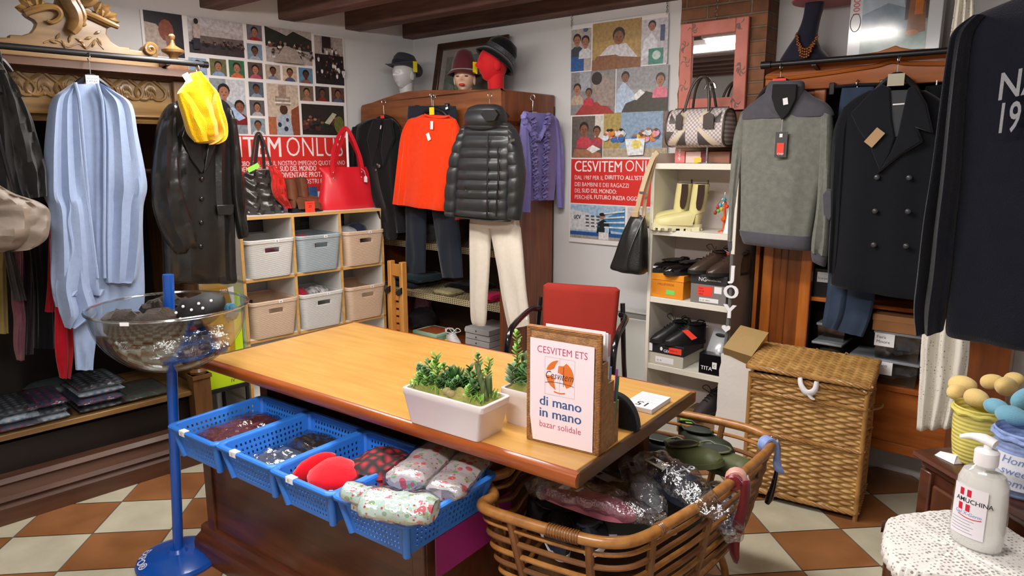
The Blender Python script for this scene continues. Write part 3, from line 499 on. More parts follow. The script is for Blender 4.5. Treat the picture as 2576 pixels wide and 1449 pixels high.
PB((488, 556), (896, 895)).r(0, 0, 1, 1, '#a5a6a8').r(0, .5, 1, 1, '#9b9ca0').p([(.1, .25), (.6, .45), (1, .3), (1, 0), (.05, 0)], '#4a463f').p([(0, 0), (.02, .5), (.15, .7), (.3, .5), (.45, .3), (.2, .2), (.12, 0)], '#b8cce4').kid(.18, .78, .12, SK[1], '#221a1c', '#b8cce4', 0).kid(.86, .68, .13, SK[2], '#3a2a28', '#e07a90').p([(.3, .3), (.48, .5), (.58, .42), (.42, .26)], '#eef0f4')
PB((128, 945), (370, 1275)).r(0, 0, 1, 1, '#6a6058').r(.75, .4, 1, 1, '#d8d4cc').kid(.4, .68, .15, SK[1], '#2c2020', '#c84a54').kid(.82, .62, .12, SK[1], '#2a1e1e', '#b44650').p([(.05, 0), (.1, .2), (.6, .2), (.95, .1), (1, 0)], SK[2]).p([(.5, .2), (.7, .3), (.95, .2), (.7, .1)], '#e8e4e4')
PB((384, 918), (896, 1272)).r(0, 0, 1, 1, '#8fa9c4').r(0, 0, .28, 1, '#b09a5a').r(.92, .2, 1, 1, '#7a6a60').r(0, 0, 1, .2, '#b4a48c').crowd(.45, .62, ['#d8e4f0', '#e8d44a', '#e08a3a', '#3a6ab0', '#2b2f3a', '#e8a0b0', '#e4e4e8'], 26, .07, 4).p([(.37, .4), (.68, .42), (.66, .05), (.42, .03)], '#e9edf2').e(.55, .28, .08, .1, '#e8d878')
zt_ = FB.at(1440, 400, OB)[1]; zb_ = FB.at(1440, 510, OB)[1]; m.use(M_banner).poly([(xa+.016, -.0145, zb_), (xb-.008, -.0145, zb_), (xb-.008, -.0145, zt_), (xa+.016, -.0145, zt_)])
zz = zb_-.008
for (u0, u1, k) in ((xa+.016, FB.at(1572, 560, OB)[0], 0), (FB.at(1578, 560, OB)[0], xb-.008, 1)):
    q = MB(); ph = Photo(q, FB, OB, (1440, 515), (1570, 600)); ph.b = (u0, u1, zl+.03, zz)
    if k == 0: ph.r(0, 0, 1, 1, '#a9c6e0').p([(0, .25), (0, .85), (.35, .75), (.6, .55), (.6, .25)], '#d9dce0').p([(.6, .3), (.62, .6), (1, .95), (1, .25)], '#4a86b8').r(.0, .08, 1, .2, '#2c5a9c').r(0, 0, 1, .09, '#a09c98').p([(.5, .18), (.52, .5), (.62, .6), (.72, .5), (.76, .2)], '#1f2a30').r(.54, 0, .72, .22, '#e6e2e6').e(.6, .68, .055, .08, SK[2]).e(.6, .74, .055, .05, '#231c1c').r(.65, .22, .73, .4, '#b8d0ec')
    else: ph.r(0, 0, 1, 1, '#cfc9c6').kid(.4, .6, .16, SK[1], '#231c1c', '#4a5a7a')
    if k == 0:
        for i in range(4):
            for j in range(3): ph.r(.3+j*.1, .36+i*.1, .36+j*.1, .40+i*.1, '#4a5a6c'); ph.p([(.64, .36+i*.13), (.64, .39+i*.13), (1, .42+i*.16), (1, .36+i*.16)], '#d4e4f0')
        q.use(M_ink).text('UCV', u0+.03, zz-.09, .035, -.0195, w=.05, bold=.02)
    q.v = [(x, y+.012+py_(z), z) for x, y, z in q.v]; m.v, b = m.v+q.v, len(m.v)
    for f, fm in zip(q.f, q.fm): m.use(q.ms[fm]); m.f.append(tuple(i+b for i in f)); m.fm.append(m.k)
m.put('photo_print', T, ang=0)
m = MB(M_lett); y = -.0152
def ftb(t, px0, px1, py, cap, bold): a = FB.at(px0, py, .015); b = FB.at(px1, py, .015); m.text(t, a[0], a[1], cap/.72, y, w=b[0]-a[0], bold=bold)
ftb('CESVITEM', 1446, 1564, 431, .068, .008); ftb('ONLUS', 1573, 1672, 431, .068, -.008); ftb('DAL 1987 PER IL', 1446, 1518, 451, .026, -.004); ftb("DIRITTO ALL'ISTRUZIONE", 1522, 1672, 451, .026, .012); ftb('DEI BAMBINI E DEI RAGAZZI', 1446, 1582, 468, .026, -.004); ftb('DEL', 1446, 1461, 484, .026, -.004); ftb('SUD DEL MONDO:', 1464, 1551, 484, .026, .012); ftb('PERCHÉ', 1446, 1482, 500, .026, -.004); ftb('IL FUTURO INIZIA OGGI', 1484, 1605, 500, .026, .012)
m.put('lettering', T, ang=0)
for px in (1438, 1678):
    x, z = FB.at(px, 70 if px < 1500 else 36, .012); m = MB(M_steel)
    for k in range(7): m.tube([(x+.005*cos(a)*(k % 2), -.012+.005*cos(a)*(1-k % 2), z+.006+k*.011+.008*sin(a)) for a in [2*pi*i/8 for i in range(9)]], .0013, 4)
    m.put('chain', T)
# ---------- cube shelf ----------
M_lam = mat('white_laminate', '#e4e2dd', .5); M_beech = wood('beech_edge', '#c79a56', '#dcb06c', 'x', .5, 0)
cx0, cx1, czt = -1.604, -.607, 1.253; cw = (cx1-cx0-.018)/3; chh = .3615; czs = [czt-.018-chh*i for i in range(4)]
T = thing('cube_shelf', 'open white cube shelf with beech edges holding six storage baskets', 'shelf', FL, ((cx0+cx1)/2, -.2, 0))
def board(nm, x0, x1, z0, z1, T=T):
    m = MB(M_lam); m.box(x0, x1, -.376, -.03, z0, z1); m.use(M_beech).box(x0, x1, -.38, -.3761, z0, z1); m.put(nm, T)
for i, z in enumerate(czs): board('top_panel' if i == 0 else 'shelf_board', cx0, cx1, z, z+.018)
for i in range(4): board('side_panel' if i in (0, 3) else 'divider', cx0+i*cw, cx0+i*cw+.018, 0, czt-.018)
M_bw, M_bb, M_bk = [mat(n, c, .5, wave=.5, ws=55, wdir='Z') for n, c in (('basket_white', '#dcdcd8'), ('basket_blue', '#a9b8bf'), ('basket_beige', '#dcc0a6'))]
def outline(hx, hy, r):
    P = rrect(hx, hy, r, 5); O = []
    for i, p in enumerate(P):
        q = P[(i+1) % len(P)]; k = max(1, int(math.dist(p, q)/.018))
        O += [(p[0]+(q[0]-p[0])*j/k, p[1]+(q[1]-p[1])*j/k) for j in range(k)]
    return O
BO = outline(1, 1.15, .18)
def basket(x, z, mt, label, tag, y=-.235):
    T = thing('storage_basket', label, 'basket', FL, (x, y, z), 'plastic storage baskets in the cube shelf')
    H_ = .225; zs_ = [0, .004, .02, .08, .145, .15, .176, .182, .2, H_]; O = outline(.15, .175, .03); n = len(O)
    R = [[(x+a*(.84+.16*q/H_), y+b*(.88+.12*q/H_), z+q) for a, b in O] for q in zs_]
    vs = [p for r in R for p in r]; fs = [tuple(range(n))]
    for i in range(len(R)-1):
        for j in range(n):
            k = (j+1) % n
            if i == 5 and O[j][1] < -.174 and O[k][1] < -.174 and abs(O[j][0]) < .058 and abs(O[k][0]) < .058: continue
            if i == 5 and O[j][1] > .174 and O[k][1] > .174 and abs(O[j][0]) < .046: continue
            fs.append((i*n+j, i*n+k, (i+1)*n+k, (i+1)*n+j))
    m = MB(mt).add(vs, fs); m.put('body', T, solid=.0035)
    Q = [(x+a*1.005, y+b*1.005) for a, b in O]+[(x+O[0][0]*1.005, y+O[0][1]*1.005)]
    m = MB(mt); m.loft([[(x+a*s_, y+b*s_, z+H_+d) for a, b in O] for s_, d in ((1.0, -.022), (1.02, -.02), (1.022, -.002), (1.0, .002), (.985, 0), (.985, -.02))], 0, 0); m.put('rim', T)
    m = MB(M_paper); yf = y-.175*1.023; m.box(x-.012+.03, x+.012+.03, yf-.0015, yf, z+H_-.019, z+H_-.002); m.use(M_ink).text(tag, x+.03, z+H_-.016, .015, yf-.002, bold=.02, anchor='c'); m.put('label_tag', T)
    return T
bx = [cx0+.009+cw*(i+.5) for i in range(3)]; row1, row2 = czs[1]+.018, czs[2]+.018
basket(bx[0]+.005, row1, M_bw, 'white plastic basket in the top left cube', 'B'); basket(bx[1]+.005, row1, M_bb, 'grey-blue plastic basket in the top middle cube', 'A'); basket(bx[2]+.01, row1, M_bk, 'beige plastic basket full of knitwear in the top right cube', 'A')
basket(bx[0]+.005, row2, M_bk, 'beige plastic basket in the second-row left cube', 'A'); basket(bx[1]+.005, row2, M_bw, 'white plastic basket with red and striped clothes in the second-row middle cube', 'C'); basket(bx[2]+.01, row2, M_bk, 'beige plastic basket in the second-row right cube beside the wooden chair', 'B')
def lump(name, label, cat, F, c, r, mt, amp=.25, fr=3, seed=0, n=20, mm=12, group=None, floor=None, parent=None, dz=0):
    m = MB(mt); m.ell(c, r, n, mm, lambda p: p*(1+amp*noise.noise((p.x*fr+seed, p.y*fr, p.z*fr))))
    if floor is not None: m.v = [(x, y, max(z, floor)) for x, y, z in m.v]
    if parent: return m.put(name, parent)
    return m.put(name, F=F, loc=(c[0], c[1], min(v[2] for v in m.v)), label=label, cat=cat, group=group)
M_navy = cloth('navy_knit', '#20283c'); M_stripe = mat('striped_knit', '#8d8f92', .9, wave=.3, ws=20); M_redk = cloth('raspberry_knit', '#a02238'); M_dk = cloth('black_knit', '#151518')
lump('folded_scarf', 'grey striped knit folded in the top right beige basket', 'scarf', FL, (bx[2]-.06, -.26, row1+.2), (.085, .11, .05), M_stripe, .2, 3, 1); lump('knitted_hat', 'navy knitted hat poking out of the top right basket', 'hat', FL, (bx[2]+.05, -.24, row1+.205), (.07, .09, .058), M_navy, .2, 3, 2)
lump('folded_blouse', 'red folded blouse in the grey-blue basket', 'top', FL, (bx[1]-.05, -.23, row1+.17), (.09, .12, .05), M_redk, .2, 3, 3)
lump('knitted_hat', 'raspberry hat at the left of the white second-row basket', 'hat', FL, (bx[1]-.09, -.25, row2+.2), (.055, .09, .05), M_redk, .2, 3, 4); lump('folded_scarf', 'black and white striped scarf in the white second-row basket', 'scarf', FL, (bx[1]+.045, -.25, row2+.2), (.075, .1, .045), mat('zebra_knit', '#d8d8d8', .9, col2='#18181a', vs=30, stretch=(3, .5, 1)), .2, 3, 5)
lump('folded_blouse', 'dark patterned blouse visible in the white top left basket', 'blouse', FL, (bx[0]+.02, -.24, row1+.12), (.1, .13, .065), cloth('wine_print', '#5a3038'), .2, 3, 6)
# things on top of the cube shelf
zc = czt; M_brown = mat('tan_leather', '#6f4630', .3, var=.3, vs=12, coat=.4); M_red = mat('red_leather', '#d6202e', .42, bump=.15, bs=160, coat=.15)
T = thing('tote_bag', 'bright red leather tote bag on the right end of the cube shelf', 'bag', FL, (FL.at(873, 526, .24)[0], -.24, zc))
B_ = FL.at(873, 530, .2)[1]
gl(MB(M_red), FL, .24, [(806, 421, 939, 419, .02), (803, 425, 942, 422, .03), (812, 445, 936, 440, .09), (808, 480, 940, 474, .13), (804, 510, 944, 505, .15), (806, 527, 944, 523, .14), (815, 531, 935, 527, .1)], fold=.008, ff=2, seed=51, n=40, back=1).put('body', T)
def strap(pts, w, off, nm, T, mt, F=FL, th=.004):
    P = cr([(F.at(a, b, o)[0], -o, F.at(a, b, o)[1]) for a, b, o in [(p[0], p[1], p[2] if len(p) > 2 else off) for p in pts]], 5); m = MB(mt); R = []
    for i, p in enumerate(P):
        d = Vector(P[min(i+1, len(P)-1)])-Vector(P[max(0, i-1)]); nn = Vector((d.z, 0, -d.x)); nn = nn.normalized() if nn.length > 1e-6 else Vector((1, 0, 0)); v = Vector(p)
        R.append([v-nn*w/2, v-nn*w/2-Vector((0, th, 0)), v+nn*w/2-Vector((0, th, 0)), v+nn*w/2])
    return m.loft(R).put(nm, T)
strap([(839, 440, .315), (836, 415, .29), (838, 380, .26), (850, 345, .25), (862, 326, .245), (872, 324, .245), (886, 345, .26), (904, 390, .28), (910, 415, .3), (911, 436, .315)], .024, .3, 'handle', T, M_red); strap([(842, 430, .2), (846, 395, .2), (860, 350, .22), (869, 326, .235), (882, 352, .22), (900, 390, .2), (905, 425, .2)], .024, .2, 'handle', T, M_red)
for a, b in ((838, 434), (839, 448), (910, 433), (909, 446)): x, z = FL.at(a, b, .318); MB(M_steel).ell((x, -.322, z), (.006, .004, .006), 8, 5).put('rivet', T)
x, z = FL.at(919, 446, .325); m = MB(M_paper); m.prism([(x-.011, z-.03), (x+.013, z-.033), (x+.014, z+.0), (x+.002, z+.012), (x-.01, z+.003)], -.327, -.3255); m.tube([(x+.002, -.326, z+.01), (x-.006, -.326, z+.04), (x-.03, -.324, z+.058)], .0012, 4); m.put('price_tag', T)
T = thing('display_stand', 'white hook stand behind the straps of the red tote bag', 'stand', FL, (FL.at(872, 420, .235)[0], -.235, zc)); xx, z = FL.at(872, 328, .235); m = MB(M_paper).tube([(xx, -.235, zc+.008), (xx, -.235, z-.02), (xx, -.23, z), (xx-.015, -.235, z+.008), (xx-.03, -.24, z-.004)], .008, 8, 3); m.put('hook', T); MB(M_paper).lathe([(.05, .0), (.05, .006), (.012, .012)], (xx, -.2351, zc), 16).put('foot', T)
M_chev = mat('chevron_leather', '#33302d', .35, bump=.3, bs=40, coat=.3)
T = thing('shoulder_bag', 'dark brown chevron quilted leather bag with lime tag on the cube shelf', 'bag', FL, (FL.at(655, 540, .24)[0], -.24, zc))
m = gl(MB(M_chev), FL, .23, [(622, 430, 680, 426, .03), (614, 436, 686, 430, .06), (611, 460, 690, 455, .1), (611, 490, 697, 484, .12), (612, 520, 705, 514, .14), (616, 540, 712, 533, .13), (630, 544, 700, 538, .1)], fold=.012, ff=3, seed=52, n=48, back=1, sub=9)
R0 = m.v[:]; c0 = [sum(p[k] for p in R0)/len(R0) for k in range(3)]; m.v = [(x, y-(.009*sin((z*60+abs(((x-c0[0])*14) % 1-.5)*5)*1.6) if y < -.24 else 0), z) for x, y, z in R0]; m.put('body', T)
strap([(630, 432, .27), (634, 395, .25), (640, 352, .24), (646, 337, .24), (654, 337, .24), (668, 370, .25), (684, 425, .27)], .014, .2, 'handle', T, M_chev); strap([(640, 428, .19), (645, 380, .2), (650, 345, .22), (657, 350, .22), (662, 390, .2), (664, 425, .19)], .02, .2, 'handle', T, M_chev)
m = MB(M_green); card(m, FL, .335, 637, 422, .075, .028, 24); m.put('price_tag', T)
T = thing('scarf', 'thin red crinkled scarf tied to the brown chevron bag on the cube shelf', 'scarf', FL, (FL.at(705, 520, .31)[0], -.31, FL.at(705, 526, .31)[1]))
M_crink = cloth('red_crinkle', '#cf2a22', var=.3, bump=.9, bs=90); gl(MB(M_crink), FL, .31, [(676, 418, 686, 416, .03), (680, 434, 704, 432, .05), (684, 455, 713, 452, .06), (685, 480, 718, 478, .06), (694, 500, 722, 498, .05), (712, 518, 730, 515, .04), (716, 526, 732, 523, .02)], fold=.022, ff=3, seed=53, wr=.02).put('knot_end', T); gl(MB(M_crink), FL, .30, [(684, 450, 690, 446, .03), (683, 470, 696, 468, .04), (688, 493, 702, 490, .03), (694, 500, 700, 498, .02)], fold=.012, ff=2, seed=54, n=16).put('knot_end', T)
# ---------- boots and shoes ----------
def footprint(L, w, n=20):
    P = []
    for i in range(2*n):
        t = i/(2*n)*2*pi; s = .5-.5*cos(t); q = 1 if t < pi else -1
        hw = w*(.36*(1-s)+.5*s-.04*sin(s*pi*2))*min(1, (4.2*s*(1-s))**.42*1.05); P.append((s*L, q*hw))
    return P
def sole(m, L, w, z0, z1, grow=1.03): 
    P = footprint(L, w); c = L/2; m.loft([[(c+(x-c)*grow, y*grow, z) for x, y in P] for z in (z0, z1)]); return m
def boot(F, x, y, z, ang, L, hs, mt, msole, label, cat='boot', group=None, lug=False, gore=None, w=.09, sh=.028, name='boot', sr=.042):
    f = F.sub(x, y, ang); T = thing(name, label, cat, f, (L*.35, 0, z), group); m = MB(mt)
    K = [(.02*L, hs, sr, sr, 90), (.05*L, hs*.75, sr*1.0, sr, 90), (.08*L, hs*.52, sr*.95, sr*.92, 86), (.11*L, hs*.36, sr*1.0, w*.42, 74), (.26*L, sh+.042, .040, w*.46, 44), (.48*L, sh+.031, .030, w*.5, 18), (.70*L, sh+.022, .026, w*.54, 6), (.86*L, sh+.016, .02, w*.46, 0), (.97*L, sh+.01, .009, w*.2, 0)]
    R = []
    for px, pz, rn, rl, t in cr(K, 4):
        t = rad(t); nx, nz = -sin(t)*-1, cos(t); R.append([(px+(rn*cos(a))*(-sin(t)), rl*sin(a), z+(max(sh*.8, pz+rn*cos(a)*cos(t)) if (cos(a) > -.15 or t > rad(72)) else sh*.8)) for a in [2*pi*i/18 for i in range(18)]])
    m.loft(R); m.ell((.085*L, 0, z+sh+.045), (.105*L, w*.40, .065), 18, 10); m.v = [(p, q, max(r, z+sh*.8)) for p, q, r in m.v]; m.put('upper', T)
    m = MB(msole)
    if lug:
        sole(m, L, w, z+.012, z+sh, 1.06)
        P = footprint(L, w)
        for i in range(0, len(P), 2):
            a = P[i]; b = P[(i+1) % len(P)]; c_ = (L/2, 0); m.bar((c_[0]+(a[0]-c_[0])*1.04, a[1]*1.04, z+.006), (c_[0]+(b[0]-c_[0])*1.04, b[1]*1.04, z+.006), .012, .012)
        m.box(.02*L, .3*L, -w*.34, w*.34, z, z+.02); m.box(.55*L, .8*L, -w*.4, w*.4, z, z+.02)
    else: sole(m, L, w, z, z+sh*.35, 1.02); m.box(.0, .26*L, -w*.33, w*.33, z, z+sh)
    m.put('sole', T)
    if gore:
        for q in (-1, 1):
            m = MB(gore); m.loft([[(a, q*(sr*1.03), zz), (b, q*(sr*1.03), zz), (b, q*(sr*.8), zz), (a, q*(sr*.8), zz)] for a, b, zz in ((-.012, .022, z+hs*.99), (-.012, .024, z+hs*.8), (-.006, .028, z+hs*.6), (.0, .026, z+hs*.5), (.006, .018, z+hs*.45))]); m.put('elastic_gore', T)
        MB(gore).box(-.052+.02, -.044+.02, -.014, .014, z+hs*.8, z+hs+.02).put('pull_tab', T)
    MB(M_inside).lathe([(sr*.9, -.004), (sr*.9, .0015)], (.02*L, 0, z+hs), 16, 1, .95).put('lining', T)
    return T
def shoe(F, x, y, z, ang, L, mt, msole, label, group=None, w=.085, h=.075, laces=None, slip=False, tilt=0, name='shoe', cat='shoe', sh=.018, lining=None):
    f = F.sub(x, y, ang); T = thing(name, label, cat, f, (L*.5, 0, z), group); m = MB(mt); R = []
    for i in range(25):
        s = i/24; hw = w*(.36*(1-s)+.5*s)*min(1, (4.3*s*(1-s)+.03)**.42); zt = sh+h*((.92 if slip else 1)*(1-s)**1.0*.9+.30*(1-s**6)*.9 if s < .999 else .1)
        if not slip: zt = sh+h*(1 if s < .42 else max(.28, 1-(s-.42)*1.5))*(1 if s < .88 else max(.12, (1-s)/.12)**.6)
        else: zt = sh+h*(.85 if s < .12 else .62 if s < .45 else max(.4, .62-(s-.45)*.5))*(1 if s < .88 else max(.12, (1-s)/.12)**.6)
        tz = z+tilt*s*0; R.append([(s*L, hw*cos(a), tz+sh*.8+max(0, zt-sh*.8)*max(0, sin(a))**(.62)) if sin(a) >= 0 else (s*L, hw*cos(a)*.9, tz+sh*.7) for a in [2*pi*k/20 for k in range(20)]])
    m.loft(R); m.put('upper', T)
    m = MB(msole); sole(m, L, w, z, z+sh, 1.03); m.put('sole', T)
    e = .31 if slip else .22; zt = z+sh+h*(.66 if slip else .985); m = MB(lining or M_inside); m.ell((L*(e+.02), 0, zt), (L*(.30 if slip else .19), w*.33, .012 if slip else .008), 18, 6); m.put('opening', T)
    m = MB(mt); m.tube([(L*(e+.02)+L*(.31 if slip else .2)*cos(a), w*.36*sin(a), zt+(.012 if cos(a) < -.5 else 0)) for a in [2*pi*k/20 for k in range(21)]], .004, 6); m.put('collar', T)
    if laces:
        m = MB(laces)
        for k in range(4): s = .44+k*.07; zz = z+sh+h*(1-(s-.42)*1.5)+.004; m.tube([(s*L, -w*.22, zz-.008), (s*L+.006, 0, zz+.002), (s*L, w*.22, zz-.008)], .0025, 5)
        zz = z+sh+h; m.tube([(.42*L, 0, zz), (.46*L, .03, zz+.03), (.52*L, .05, zz+.012), (.46*L, .015, zz)], .0022, 5, 4); m.tube([(.42*L, 0, zz), (.45*L, -.03, zz+.035), (.52*L, -.05, zz+.02), (.46*L, -.015, zz)], .0022, 5, 4); m.put('laces', T)
    return T
bz = zc
b1 = FL.at(728, 500, .28); b2 = FL.at(760, 500, .2)
boot(FL, b1[0]-.01, -.30, bz, 0, .22, .205, M_brown, M_black, 'brown leather ankle boot nearer the chevron bag on the cube shelf', group='brown leather ankle boots', w=.085, sr=.038); boot(FL, b2[0]+.01, -.17, bz, 0, .22, .205, M_brown, M_black, 'brown leather ankle boot behind the orange price card', group='brown leather ankle boots', w=.085, sr=.038)
x, z = FL.at(780, 528, .35); m = MB(M_redtag); m.box(x-.033, x+.033, -.352, -.35, zc, zc+.068); m.use(M_ink).text('20', x-.012, zc+.03, .022, -.3525, shear=.2); m.text('STIVALETTI', x-.02, zc+.053, .008, -.3525); m.put('price_card', F=FL, loc=(x, -.35, zc), label='orange price card standing in front of the brown ankle boots', cat='price card')
# ---------- folded wooden chair between the cube shelf and the pine wardrobe ----------
M_pine = wood('pine_slats', '#b87a34', '#d69a50', 'z', .45, .2)
T = thing('folding_chair', 'folded wooden chair leaning between cube shelf and corner wardrobe', 'chair', FB, (.43, -.66, 0))
xa_, xb_ = FB.at(983, 660, .68)[0], FB.at(1012, 660, .68)[0]; ztop = FB.at(983, 655, .68)[1]
for x in (xa_, xb_):
    MB(M_pine).box(x-.016, x+.016, -.70, -.655, 0, ztop).put('leg', T, bev=.006); MB(M_pine).box(x-.05, x-.022, -.68, -.64, 0, ztop-.19).put('leg', T, bev=.006); MB(M_black).prism([(x-.04, ztop-.20), (x+.014, ztop-.165), (x+.014, ztop-.205), (x-.02, ztop-.225)], -.712, -.70).put('hinge', T)
MB(M_pine).box(xa_, xb_, -.685, -.665, ztop-.10, ztop-.02).put('back_rail', T, bev=.004)
for k in range(9): MB(M_pine).box(xa_-.03, xb_, -.66, -.648, ztop-.27-k*.05, ztop-.235-k*.05).put('slat', T)
# ---------- bowl stand ----------
M_blue = mat('blue_enamel', '#0c4fae', .3, coat=.5); M_acr = clear('clear_acrylic', '#f3f6f6', .05, .05)
bb = (-1.338, 2.556); T = thing('bowl_stand', 'blue floor stand carrying a large clear acrylic bowl', 'display stand', Wd, (bb[0], bb[1], 0))
MB(M_blue).lathe([(.155, 0), (.157, .01), (.15, .022), (.11, .036), (.04, .046), (.03, .06)], bb+(0,), 36).put('base', T)
tx = lambda z: bb[0]+.055*z; MB(M_blue).tube([(tx(.03), bb[1], .03), (tx(1.165), bb[1], 1.165)], .0195, 14).put('pole', T)
bz0 = lambda r: .0228+max(0, .15-r)/.04*.014 if r > .11 else .037+(.11-r)/.07*.01
m = MB(M_paper).text('EXPO®', 0, 0, .042, 0, fn=lambda p, q: (lambda r, t: (bb[0]+r*cos(t), bb[1]+r*sin(t), bz0(r)+.0006))(.146-q, rad(168)+p/.125), bold=.02); m.put('lettering', T, ang=0)
cb = (tx(1.04), bb[1], 1.044); R_ = .272; P = [(max(.018, R_*sin(a)), -.246*cos(a)) for a in [pi/2*i/16 for i in range(17)]]
m = MB(M_acr).lathe(P+[(R_+.008, .0), (R_+.008, .006), (R_-.002, .006)]+[(r-.004 if r > .03 else .018, z+.004) for r, z in P[::-1]], cb, 48); m.put('bowl', T)
MB(clear('acrylic_rim', '#ffffff', .3, .12)).tube([(cb[0]+(R_+.004)*cos(a), cb[1]+(R_+.004)*sin(a), cb[2]+.004) for a in [2*pi*i/60 for i in range(61)]], .0055, 8).put('bowl_rim', T)
lt = MB(M_paper); lt.box(cb[0]-.03, cb[0]-.0, cb[1]-R_-.011, cb[1]-R_-.0095, cb[2]-.006, cb[2]+.006).put('rim_label', T)
M_fur = mat('brown_fur', '#2f241d', .95, var=.5, vs=30, bump=1, bs=120, sheen=.1); M_velv = mat('black_velvet', '#09090c', .7)
def inb(dx, dy, dz): return (cb[0]+dx, cb[1]+dy, cb[2]+dz)
def fur(name, label, cat, pts, r, mt, seed, jag=.3):
    m = MB(mt); m.tube(pts, r, 16, 6); m.v = [tuple(Vector(v)+Vector((noise.noise(Vector(v)*38+Vector((seed, 0, 0))), noise.noise(Vector(v)*38+Vector((0, seed, 0))), noise.noise(Vector(v)*38+Vector((0, 0, seed)))))*.02) for v in m.v]
    return m.put(name, F=Wd, loc=pts[0][:2]+(min(v[2] for v in m.v),), label=label, cat=cat)
fur('fur_collar', 'brown fur collar coiled at the left of the clear bowl', 'fur collar', [inb(-.19, .02, -.075), inb(-.13, -.1, -.045), inb(-.02, -.13, -.05), inb(.03, -.07, -.04), inb(.0, -.02, -.05)], [.045, .055, .055, .05, .03], M_fur, 3); fur('fur_collar', 'dark brown fur collar at the back left of the clear bowl', 'fur collar', [inb(-.15, .1, -.05), inb(-.07, .14, -.035), inb(.03, .12, -.04)], [.04, .05, .035], mat('dark_fur', '#241b17', .95, var=.5, vs=30, bump=1, bs=120, sheen=.1), 6)
T = thing('beaded_hat', 'black velvet hat studded with pearls lying in the clear bowl', 'hat', Wd, inb(.12, -.05, -.09)); m = MB(M_velv); c = inb(.125, -.04, -.01)
m.tf = Matrix.Translation(c) @ Matrix.Rotation(rad(-22), 4, 'Y') @ Matrix.Rotation(rad(10), 4, 'X'); m.ell((0, 0, 0), (.105, .075, .058), 24, 12, lambda p: p*(1+.12*noise.noise(p*2.2))); m.tf = None; m.put('crown', T)
for a, b, dz in ((-.045, -.07, .0), (-.02, -.066, .022), (.01, -.068, .01), (-.075, -.05, -.02), (.035, -.062, .032), (.05, -.066, .016), (.075, -.05, .04), (-.03, -.073, -.022)): MB(M_paper).ell((c[0]+a, c[1]+b-.006, c[2]+dz+.012), .0055, 8, 6).put('pearl', T)
M_bag = clear('bag_plastic', '#dfe0e2', .3, .15, .9, 30); 
for nm, lb, c, r, mt, sd in (('bagged_gloves', 'pair of taupe gloves in a clear bag at the front of the bowl', inb(.0, -.1, -.135), (.12, .07, .05), cloth('taupe_glove', '#6d6258'), 2), ('bagged_scarf', 'grey scarf in clear plastic at the right of the bowl', inb(.12, -.03, -.125), (.1, .08, .06), cloth('grey_scarf', '#57504c'), 5), ('bagged_shawl', 'plum shawl in clear plastic at the bottom of the bowl', inb(.02, .06, -.17), (.13, .1, .045), cloth('plum_shawl', '#4a3a40'), 8), ('bagged_hat', 'dark woollen hat in clear plastic under the fur collars', inb(-.09, .0, -.14), (.1, .1, .06), cloth('umber_wool', '#33291f'), 11)):
    T = thing(nm, lb, nm.split('_')[1], Wd, (c[0], c[1], c[2]-r[2])); lump('folded_cloth', '', '', Wd, c, tuple(q*.9 for q in r), mt, .3, 3, sd, parent=T); lump('plastic_bag', '', '', Wd, c, tuple(q*1.04 for q in r), M_bag, .35, 3, sd, 28, 16, parent=T)
lump('blue_cloth', 'small teal cloth at the right rim of the clear bowl', 'cloth', Wd, inb(.215, .03, -.03), (.025, .04, .035), cloth('teal_cloth', '#2d5f78'), .3, 3, 4)
# lime storage boxes behind the bowl
M_lime = mat('lime_box', '#c6e818', .5); M_kraft = mat('ochre_print', '#b78a1e', .5)
T = thing('storage_box', 'lime yellow box on a low black stand behind the armoire post', 'box', FL, (-1.76, -.33, .28)); m = MB(M_lime); m.box(-1.885, -1.645, -.42, -.1, .305, .47); m.put('box_body', T, bev=.004)
m = MB(M_ink); m.text('IV', -1.735, .325, .03, -.4205); m.text('V', -1.728, .36, .03, -.4205); m.put('lettering', T, ang=0)
T = thing('low_stand', 'low black metal stand under the lime yellow box', 'stand', FL, (-1.76, -.3, 0)); MB(M_black).box(-1.9, -1.635, -.43, -.09, .285, .3045).put('top', T)
for x in (-1.89, -1.645):
    for y in (-.42, -.1): MB(M_black).box(x-.008, x+.008, y-.008, y+.008, 0, .285).put('leg', T)
a = FL.at(598, 742, .3); b = FL.at(560, 800, .3); T = thing('gift_bag', 'ochre and white printed bag standing behind the acrylic bowl', 'bag', FL, (-1.74, -.3, .47)); m = MB(M_kraft); m.loft([[(-1.84, -.36, z), (-1.67+k, -.36, z), (-1.67+k, -.2, z), (-1.84, -.2, z)] for z, k in ((.472, 0), (.82, .01), (.868, -.02))]); m.put('bag_body', T)
m = MB(M_paper); x, z = FL.at(553, 738, .36); m.text('SISI', x, z, .03, -.3615, bold=.02); m.prism([(-1.69, .86), (-1.655, .70), (-1.655, .865)], -.363, -.361); m.put('lettering', T, ang=0)
x, z = FL.at(583, 772, .32); T = thing('carton', 'lime green carton standing beside the ochre bag', 'carton', FL, (x, -.3, .4705)); MB(M_lime).box(x-.03, -1.615, -.35, -.22, .4706, FL.at(583, 740, .35)[1]).put('carton_body', T, bev=.003)
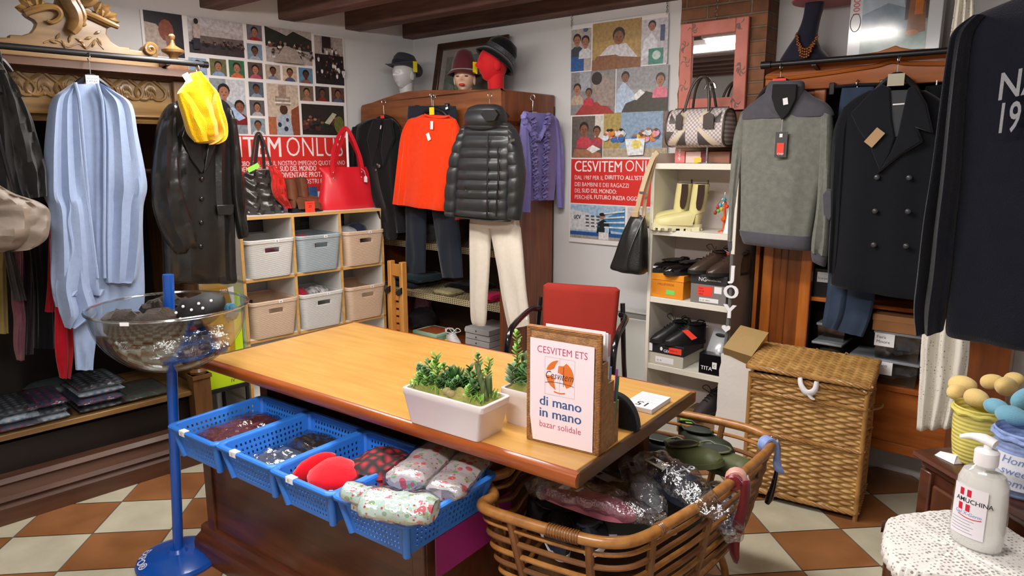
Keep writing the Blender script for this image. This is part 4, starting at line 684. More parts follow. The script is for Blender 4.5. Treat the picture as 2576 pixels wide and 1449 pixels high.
# ---------- the pine wardrobe in the corner ----------
M_red_w = wood('reddish_pine', '#6b3a1c', '#93562c', 'x', .4, .25); M_redv = wood('reddish_pine_side', '#66341a', '#8f4e24', 'z', .4, .25)
T = thing('corner_wardrobe', 'reddish brown open wardrobe standing in the room corner', 'wardrobe', FB, (.67, -.27, 0)); wx0, wx1, wo = .045, 1.30, .53
WX = lambda px, py, o=wo: FB.at(px, py, o)
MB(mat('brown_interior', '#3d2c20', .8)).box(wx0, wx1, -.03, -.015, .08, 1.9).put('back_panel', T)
MB(M_redv).box(wx0, wx0+.025, -wo, -.03, 0, 1.9).put('side_panel', T)
m = MB(M_redv); m.box(wx1-.025, wx1, -wo, -.02, 0, 1.80); m.put('side_panel', T, bev=.003); M_pat = M_red_w
m = MB(M_redv); m.prism([(0, 0)]*0 or [(wx1-.03, 1.76), (wx1, 1.76), (wx1, 1.97), (wx1-.03, 1.97)], -wo+.01, -.015); m.put('side_crest', T, bev=.008)
m = MB(M_red_w); m.box(wx0+.025, wx1-.025, -wo+.02, -.03, 1.86, 1.89); m.put('top_board', T)
P = [WX(a, b) for a, b in ((911, 272), (914, 265), (940, 258), (970, 247), (1000, 237), (1030, 230), (1075, 227), (1160, 226), (1268, 226))]
bz_ = 1.735; P = [(wx0-.01, bz_+.02)]+P+[(wx1, 1.972), (wx1, bz_), (wx0, bz_)]; MB(M_red_w).prism(P, -wo-.012, -wo+.012).put('crest_board', T, bev=.005)
MB(M_red_w).box(wx0+.01, wx1, -wo-.03, -wo-.012, bz_, bz_+.03).put('crest_moulding', T, bev=.006)
MB(M_redv).box(wx0, wx1, -wo, -.03, .04, .344).put('base', T, bev=.004)
M_perf = mat('cream_metal', '#cfc19a', .5)
for zs_ in (1.02, .678):
    m = MB(M_perf); perf(m, (wx0+.03, -wo+.06, zs_-.04), (wx1-.03, -wo+.06, zs_-.04), (wx1-.03, -wo+.06, zs_), (wx0+.03, -wo+.06, zs_), 70, 3, .55, .55, 0, .05); perf(m, (wx0+.03, -wo+.06, zs_), (wx1-.03, -wo+.06, zs_), (wx1-.03, -.04, zs_), (wx0+.03, -.04, zs_), 50, 14, .45, .45); m.put('perforated_shelf', T, ang=0)
SH1, SH2, SH3 = 1.02, .678, .346
# on the shelves
def folded(name, label, cat, x, y, z, w, d, h, mt, seed, group=None): 
    pillow(m := MB(mt), x-w/2, x+w/2, y-d/2, y+d/2, z+.001, z+h, .006, seed, 12); return m.put(name, F=FB, loc=(x, y, z), label=label, cat=cat, group=group)
M_den = cloth('dark_denim', '#1f2a38', .9); M_den2 = cloth('teal_denim', '#28414e')
X = lambda px, py, o: FB.at(px, py, o)[0]
for k, (px, w, mt, lb) in enumerate(((1040, .3, M_den, 'lowest dark blue jeans folded on the middle shelf behind the navy trousers'), (1060, .3, M_den2, 'teal blue jeans on top of the folded stack on the middle shelf'))): folded('folded_jeans', lb, 'jeans', X(px, 725, .3), -.3, SH2+.001+k*.046, w, .3, .044, mt, k)
folded('folded_jeans', 'black jeans lying right of the pale folded cloth', 'jeans', X(1165, 735, .25), -.18, SH2+.001, .26, .26, .05, M_dk, 4); folded('folded_cloth', 'pale khaki folded cloth at the front of the middle shelf', 'cloth', X(1128, 738, .4), -.40, SH2+.001, .17, .14, .035, cloth('khaki', '#a8a078'), 5); folded('folded_cloth', 'bright pink folded cloth at the right end of the middle shelf', 'cloth', X(1243, 735, .35), -.36, SH2+.001, .11, .2, .045, cloth('hot_pink', '#d82060'), 6)
folded('folded_cloth', 'light grey folded cloth on the upper shelf between the trouser legs', 'cloth', X(1090, 580, .25), -.3, SH1+.001, .2, .25, .1, cloth('grey_fold', '#7d838c'), 7)
lump('fur_hat', 'dark fur hat on the wardrobe bottom shelf beside the wooden chair', 'hat', FB, (X(1040, 810, .35)+.03, -.28, SH3+.085), (.1, .1, .085), mat('plum_fur', '#1d1820', .95, var=.4, vs=30, bump=1, bs=120), .3, 4, 9)
lump('bagged_toy', 'pink item in a clear bag behind the dark fur hat', 'bagged item', FB, (X(1050, 778, .2), -.14, SH3+.12), (.075, .06, .12), mat('pink_print', '#a8788c', .6, var=.4, vs=20), .35, 3, 12)
T = thing('game_box', 'pale green board game box at the left of the wardrobe bottom shelf', 'box', FB, (X(1085, 840, .38)+.02, -.38, SH3)); x = ORG[T][0]; MB(mat('mint_box', '#8fbf9e', .5)).box(x-.12, x+.11, -.46, -.26, SH3, SH3+.045).put('box_base', T, bev=.002); m = MB(mat('mint_lid', '#a9d0b4', .5)).box(x-.122, x+.112, -.462, -.258, SH3+.03, SH3+.05); m.put('lid', T, bev=.002); m = MB(mat('game_art', '#a8542e', .5, var=.5, vs=40)).box(x-.1, x+.09, -.44, -.28, SH3+.0502, SH3+.0506); m.put('cover_print', T)
M_snk = mat('canvas_white', '#d9d4d4', .8, var=.12, vs=30)
shoe(FB, X(1135, 850, .4)-.03, -.40, SH3, -28, .24, M_snk, M_paper, 'white canvas trainer with yellow tag, nearer the green game box', 'white canvas trainers', laces=M_paper, h=.07); shoe(FB, X(1150, 850, .4)+.0, -.30, SH3, -28, .24, M_snk, M_paper, 'white canvas trainer half hidden behind its pair', 'white canvas trainers', laces=M_paper, h=.07)
m = MB(M_yeltag); card(m, FB, .47, 1125, 858, .04, .025, 10); m.put('price_tag', F=FB, loc=(X(1125, 858, .47), -.47, SH3+.02), label='yellow price tag on the white trainers', cat='price tag')
M_flat = mat('grey_card', '#a8a6a8', .6)
for k in range(4):
    nm = ('lowest', 'second from the bottom', 'third from the bottom', 'topmost'); x = X(1212, 850, .4)+.02; T = thing('flat_box', 'flat grey shoe organiser box, %s of the stack by the wardrobe side' % nm[k], 'box', FB, (x, -.36, SH3+k*.04), 'flat grey boxes')
    MB(M_flat).box(x-.11+.004*(k % 2), x+.1, -.46-.006*(k % 2), -.2, SH3+k*.04+.0005, SH3+k*.04+.037).put('box_body', T, bev=.002); MB(M_ink).lathe([(.006, 0), (.006, .002)], (0, 0, 0), 10).put('finger_hole', T) if 0 else None
    q = MB(M_ink); q.disc(x-.01, SH3+k*.04+.019, .006, .006, -.4675, 10); q.put('finger_hole', T)
# ---------- clothes hanging on the wardrobe crest ----------
M_blk = cloth('black_wool', '#101013'); M_navyt = cloth('navy_trouser', '#1c232e'); M_or = cloth('orange_knit', '#e83c0c', var=.06, bump=.5, bs=260); M_puff = mat('black_nylon', '#2a2c2e', .42, bump=.15, bs=60, var=.1, vs=20, coat=.1); M_ivory = cloth('ivory_denim', '#d9d0c2', var=.04); M_viol = cloth('violet_knit', '#827cbc', var=.08)
bot = lambda F, px, py, o: (F.at(px, py, o)[0], -o, F.at(px, py, o)[1])
hanger(FB, .575, (965, 250), 292, .30, 'steel hook hanger with red label holding the black coat', M_redtag, tagw=.035, tagh=.025, sh=.06)
T = thing('coat', 'short black wool coat with brooch hanging at the left end of the corner wardrobe', 'coat', FB, bot(FB, 960, 600, .6))
gl(MB(M_blk), FB, .60, [(298, 938, 985, .05), (308, 912, 997, .07), (328, 892, 1006, .09), (400, 892, 1012, .1), (470, 918, 1012, .1), (540, 950, 1018, .09), (585, 960, 1022, .08)], fold=.014, ff=3, seed=61).put('body', T); gl(MB(M_blk), FB, .61, [(890, 320, 906, 318, .05), (880, 360, 905, 362, .07), (878, 420, 908, 420, .07), (890, 480, 920, 478, .06)], fold=.012, ff=2, seed=62, n=20).put('sleeve', T); gl(MB(M_blk), FB, .62, [(960, 560, 1000, 556, .05), (968, 590, 1000, 588, .05), (973, 603, 996, 602, .03)], fold=.008, ff=2, seed=63, n=18).put('sleeve', T)
MB(M_blk).prism(po(FB, .652, [(942, 298), (962, 300), (955, 360), (940, 420), (925, 350)]), -.662, -.645).put('lapel', T, bev=.004); MB(M_blk).prism(po(FB, .652, [(968, 300), (985, 300), (992, 350), (965, 420), (960, 380)]), -.660, -.645).put('lapel', T, bev=.004)
for a, b, r in ((954, 418, .013), (946, 428, .009), (950, 414, .008)): x, z = FB.at(a, b, .665); MB(mat('brooch', '#6b5f58', .4, .4)).ell((x, -.667, z), (r, .006, r), 10, 6).put('brooch', T)
m = MB(M_paper); card(m, FB, .67, 958, 320, .008, .024, -20); m.put('care_tag', T)
hanger(FB, .57, (1086, 232), 271, .30, 'wide clip hanger holding the navy trousers behind the orange sweater', M_redtag, tagw=.03, tagh=.02, clips=True)
T = thing('trousers', 'navy blue trousers clipped behind the orange sweater', 'trousers', FB, bot(FB, 1070, 700, .60))
gl(MB(M_navyt), FB, .60, [(267, 1027, 1147, .03), (300, 1025, 1150, .04), (400, 1020, 1152, .05), (520, 1020, 1154, .05)], fold=.006, ff=3, seed=64).put('waist', T); gl(MB(M_navyt), FB, .605, [(510, 1022, 1072, .05), (580, 1024, 1071, .05), (640, 1023, 1070, .05), (686, 1022, 1069, .045)], fold=.01, ff=2, seed=65, n=24).put('leg', T); gl(MB(M_navyt), FB, .60, [(510, 1085, 1150, .05), (580, 1096, 1156, .05), (640, 1105, 1161, .05), (700, 1114, 697, .04) if 0 else (698, 1114, 1164, .045)], fold=.01, ff=2, seed=66, n=24).put('leg', T)
m = MB(M_paper); card(m, FB, .63, 1124, 272, .02, .012, 15); m.put('care_tag', T)
hanger(FB, .62, (1090, 236), 272, .28, 'black hanger with yellow label holding the orange sweater', M_yeltag, tagw=.04, tagh=.028, sh=.06)
T = thing('sweater', 'bright orange long sleeved sweater with two white tags on the corner wardrobe', 'sweater', FB, bot(FB, 1070, 530, .66))
gl(MB(M_or), FB, .66, [(1064, 288, 1129, 291, .03), (1048, 295, 1140, 297, .05), (1030, 303, 1148, 306, .075), (1022, 340, 1150, 345, .09), (1020, 400, 1144, 405, .1), (1020, 470, 1134, 478, .1), (1019, 505, 1127, 520, .1), (1019, 515, 1124, 531, .09)], fold=.010, ff=2.2, seed=67).put('body', T)
gl(MB(M_or), FB, .672, [(1030, 302, 1044, 297, .04), (1014, 338, 1040, 340, .07), (1006, 400, 1036, 404, .075), (998, 468, 1030, 470, .075), (992, 512, 1022, 517, .06)], fold=.01, ff=2, seed=68, n=24).put('sleeve', T); gl(MB(M_or), FB, .655, [(1132, 296, 1146, 302, .04), (1140, 345, 1160, 343, .06), (1145, 450, 1172, 450, .06), (1148, 553, 1181, 550, .05)], fold=.008, ff=2, seed=69, n=24).put('sleeve', T)
x, z = FB.at(1098, 291, .70); m = MB(M_or); m.tube([(FB.at(a, b, .70)[0], -.693, FB.at(a, b, .70)[1]) for a, b in ((1066, 288), (1080, 293), (1098, 296), (1115, 295), (1128, 291))], .006, 6, 3); m.put('neckband', T)
m = MB(M_paper); card(m, FB, .718, 1086, 315, .022, .048, -3); m.put('price_tag', T); m = MB(M_paper); card(m, FB, .719, 1078, 344, .026, .044, 22); m.put('price_tag', T)
hanger(FB, .60, (1232, 232), 268, .28, 'hanger with white handwritten label holding the black puffer jacket', M_paper, tagw=.05, tagh=.035, sh=.05, tagtext=('MIS. M', 'PIUMINO'))
ORG[bpy.data.objects['clothes_hanger']]
T = thing('puffer_jacket', 'glossy black quilted puffer jacket above the ivory trousers', 'jacket', FB, bot(FB, 1220, 552, .72))
gl(MB(M_puff), FB, .72, [(1178, 308, 1280, 308, .07), (1164, 325, 1294, 326, .1), (1161, 380, 1296, 382, .14), (1158, 440, 1291, 443, .15), (1155, 490, 1287, 494, .15), (1150, 540, 1284, 552, .13), (1152, 544, 1282, 556, .08)], sub=14, quilt=.016, nq=13, seed=71, n=48, fold=.004).put('body', T)
gl(MB(M_puff), FB, .735, [(1166, 322, 1178, 318, .06), (1158, 345, 1180, 345, .1), (1144, 390, 1172, 394, .12), (1134, 450, 1162, 454, .12), (1127, 515, 1156, 520, .11), (1126, 543, 1150, 547, .08)], sub=14, quilt=.013, nq=8, seed=72, n=26).put('sleeve', T); gl(MB(M_puff), FB, .735, [(1282, 318, 1294, 324, .06), (1290, 345, 1303, 345, .1), (1288, 390, 1312, 390, .12), (1290, 440, 1318, 440, .12), (1286, 500, 1314, 495, .11), (1282, 551, 1308, 554, .08)], sub=14, quilt=.013, nq=8, seed=73, n=26).put('sleeve', T)
m = gl(MB(M_puff), FB, .725, [(1205, 263, 1246, 262, .06), (1187, 272, 1262, 270, .12), (1180, 288, 1270, 288, .16), (1180, 310, 1269, 312, .17), (1190, 324, 1258, 326, .13), (1200, 330, 1245, 331, .08)], sub=8, quilt=.012, nq=3, seed=74, n=30); m.put('collar', T)
m = MB(mat('jacket_lining', '#0c0c0e', .5)); x, z = FB.at(1228, 290, .815); m.prism(po(FB, .815, [(1210, 287), (1220, 277), (1246, 276), (1254, 287), (1246, 303), (1224, 305)]), -.821, -.80); m.put('lining', T)
for P, nm in (([(1228, 335), (1227, 400), (1226, 470), (1225, 550)], 'zip'), ([(1252, 370), (1254, 440), (1250, 500), (1248, 545)], 'zip')): MB(M_blackgloss).tube([(FB.at(a, b, .80)[0], -.80, FB.at(a, b, .80)[1]) for a, b in P], .005, 6, 4).put(nm, T)
for a, b in ((1225, 363), (1170, 474), (1252, 470)): x, z = FB.at(a, b, .81); MB(M_steel).box(x-.004, x+.004, -.815, -.806, z-.012, z+.012).put('zip_puller', T)
m = MB(M_steel); card(m, FB, .80, 1289, 353, .03, .012, 8); m.put('badge', T)
T = thing('trousers', 'ivory white slim trousers hanging below the black puffer jacket', 'trousers', FB, bot(FB, 1250, 822, .66))
gl(MB(M_ivory), FB, .66, [(1182, 470, 1300, 475, .05), (1184, 543, 1305, 552, .07), (1184, 570, 1309, 580, .07)], fold=.006, ff=2, seed=75, cap1=False).put('waist', T); gl(MB(M_ivory), FB, .665, [(1184, 560, 1236, 563, .065), (1184, 620, 1233, 622, .065), (1185, 680, 1230, 685, .06), (1185, 740, 1226, 745, .055), (1187, 800, 1223, 803, .05), (1192, 817, 1220, 820, .035)], fold=.009, ff=2, seed=76, n=26).put('leg', T)
gl(MB(M_ivory), FB, .66, [(1232, 560, 1309, 572, .065), (1243, 620, 1314, 622, .065), (1254, 680, 1319, 684, .06), (1262, 735, 1324, 738, .055), (1272, 790, 1330, 784, .05), (1280, 828, 1332, 818, .035)], fold=.009, ff=2, seed=77, n=26).put('leg', T)
m = MB(M_paper); card(m, FB, .70, 1325, 800, .012, .018, 0); m.put('care_tag', T)
hanger(FB, .60, (1252, 234), 300, .25, 'second steel hanger under the puffer jacket, carrying the ivory trousers', sh=.03) if 0 else None
# cardigan on the side of the wardrobe
FS = Fr(FB.w(wx1, -wo)[:2], 50.7)
hanger(FS, .045, (1340, 238), 283, .26, 'black hanger with ochre label on the wardrobe side panel, holding the violet cardigan', mat('ochre_tag', '#d8b82a', .6), tagw=.045, tagh=.026, sh=.06)
T = thing('cardigan', 'violet ruffled cardigan hanging on the right side of the corner wardrobe', 'cardigan', FS, bot(FS, 1360, 520, .06))
gl(MB(M_viol), FS, .06, [(1322, 282, 1388, 286, .03), (1313, 300, 1402, 306, .05), (1312, 330, 1404, 335, .06), (1316, 400, 1398, 404, .065), (1325, 460, 1394, 464, .06), (1334, 505, 1390, 503, .05)], fold=.012, ff=3, seed=81, n=30).put('body', T); gl(MB(M_viol), FS, .075, [(1312, 300, 1324, 296, .03), (1308, 352, 1326, 352, .05), (1310, 440, 1332, 442, .05), (1312, 533, 1330, 534, .04)], fold=.01, ff=2, seed=82, n=20).put('sleeve', T); gl(MB(M_viol), FS, .07, [(1392, 292, 1404, 308, .03), (1396, 360, 1411, 354, .05), (1399, 440, 1413, 438, .05), (1403, 522, 1415, 525, .04)], fold=.01, ff=2, seed=83, n=20).put('sleeve', T)
for px, dz, sd in ((1347, 0, 1), (1368, 3, 2)):
    m = MB(M_viol); R = []
    for i in range(70):
        t = i/69; a, b = FS.at(px+(6*(1-t) if sd == 2 else -8*(1-t)), 296+t*208, .10); R.append([(a+w*.024+.006*sin(i*1.9+sd), -.105-.012*sin(i*1.9+w*2+sd)-(.006 if abs(w) > .5 else 0), b+.006*sin(i*1.3+w)) for w in (-1, -.4, .4, 1)])
    m.loft(R, closed=False); m.put('ruffle', T, solid=.002)
m = MB(M_viol); m.tube([(FS.at(a, b, .10)[0], -.10, FS.at(a, b, .10)[1]) for a, b in ((1322, 283), (1318, 300), (1336, 330), (1352, 350), (1366, 330), (1380, 300), (1378, 286))], .016, 10, 8); m.v = [(x+.005*sin(z*420), y+.005*sin(z*510+x*300), z) for x, y, z in m.v]; m.put('ruffled_collar', T)
# ---------- on top of the wardrobe ----------
tz = 1.8905
T = thing('picture_frame', 'dark framed landscape picture leaning on the wall above the corner wardrobe', 'picture', FB, (.98, -.1, tz))
q = [FB.at(a, b, .12) for a, b in ((1088, 112), (1266, 83))]; x0, x1 = q[0][0], q[1][0]+.0; zt = q[1][1]; zb = tz+.002
M_fr = wood('frame_walnut', '#2e1d14', '#4a3020', 'x', .35, .3); M_pass = mat('passepartout', '#a49a92', .7); M_art = mat('landscape_print', '#8b9086', .6, col2='#4c5850', vs=7)
ln = lambda z: -.15+.10*(z-tz)/(zt-tz)
def fq(m, a0, a1, b0, b1, d0, d1): m.add([(x, ln(z)-d, z) for d in (d0, d1) for x, z in ((a0, b0), (a1, b0), (a1, b1), (a0, b1))], [(0, 1, 2, 3), (7, 6, 5, 4), (0, 4, 5, 1), (1, 5, 6, 2), (2, 6, 7, 3), (3, 7, 4, 0)]); return m
w = .05
for a in ((x0, x0+w, zb, zt), (x1-w, x1, zb, zt), (x0+w, x1-w, zb, zb+w), (x0+w, x1-w, zt-w, zt)): fq(MB(M_fr), *a, 0, .022).put('frame_side', T, bev=.006)
fq(MB(M_pass), x0+w, x1-w, zb+w, zt-w, 0, .006).put('mount', T); fq(MB(M_art), x0+w+.05, x1-w-.05, zb+w+.04, zt-w-.05, .006, .008).put('print', T)
m = MB(clear('glass_pane', '#ffffff', .04, .05)); fq(m, x0+w, x1-w, zb+w, zt-w, .01, .012); m.put('glass', T)
def head(F, px, pt, pb, off, yaw, wd, mt, label, lips=None, neck=True, zb=tz):
    """A mannequin head: crown row pt, base row pb in photo pixels, facing yaw (0 = out of the wall)."""
    x, z1 = F.at(px, pt, off); f = F.sub(x, -off, yaw); T = thing('mannequin_head', label, 'mannequin head', f, (0, 0, zb), 'mannequin heads'); hh = wd*1.45; cz = z1-hh*.5
    def fn(p):
        x, y, z = p; k = 1-.28*max(0, -z)**1.3; y2 = y*(1-.12*max(0, -z)); nx = x*k
        if y < 0:
            g = math.exp(-(x/.16)**2); y2 -= .19*g*math.exp(-((z+.12)/.17)**2)*(1.25 if z > -.22 else .7); y2 += .09*(math.exp(-((abs(x)-.36)/.16)**2))*math.exp(-((z-.08)/.11)**2); y2 -= .06*math.exp(-(x/.3)**2)*math.exp(-((z+.48)/.07)**2); y2 -= .13*math.exp(-(x/.3)**2)*math.exp(-((z+.82)/.14)**2); y2 -= .05*math.exp(-((z-.2)/.08)**2)*(abs(x) < .6)
        return Vector((nx, y2, z))
    m = MB(mt); m.ell((0, 0, cz), (wd/2, wd*.62, hh/2), 48, 40, fn); m.put('face', T)
    for s in (-1, 1): MB(mt).ell((s*wd*.49, wd*.06, cz-hh*.06), (.009, .02, .032), 10, 8).put('ear', T)
    m = MB(mt); b = zb; m.tube([(0, wd*.1, cz-hh*.2), (0, wd*.12, (cz-hh*.5+b)/2), (0, wd*.1, b+.012), (0, wd*.08, b)], [wd*.36, wd*.31, wd*.36, wd*.42], 24, 5); m.put('neck', T)
    if lips:
        yy = -wd*.62
        MB(mat('lip_red', '#c8323a', .3)).ell((0, yy*.985, cz-hh*.245), (.020, .010, .0085), 14, 8).put('lips', T)
        for s in (-1, 1):
            MB(mat('eye_dark', '#4a2a22', .3)).ell((s*wd*.19, yy*.845, cz+hh*.03), (.015, .006, .0055), 12, 6).put('eye', T); MB(mat('brow_brown', '#7a4a34', .6)).tube([(s*wd*.09, yy*.9, cz+hh*.085), (s*wd*.19, yy*.86, cz+hh*.105), (s*wd*.29, yy*.74, cz+hh*.085)], .0025, 5, 3).put('eyebrow', T)
            MB(mat('blush', '#e08a86', .7)).ell((s*wd*.25, yy*.72, cz-hh*.13), (.012, .004, .01), 10, 6).put('cheek', T) if 0 else None
    return f, T, cz, hh
M_hw = mat('white_mannequin', '#d6d6d8', .35, coat=.3); M_hs = mat('skin_mannequin', '#e8bfa2', .4, coat=.2); M_hr = mat('red_flocked', '#d8141c', .8, sheen=.3)
def hat(f, label, name, prof, brim, mt, cz, tiltx=0, band=None, tag=None, sx=.92, sy=1.08, dy=0):
    T = thing(name, label, 'hat', f, (0, 0, cz), 'hats on mannequin heads'); mx = Matrix.Translation((0, dy, cz)) @ Matrix.Rotation(rad(tiltx), 4, 'X')
    m = MB(mt); m.tf = mx; m.lathe(prof, (0, 0, 0), 32, sx, sy); m.put('crown', T)
    m = MB(mt); m.tf = mx; R = []
    for r, z in brim: R.append([(r*cos(a)*sx, r*sin(a)*sy, z+(brimwave(a)*(r-brim[0][0]))) for a in [2*pi*i/40 for i in range(40)]])
    m.loft(R, 0, 0); m.put('brim', T, solid=.004)
    if band: m = MB(band); m.tf = mx; m.lathe([(prof[1][0]*1.02, .0), (prof[1][0]*1.015, .03)], (0, 0, .004), 32, sx, sy); m.put('hat_band', T)
    if tag: m = MB(M_yeltag); m.tf = Matrix.Translation(tag); m.tf = Matrix.Translation(tag) @ Matrix.Rotation(rad(tag3), 4, 'Z'); m.box(-.016, .016, -.001, .001, -.035, .035); m.put('price_tag', T)
    return T
brimwave = lambda a: .5*cos(2*a)
f, T, cz, hh = head(FB, 1016, 148, 240, .30, 2, .142, M_hw, 'glossy white male mannequin head with fedora on the corner wardrobe'); tag3 = 80
hat(f, 'dark grey felt fedora on the white mannequin head', 'fedora', [(.088, 0), (.086, .01), (.08, .06), (.062, .088), (.03, .094), (.012, .082)], [(.085, .0), (.108, -.004), (.128, .004)], cloth('grey_felt', '#3a3c44'), cz+hh*.2, -13, cloth('felt_band', '#2a2b31'), (.118, -.012, cz+hh*.2))
brimwave = lambda a: -.25+.1*sin(3*a)
f, T, cz, hh = head(FB, 1168, 158, 230, .36, 30, .128, M_hs, 'female mannequin head with red lips and skin tone face', 1); tag3 = 45
hat(f, 'burgundy woollen cloche with yellow tag on the female mannequin head', 'cloche', [(.09, 0), (.088, .01), (.08, .055), (.066, .085), (.056, .11), (.025, .128), (.008, .12)], [(.087, 0), (.102, -.008), (.116, -.02)], mat('burgundy_wool', '#521420', .95, bump=.6, bs=150, sheen=.4), cz+hh*.24, -3, None, (.085, -.075, cz+hh*.28))
brimwave = lambda a: -.35
f, T, cz, hh = head(FB, 1240, 114, 226, .34, -34, .15, M_hr, 'bright red flocked mannequin head in profile on the corner wardrobe'); tag3 = 0
hat(f, 'black bell hat with grey sequins tilted back on the red mannequin head', 'bell_hat', [(.092, 0), (.093, .01), (.088, .06), (.066, .098), (.03, .112), (.01, .11)], [(.092, 0), (.108, -.016), (.125, -.034)], M_blk, cz+hh*.22, -34, mat('sequins', '#5d6068', .35, .5, var=.6, vs=160), None, dy=.035)
# ---------- the counter table ----------
M_top = wood('golden_tabletop', '#b58640', '#c89a52', 'x', .32, .3); M_nose = wood('cherry_edge', '#7d3a14', '#a2521e', 'x', .3, .4); M_body = wood('cherry_body', '#45200f', '#66341a', 'x', .4, .3)
T = thing('counter_table', 'long shop counter with golden top and cherry brown chest body', 'table', FT, (-.9, .4, 0)); tt = .78
MB(M_top).box(-1.775, -.012, .018, .80, tt-.03, tt).put('tabletop', T, bev=.003)
m = MB(M_nose); prof = [(0.02, tt-.042), (.004, tt-.042), (-.004, tt-.03), (-.004, tt-.014), (.004, tt-.003), (.02, tt-.0002)]; m.loft([[(x, y, z) for y, z in prof] for x in (-1.795, .0)]); m.put('front_edge', T, ang=50)
M_dedge = wood('dark_edge', '#3a2412', '#5a3a1e', 'y', .4, .3); MB(M_dedge).box(-.012, .002, .012, .80, tt-.042, tt-.0005).put('side_edge', T, bev=.004); MB(M_dedge).box(-1.795, -1.775, .018, .80, tt-.04, tt-.0005).put('side_edge', T, bev=.004); MB(M_nose).box(-1.795, .002, .80, .815, tt-.04, tt-.0005).put('back_edge', T, bev=.004)
B0, B1, Bz = -1.645, -.45, .525
m = MB(M_body); m.box(B0, B1, -.10, .62, .11, Bz-.02); m.put('body', T, bev=.004); m = MB(M_body); m.box(B0-.01, B1+.01, -.115, .63, Bz-.02, Bz); m.put('body_top', T, bev=.004)
m = MB(M_body); prof = [(-.10, .13), (-.115, .125), (-.12, .1), (-.145, .085), (-.15, .07), (-.15, 0), (.64, 0), (.64, .13)]; m.loft([[(x, y, z) for y, z in prof] for x in (B0-.045, B1+.03)]); m.put('plinth', T, ang=30)
for x in (B0, B1-.05): MB(M_body).box(x, x+.05, -.112, -.098, .12, Bz-.02).put('pilaster', T, bev=.004)
MB(M_body).box(-1.70, -.1, .62, .66, Bz*0+.5, tt-.04).put('rear_apron', T); MB(M_body).box(B0+.02, B1-.02, .40, .42, Bz, tt-.04).put('support_panel', T)
for x in (B0+.02, B1-.06): MB(M_body).box(x, x+.05, .15, .60, Bz, tt-.035).put('support', T, bev=.003)
# blue perforated trays
M_tray = mat('blue_plastic', '#2f78d8', .42, coat=.1); TX = [-1.538, -1.237, -.930, -.642, -.345]
def tray(i, label, mats=M_tray, tag='G'):
    x0, x1, y0, y1, z0, z1 = TX[i]+.004, TX[i+1]-.004, -.285+.006*(i % 2), .105, Bz+.0015, .642; a = .035
    T = thing('tray', label, 'tray', FT, ((x0+x1)/2, (y0+y1)/2, z0), 'blue perforated trays under the counter top')
    lo = [(x0+a, y0+a, z0), (x1-a, y0+a, z0), (x1-a, y1-a, z0), (x0+a, y1-a, z0)]; hi = [(x0+.012, y0+.012, z1), (x1-.012, y0+.012, z1), (x1-.012, y1-.012, z1), (x0+.012, y1-.012, z1)]
    m = MB(mats)
    for k, n in ((0, 13), (1, 16), (2, 13), (3, 16)):
        q = (k+1) % 4; perf(m, lo[k], lo[q], hi[q], hi[k], n, 5, .42, .5, .1, .1)
    m.add(lo, [(0, 1, 2, 3)]); m.put('wall', T, solid=.0025, ang=0)
    m = MB(mats); R = []
    for dx, dz in ((.012, -.002), (.006, .004), (-.004, .004), (-.008, 0), (-.008, -.008)):
        cx, cy = (x0+x1)/2, (y0+y1)/2; R.append([(cx+p, cy+q, z1+dz) for p, q in rrect((x1-x0)/2-dx, (y1-y0)/2-dx, .025, 5)])
    m.loft(R, 0, 0); m.put('rim', T, solid=.002)
    for k in range(4): m = MB(mats).tube([lo[k], hi[k]], .012, 10).put('corner', T)
    m = MB(M_paper); m.box(x0+.085, x0+.12, y0-.009, y0-.0075, z1-.012, z1+.005); m.box(x0+.085, x0+.12, y0-.009, y0+.012, z1+.0045, z1+.006); m.use(M_ink).text(tag, x0+.095, z1-.009, .013, y0-.0095); m.put('label_tag', T)
    return T
tray(0, 'leftmost blue perforated tray holding a maroon packaged shirt'); tray(1, 'second blue perforated tray from the left, grey packaged clothes inside'); tray(2, 'third blue perforated tray, with a red beanie', tag='D'); tray(3, 'rightmost blue perforated tray filled with floral cloth packs', tag='F')
M_mar = mat('maroon_wool', '#6e2a34', .9, var=.3, vs=60, bump=.5, bs=200); M_gb = mat('grey_blue_wool', '#4f5468', .9, var=.25, vs=60, bump=.4, bs=200)
def tpack(name, label, x0, x1, y0, y1, z, h, mt, sd):
    T = thing(name, label, 'packaged shirt', FT, ((x0+x1)/2, (y0+y1)/2, z)); pillow(MB(mt), x0, x1, y0, y1, z+.003, z+h-.004, .008, sd, 14).put('folded_shirt', T); pillow(MB(M_film), x0-.006, x1+.006, y0-.006, y1+.006, z, z+h+.004, .014, sd+3, 22).put('wrapper', T); return T
tpack('packaged_shirt', 'maroon knit in clear plastic lying in the leftmost blue tray', TX[0]+.05, TX[1]-.045, -.235, .06, Bz+.004, .085, M_mar, 3); tpack('packaged_shirt', 'dark slate blue knit in clear plastic in the second blue tray', TX[1]+.05, TX[2]-.045, -.235, -.05, Bz+.004, .06, M_gb, 5); tpack('packaged_shirt', 'brown knit in clear plastic at the back of the second blue tray', TX[1]+.05, TX[2]-.045, -.045, .07, Bz+.004, .07, mat('umber_knit', '#3a2c2a', .9), 7)
M_rb = cloth('red_fleece', '#d80f22', var=.05, sheen=.5)
p = FT.z(792, 1205, .655); T = thing('beanie', 'bright red fleece beanie lying in the third blue tray', 'beanie', FT, (-.79, p[1], .575))
p = (-.785, p[1]+.088)
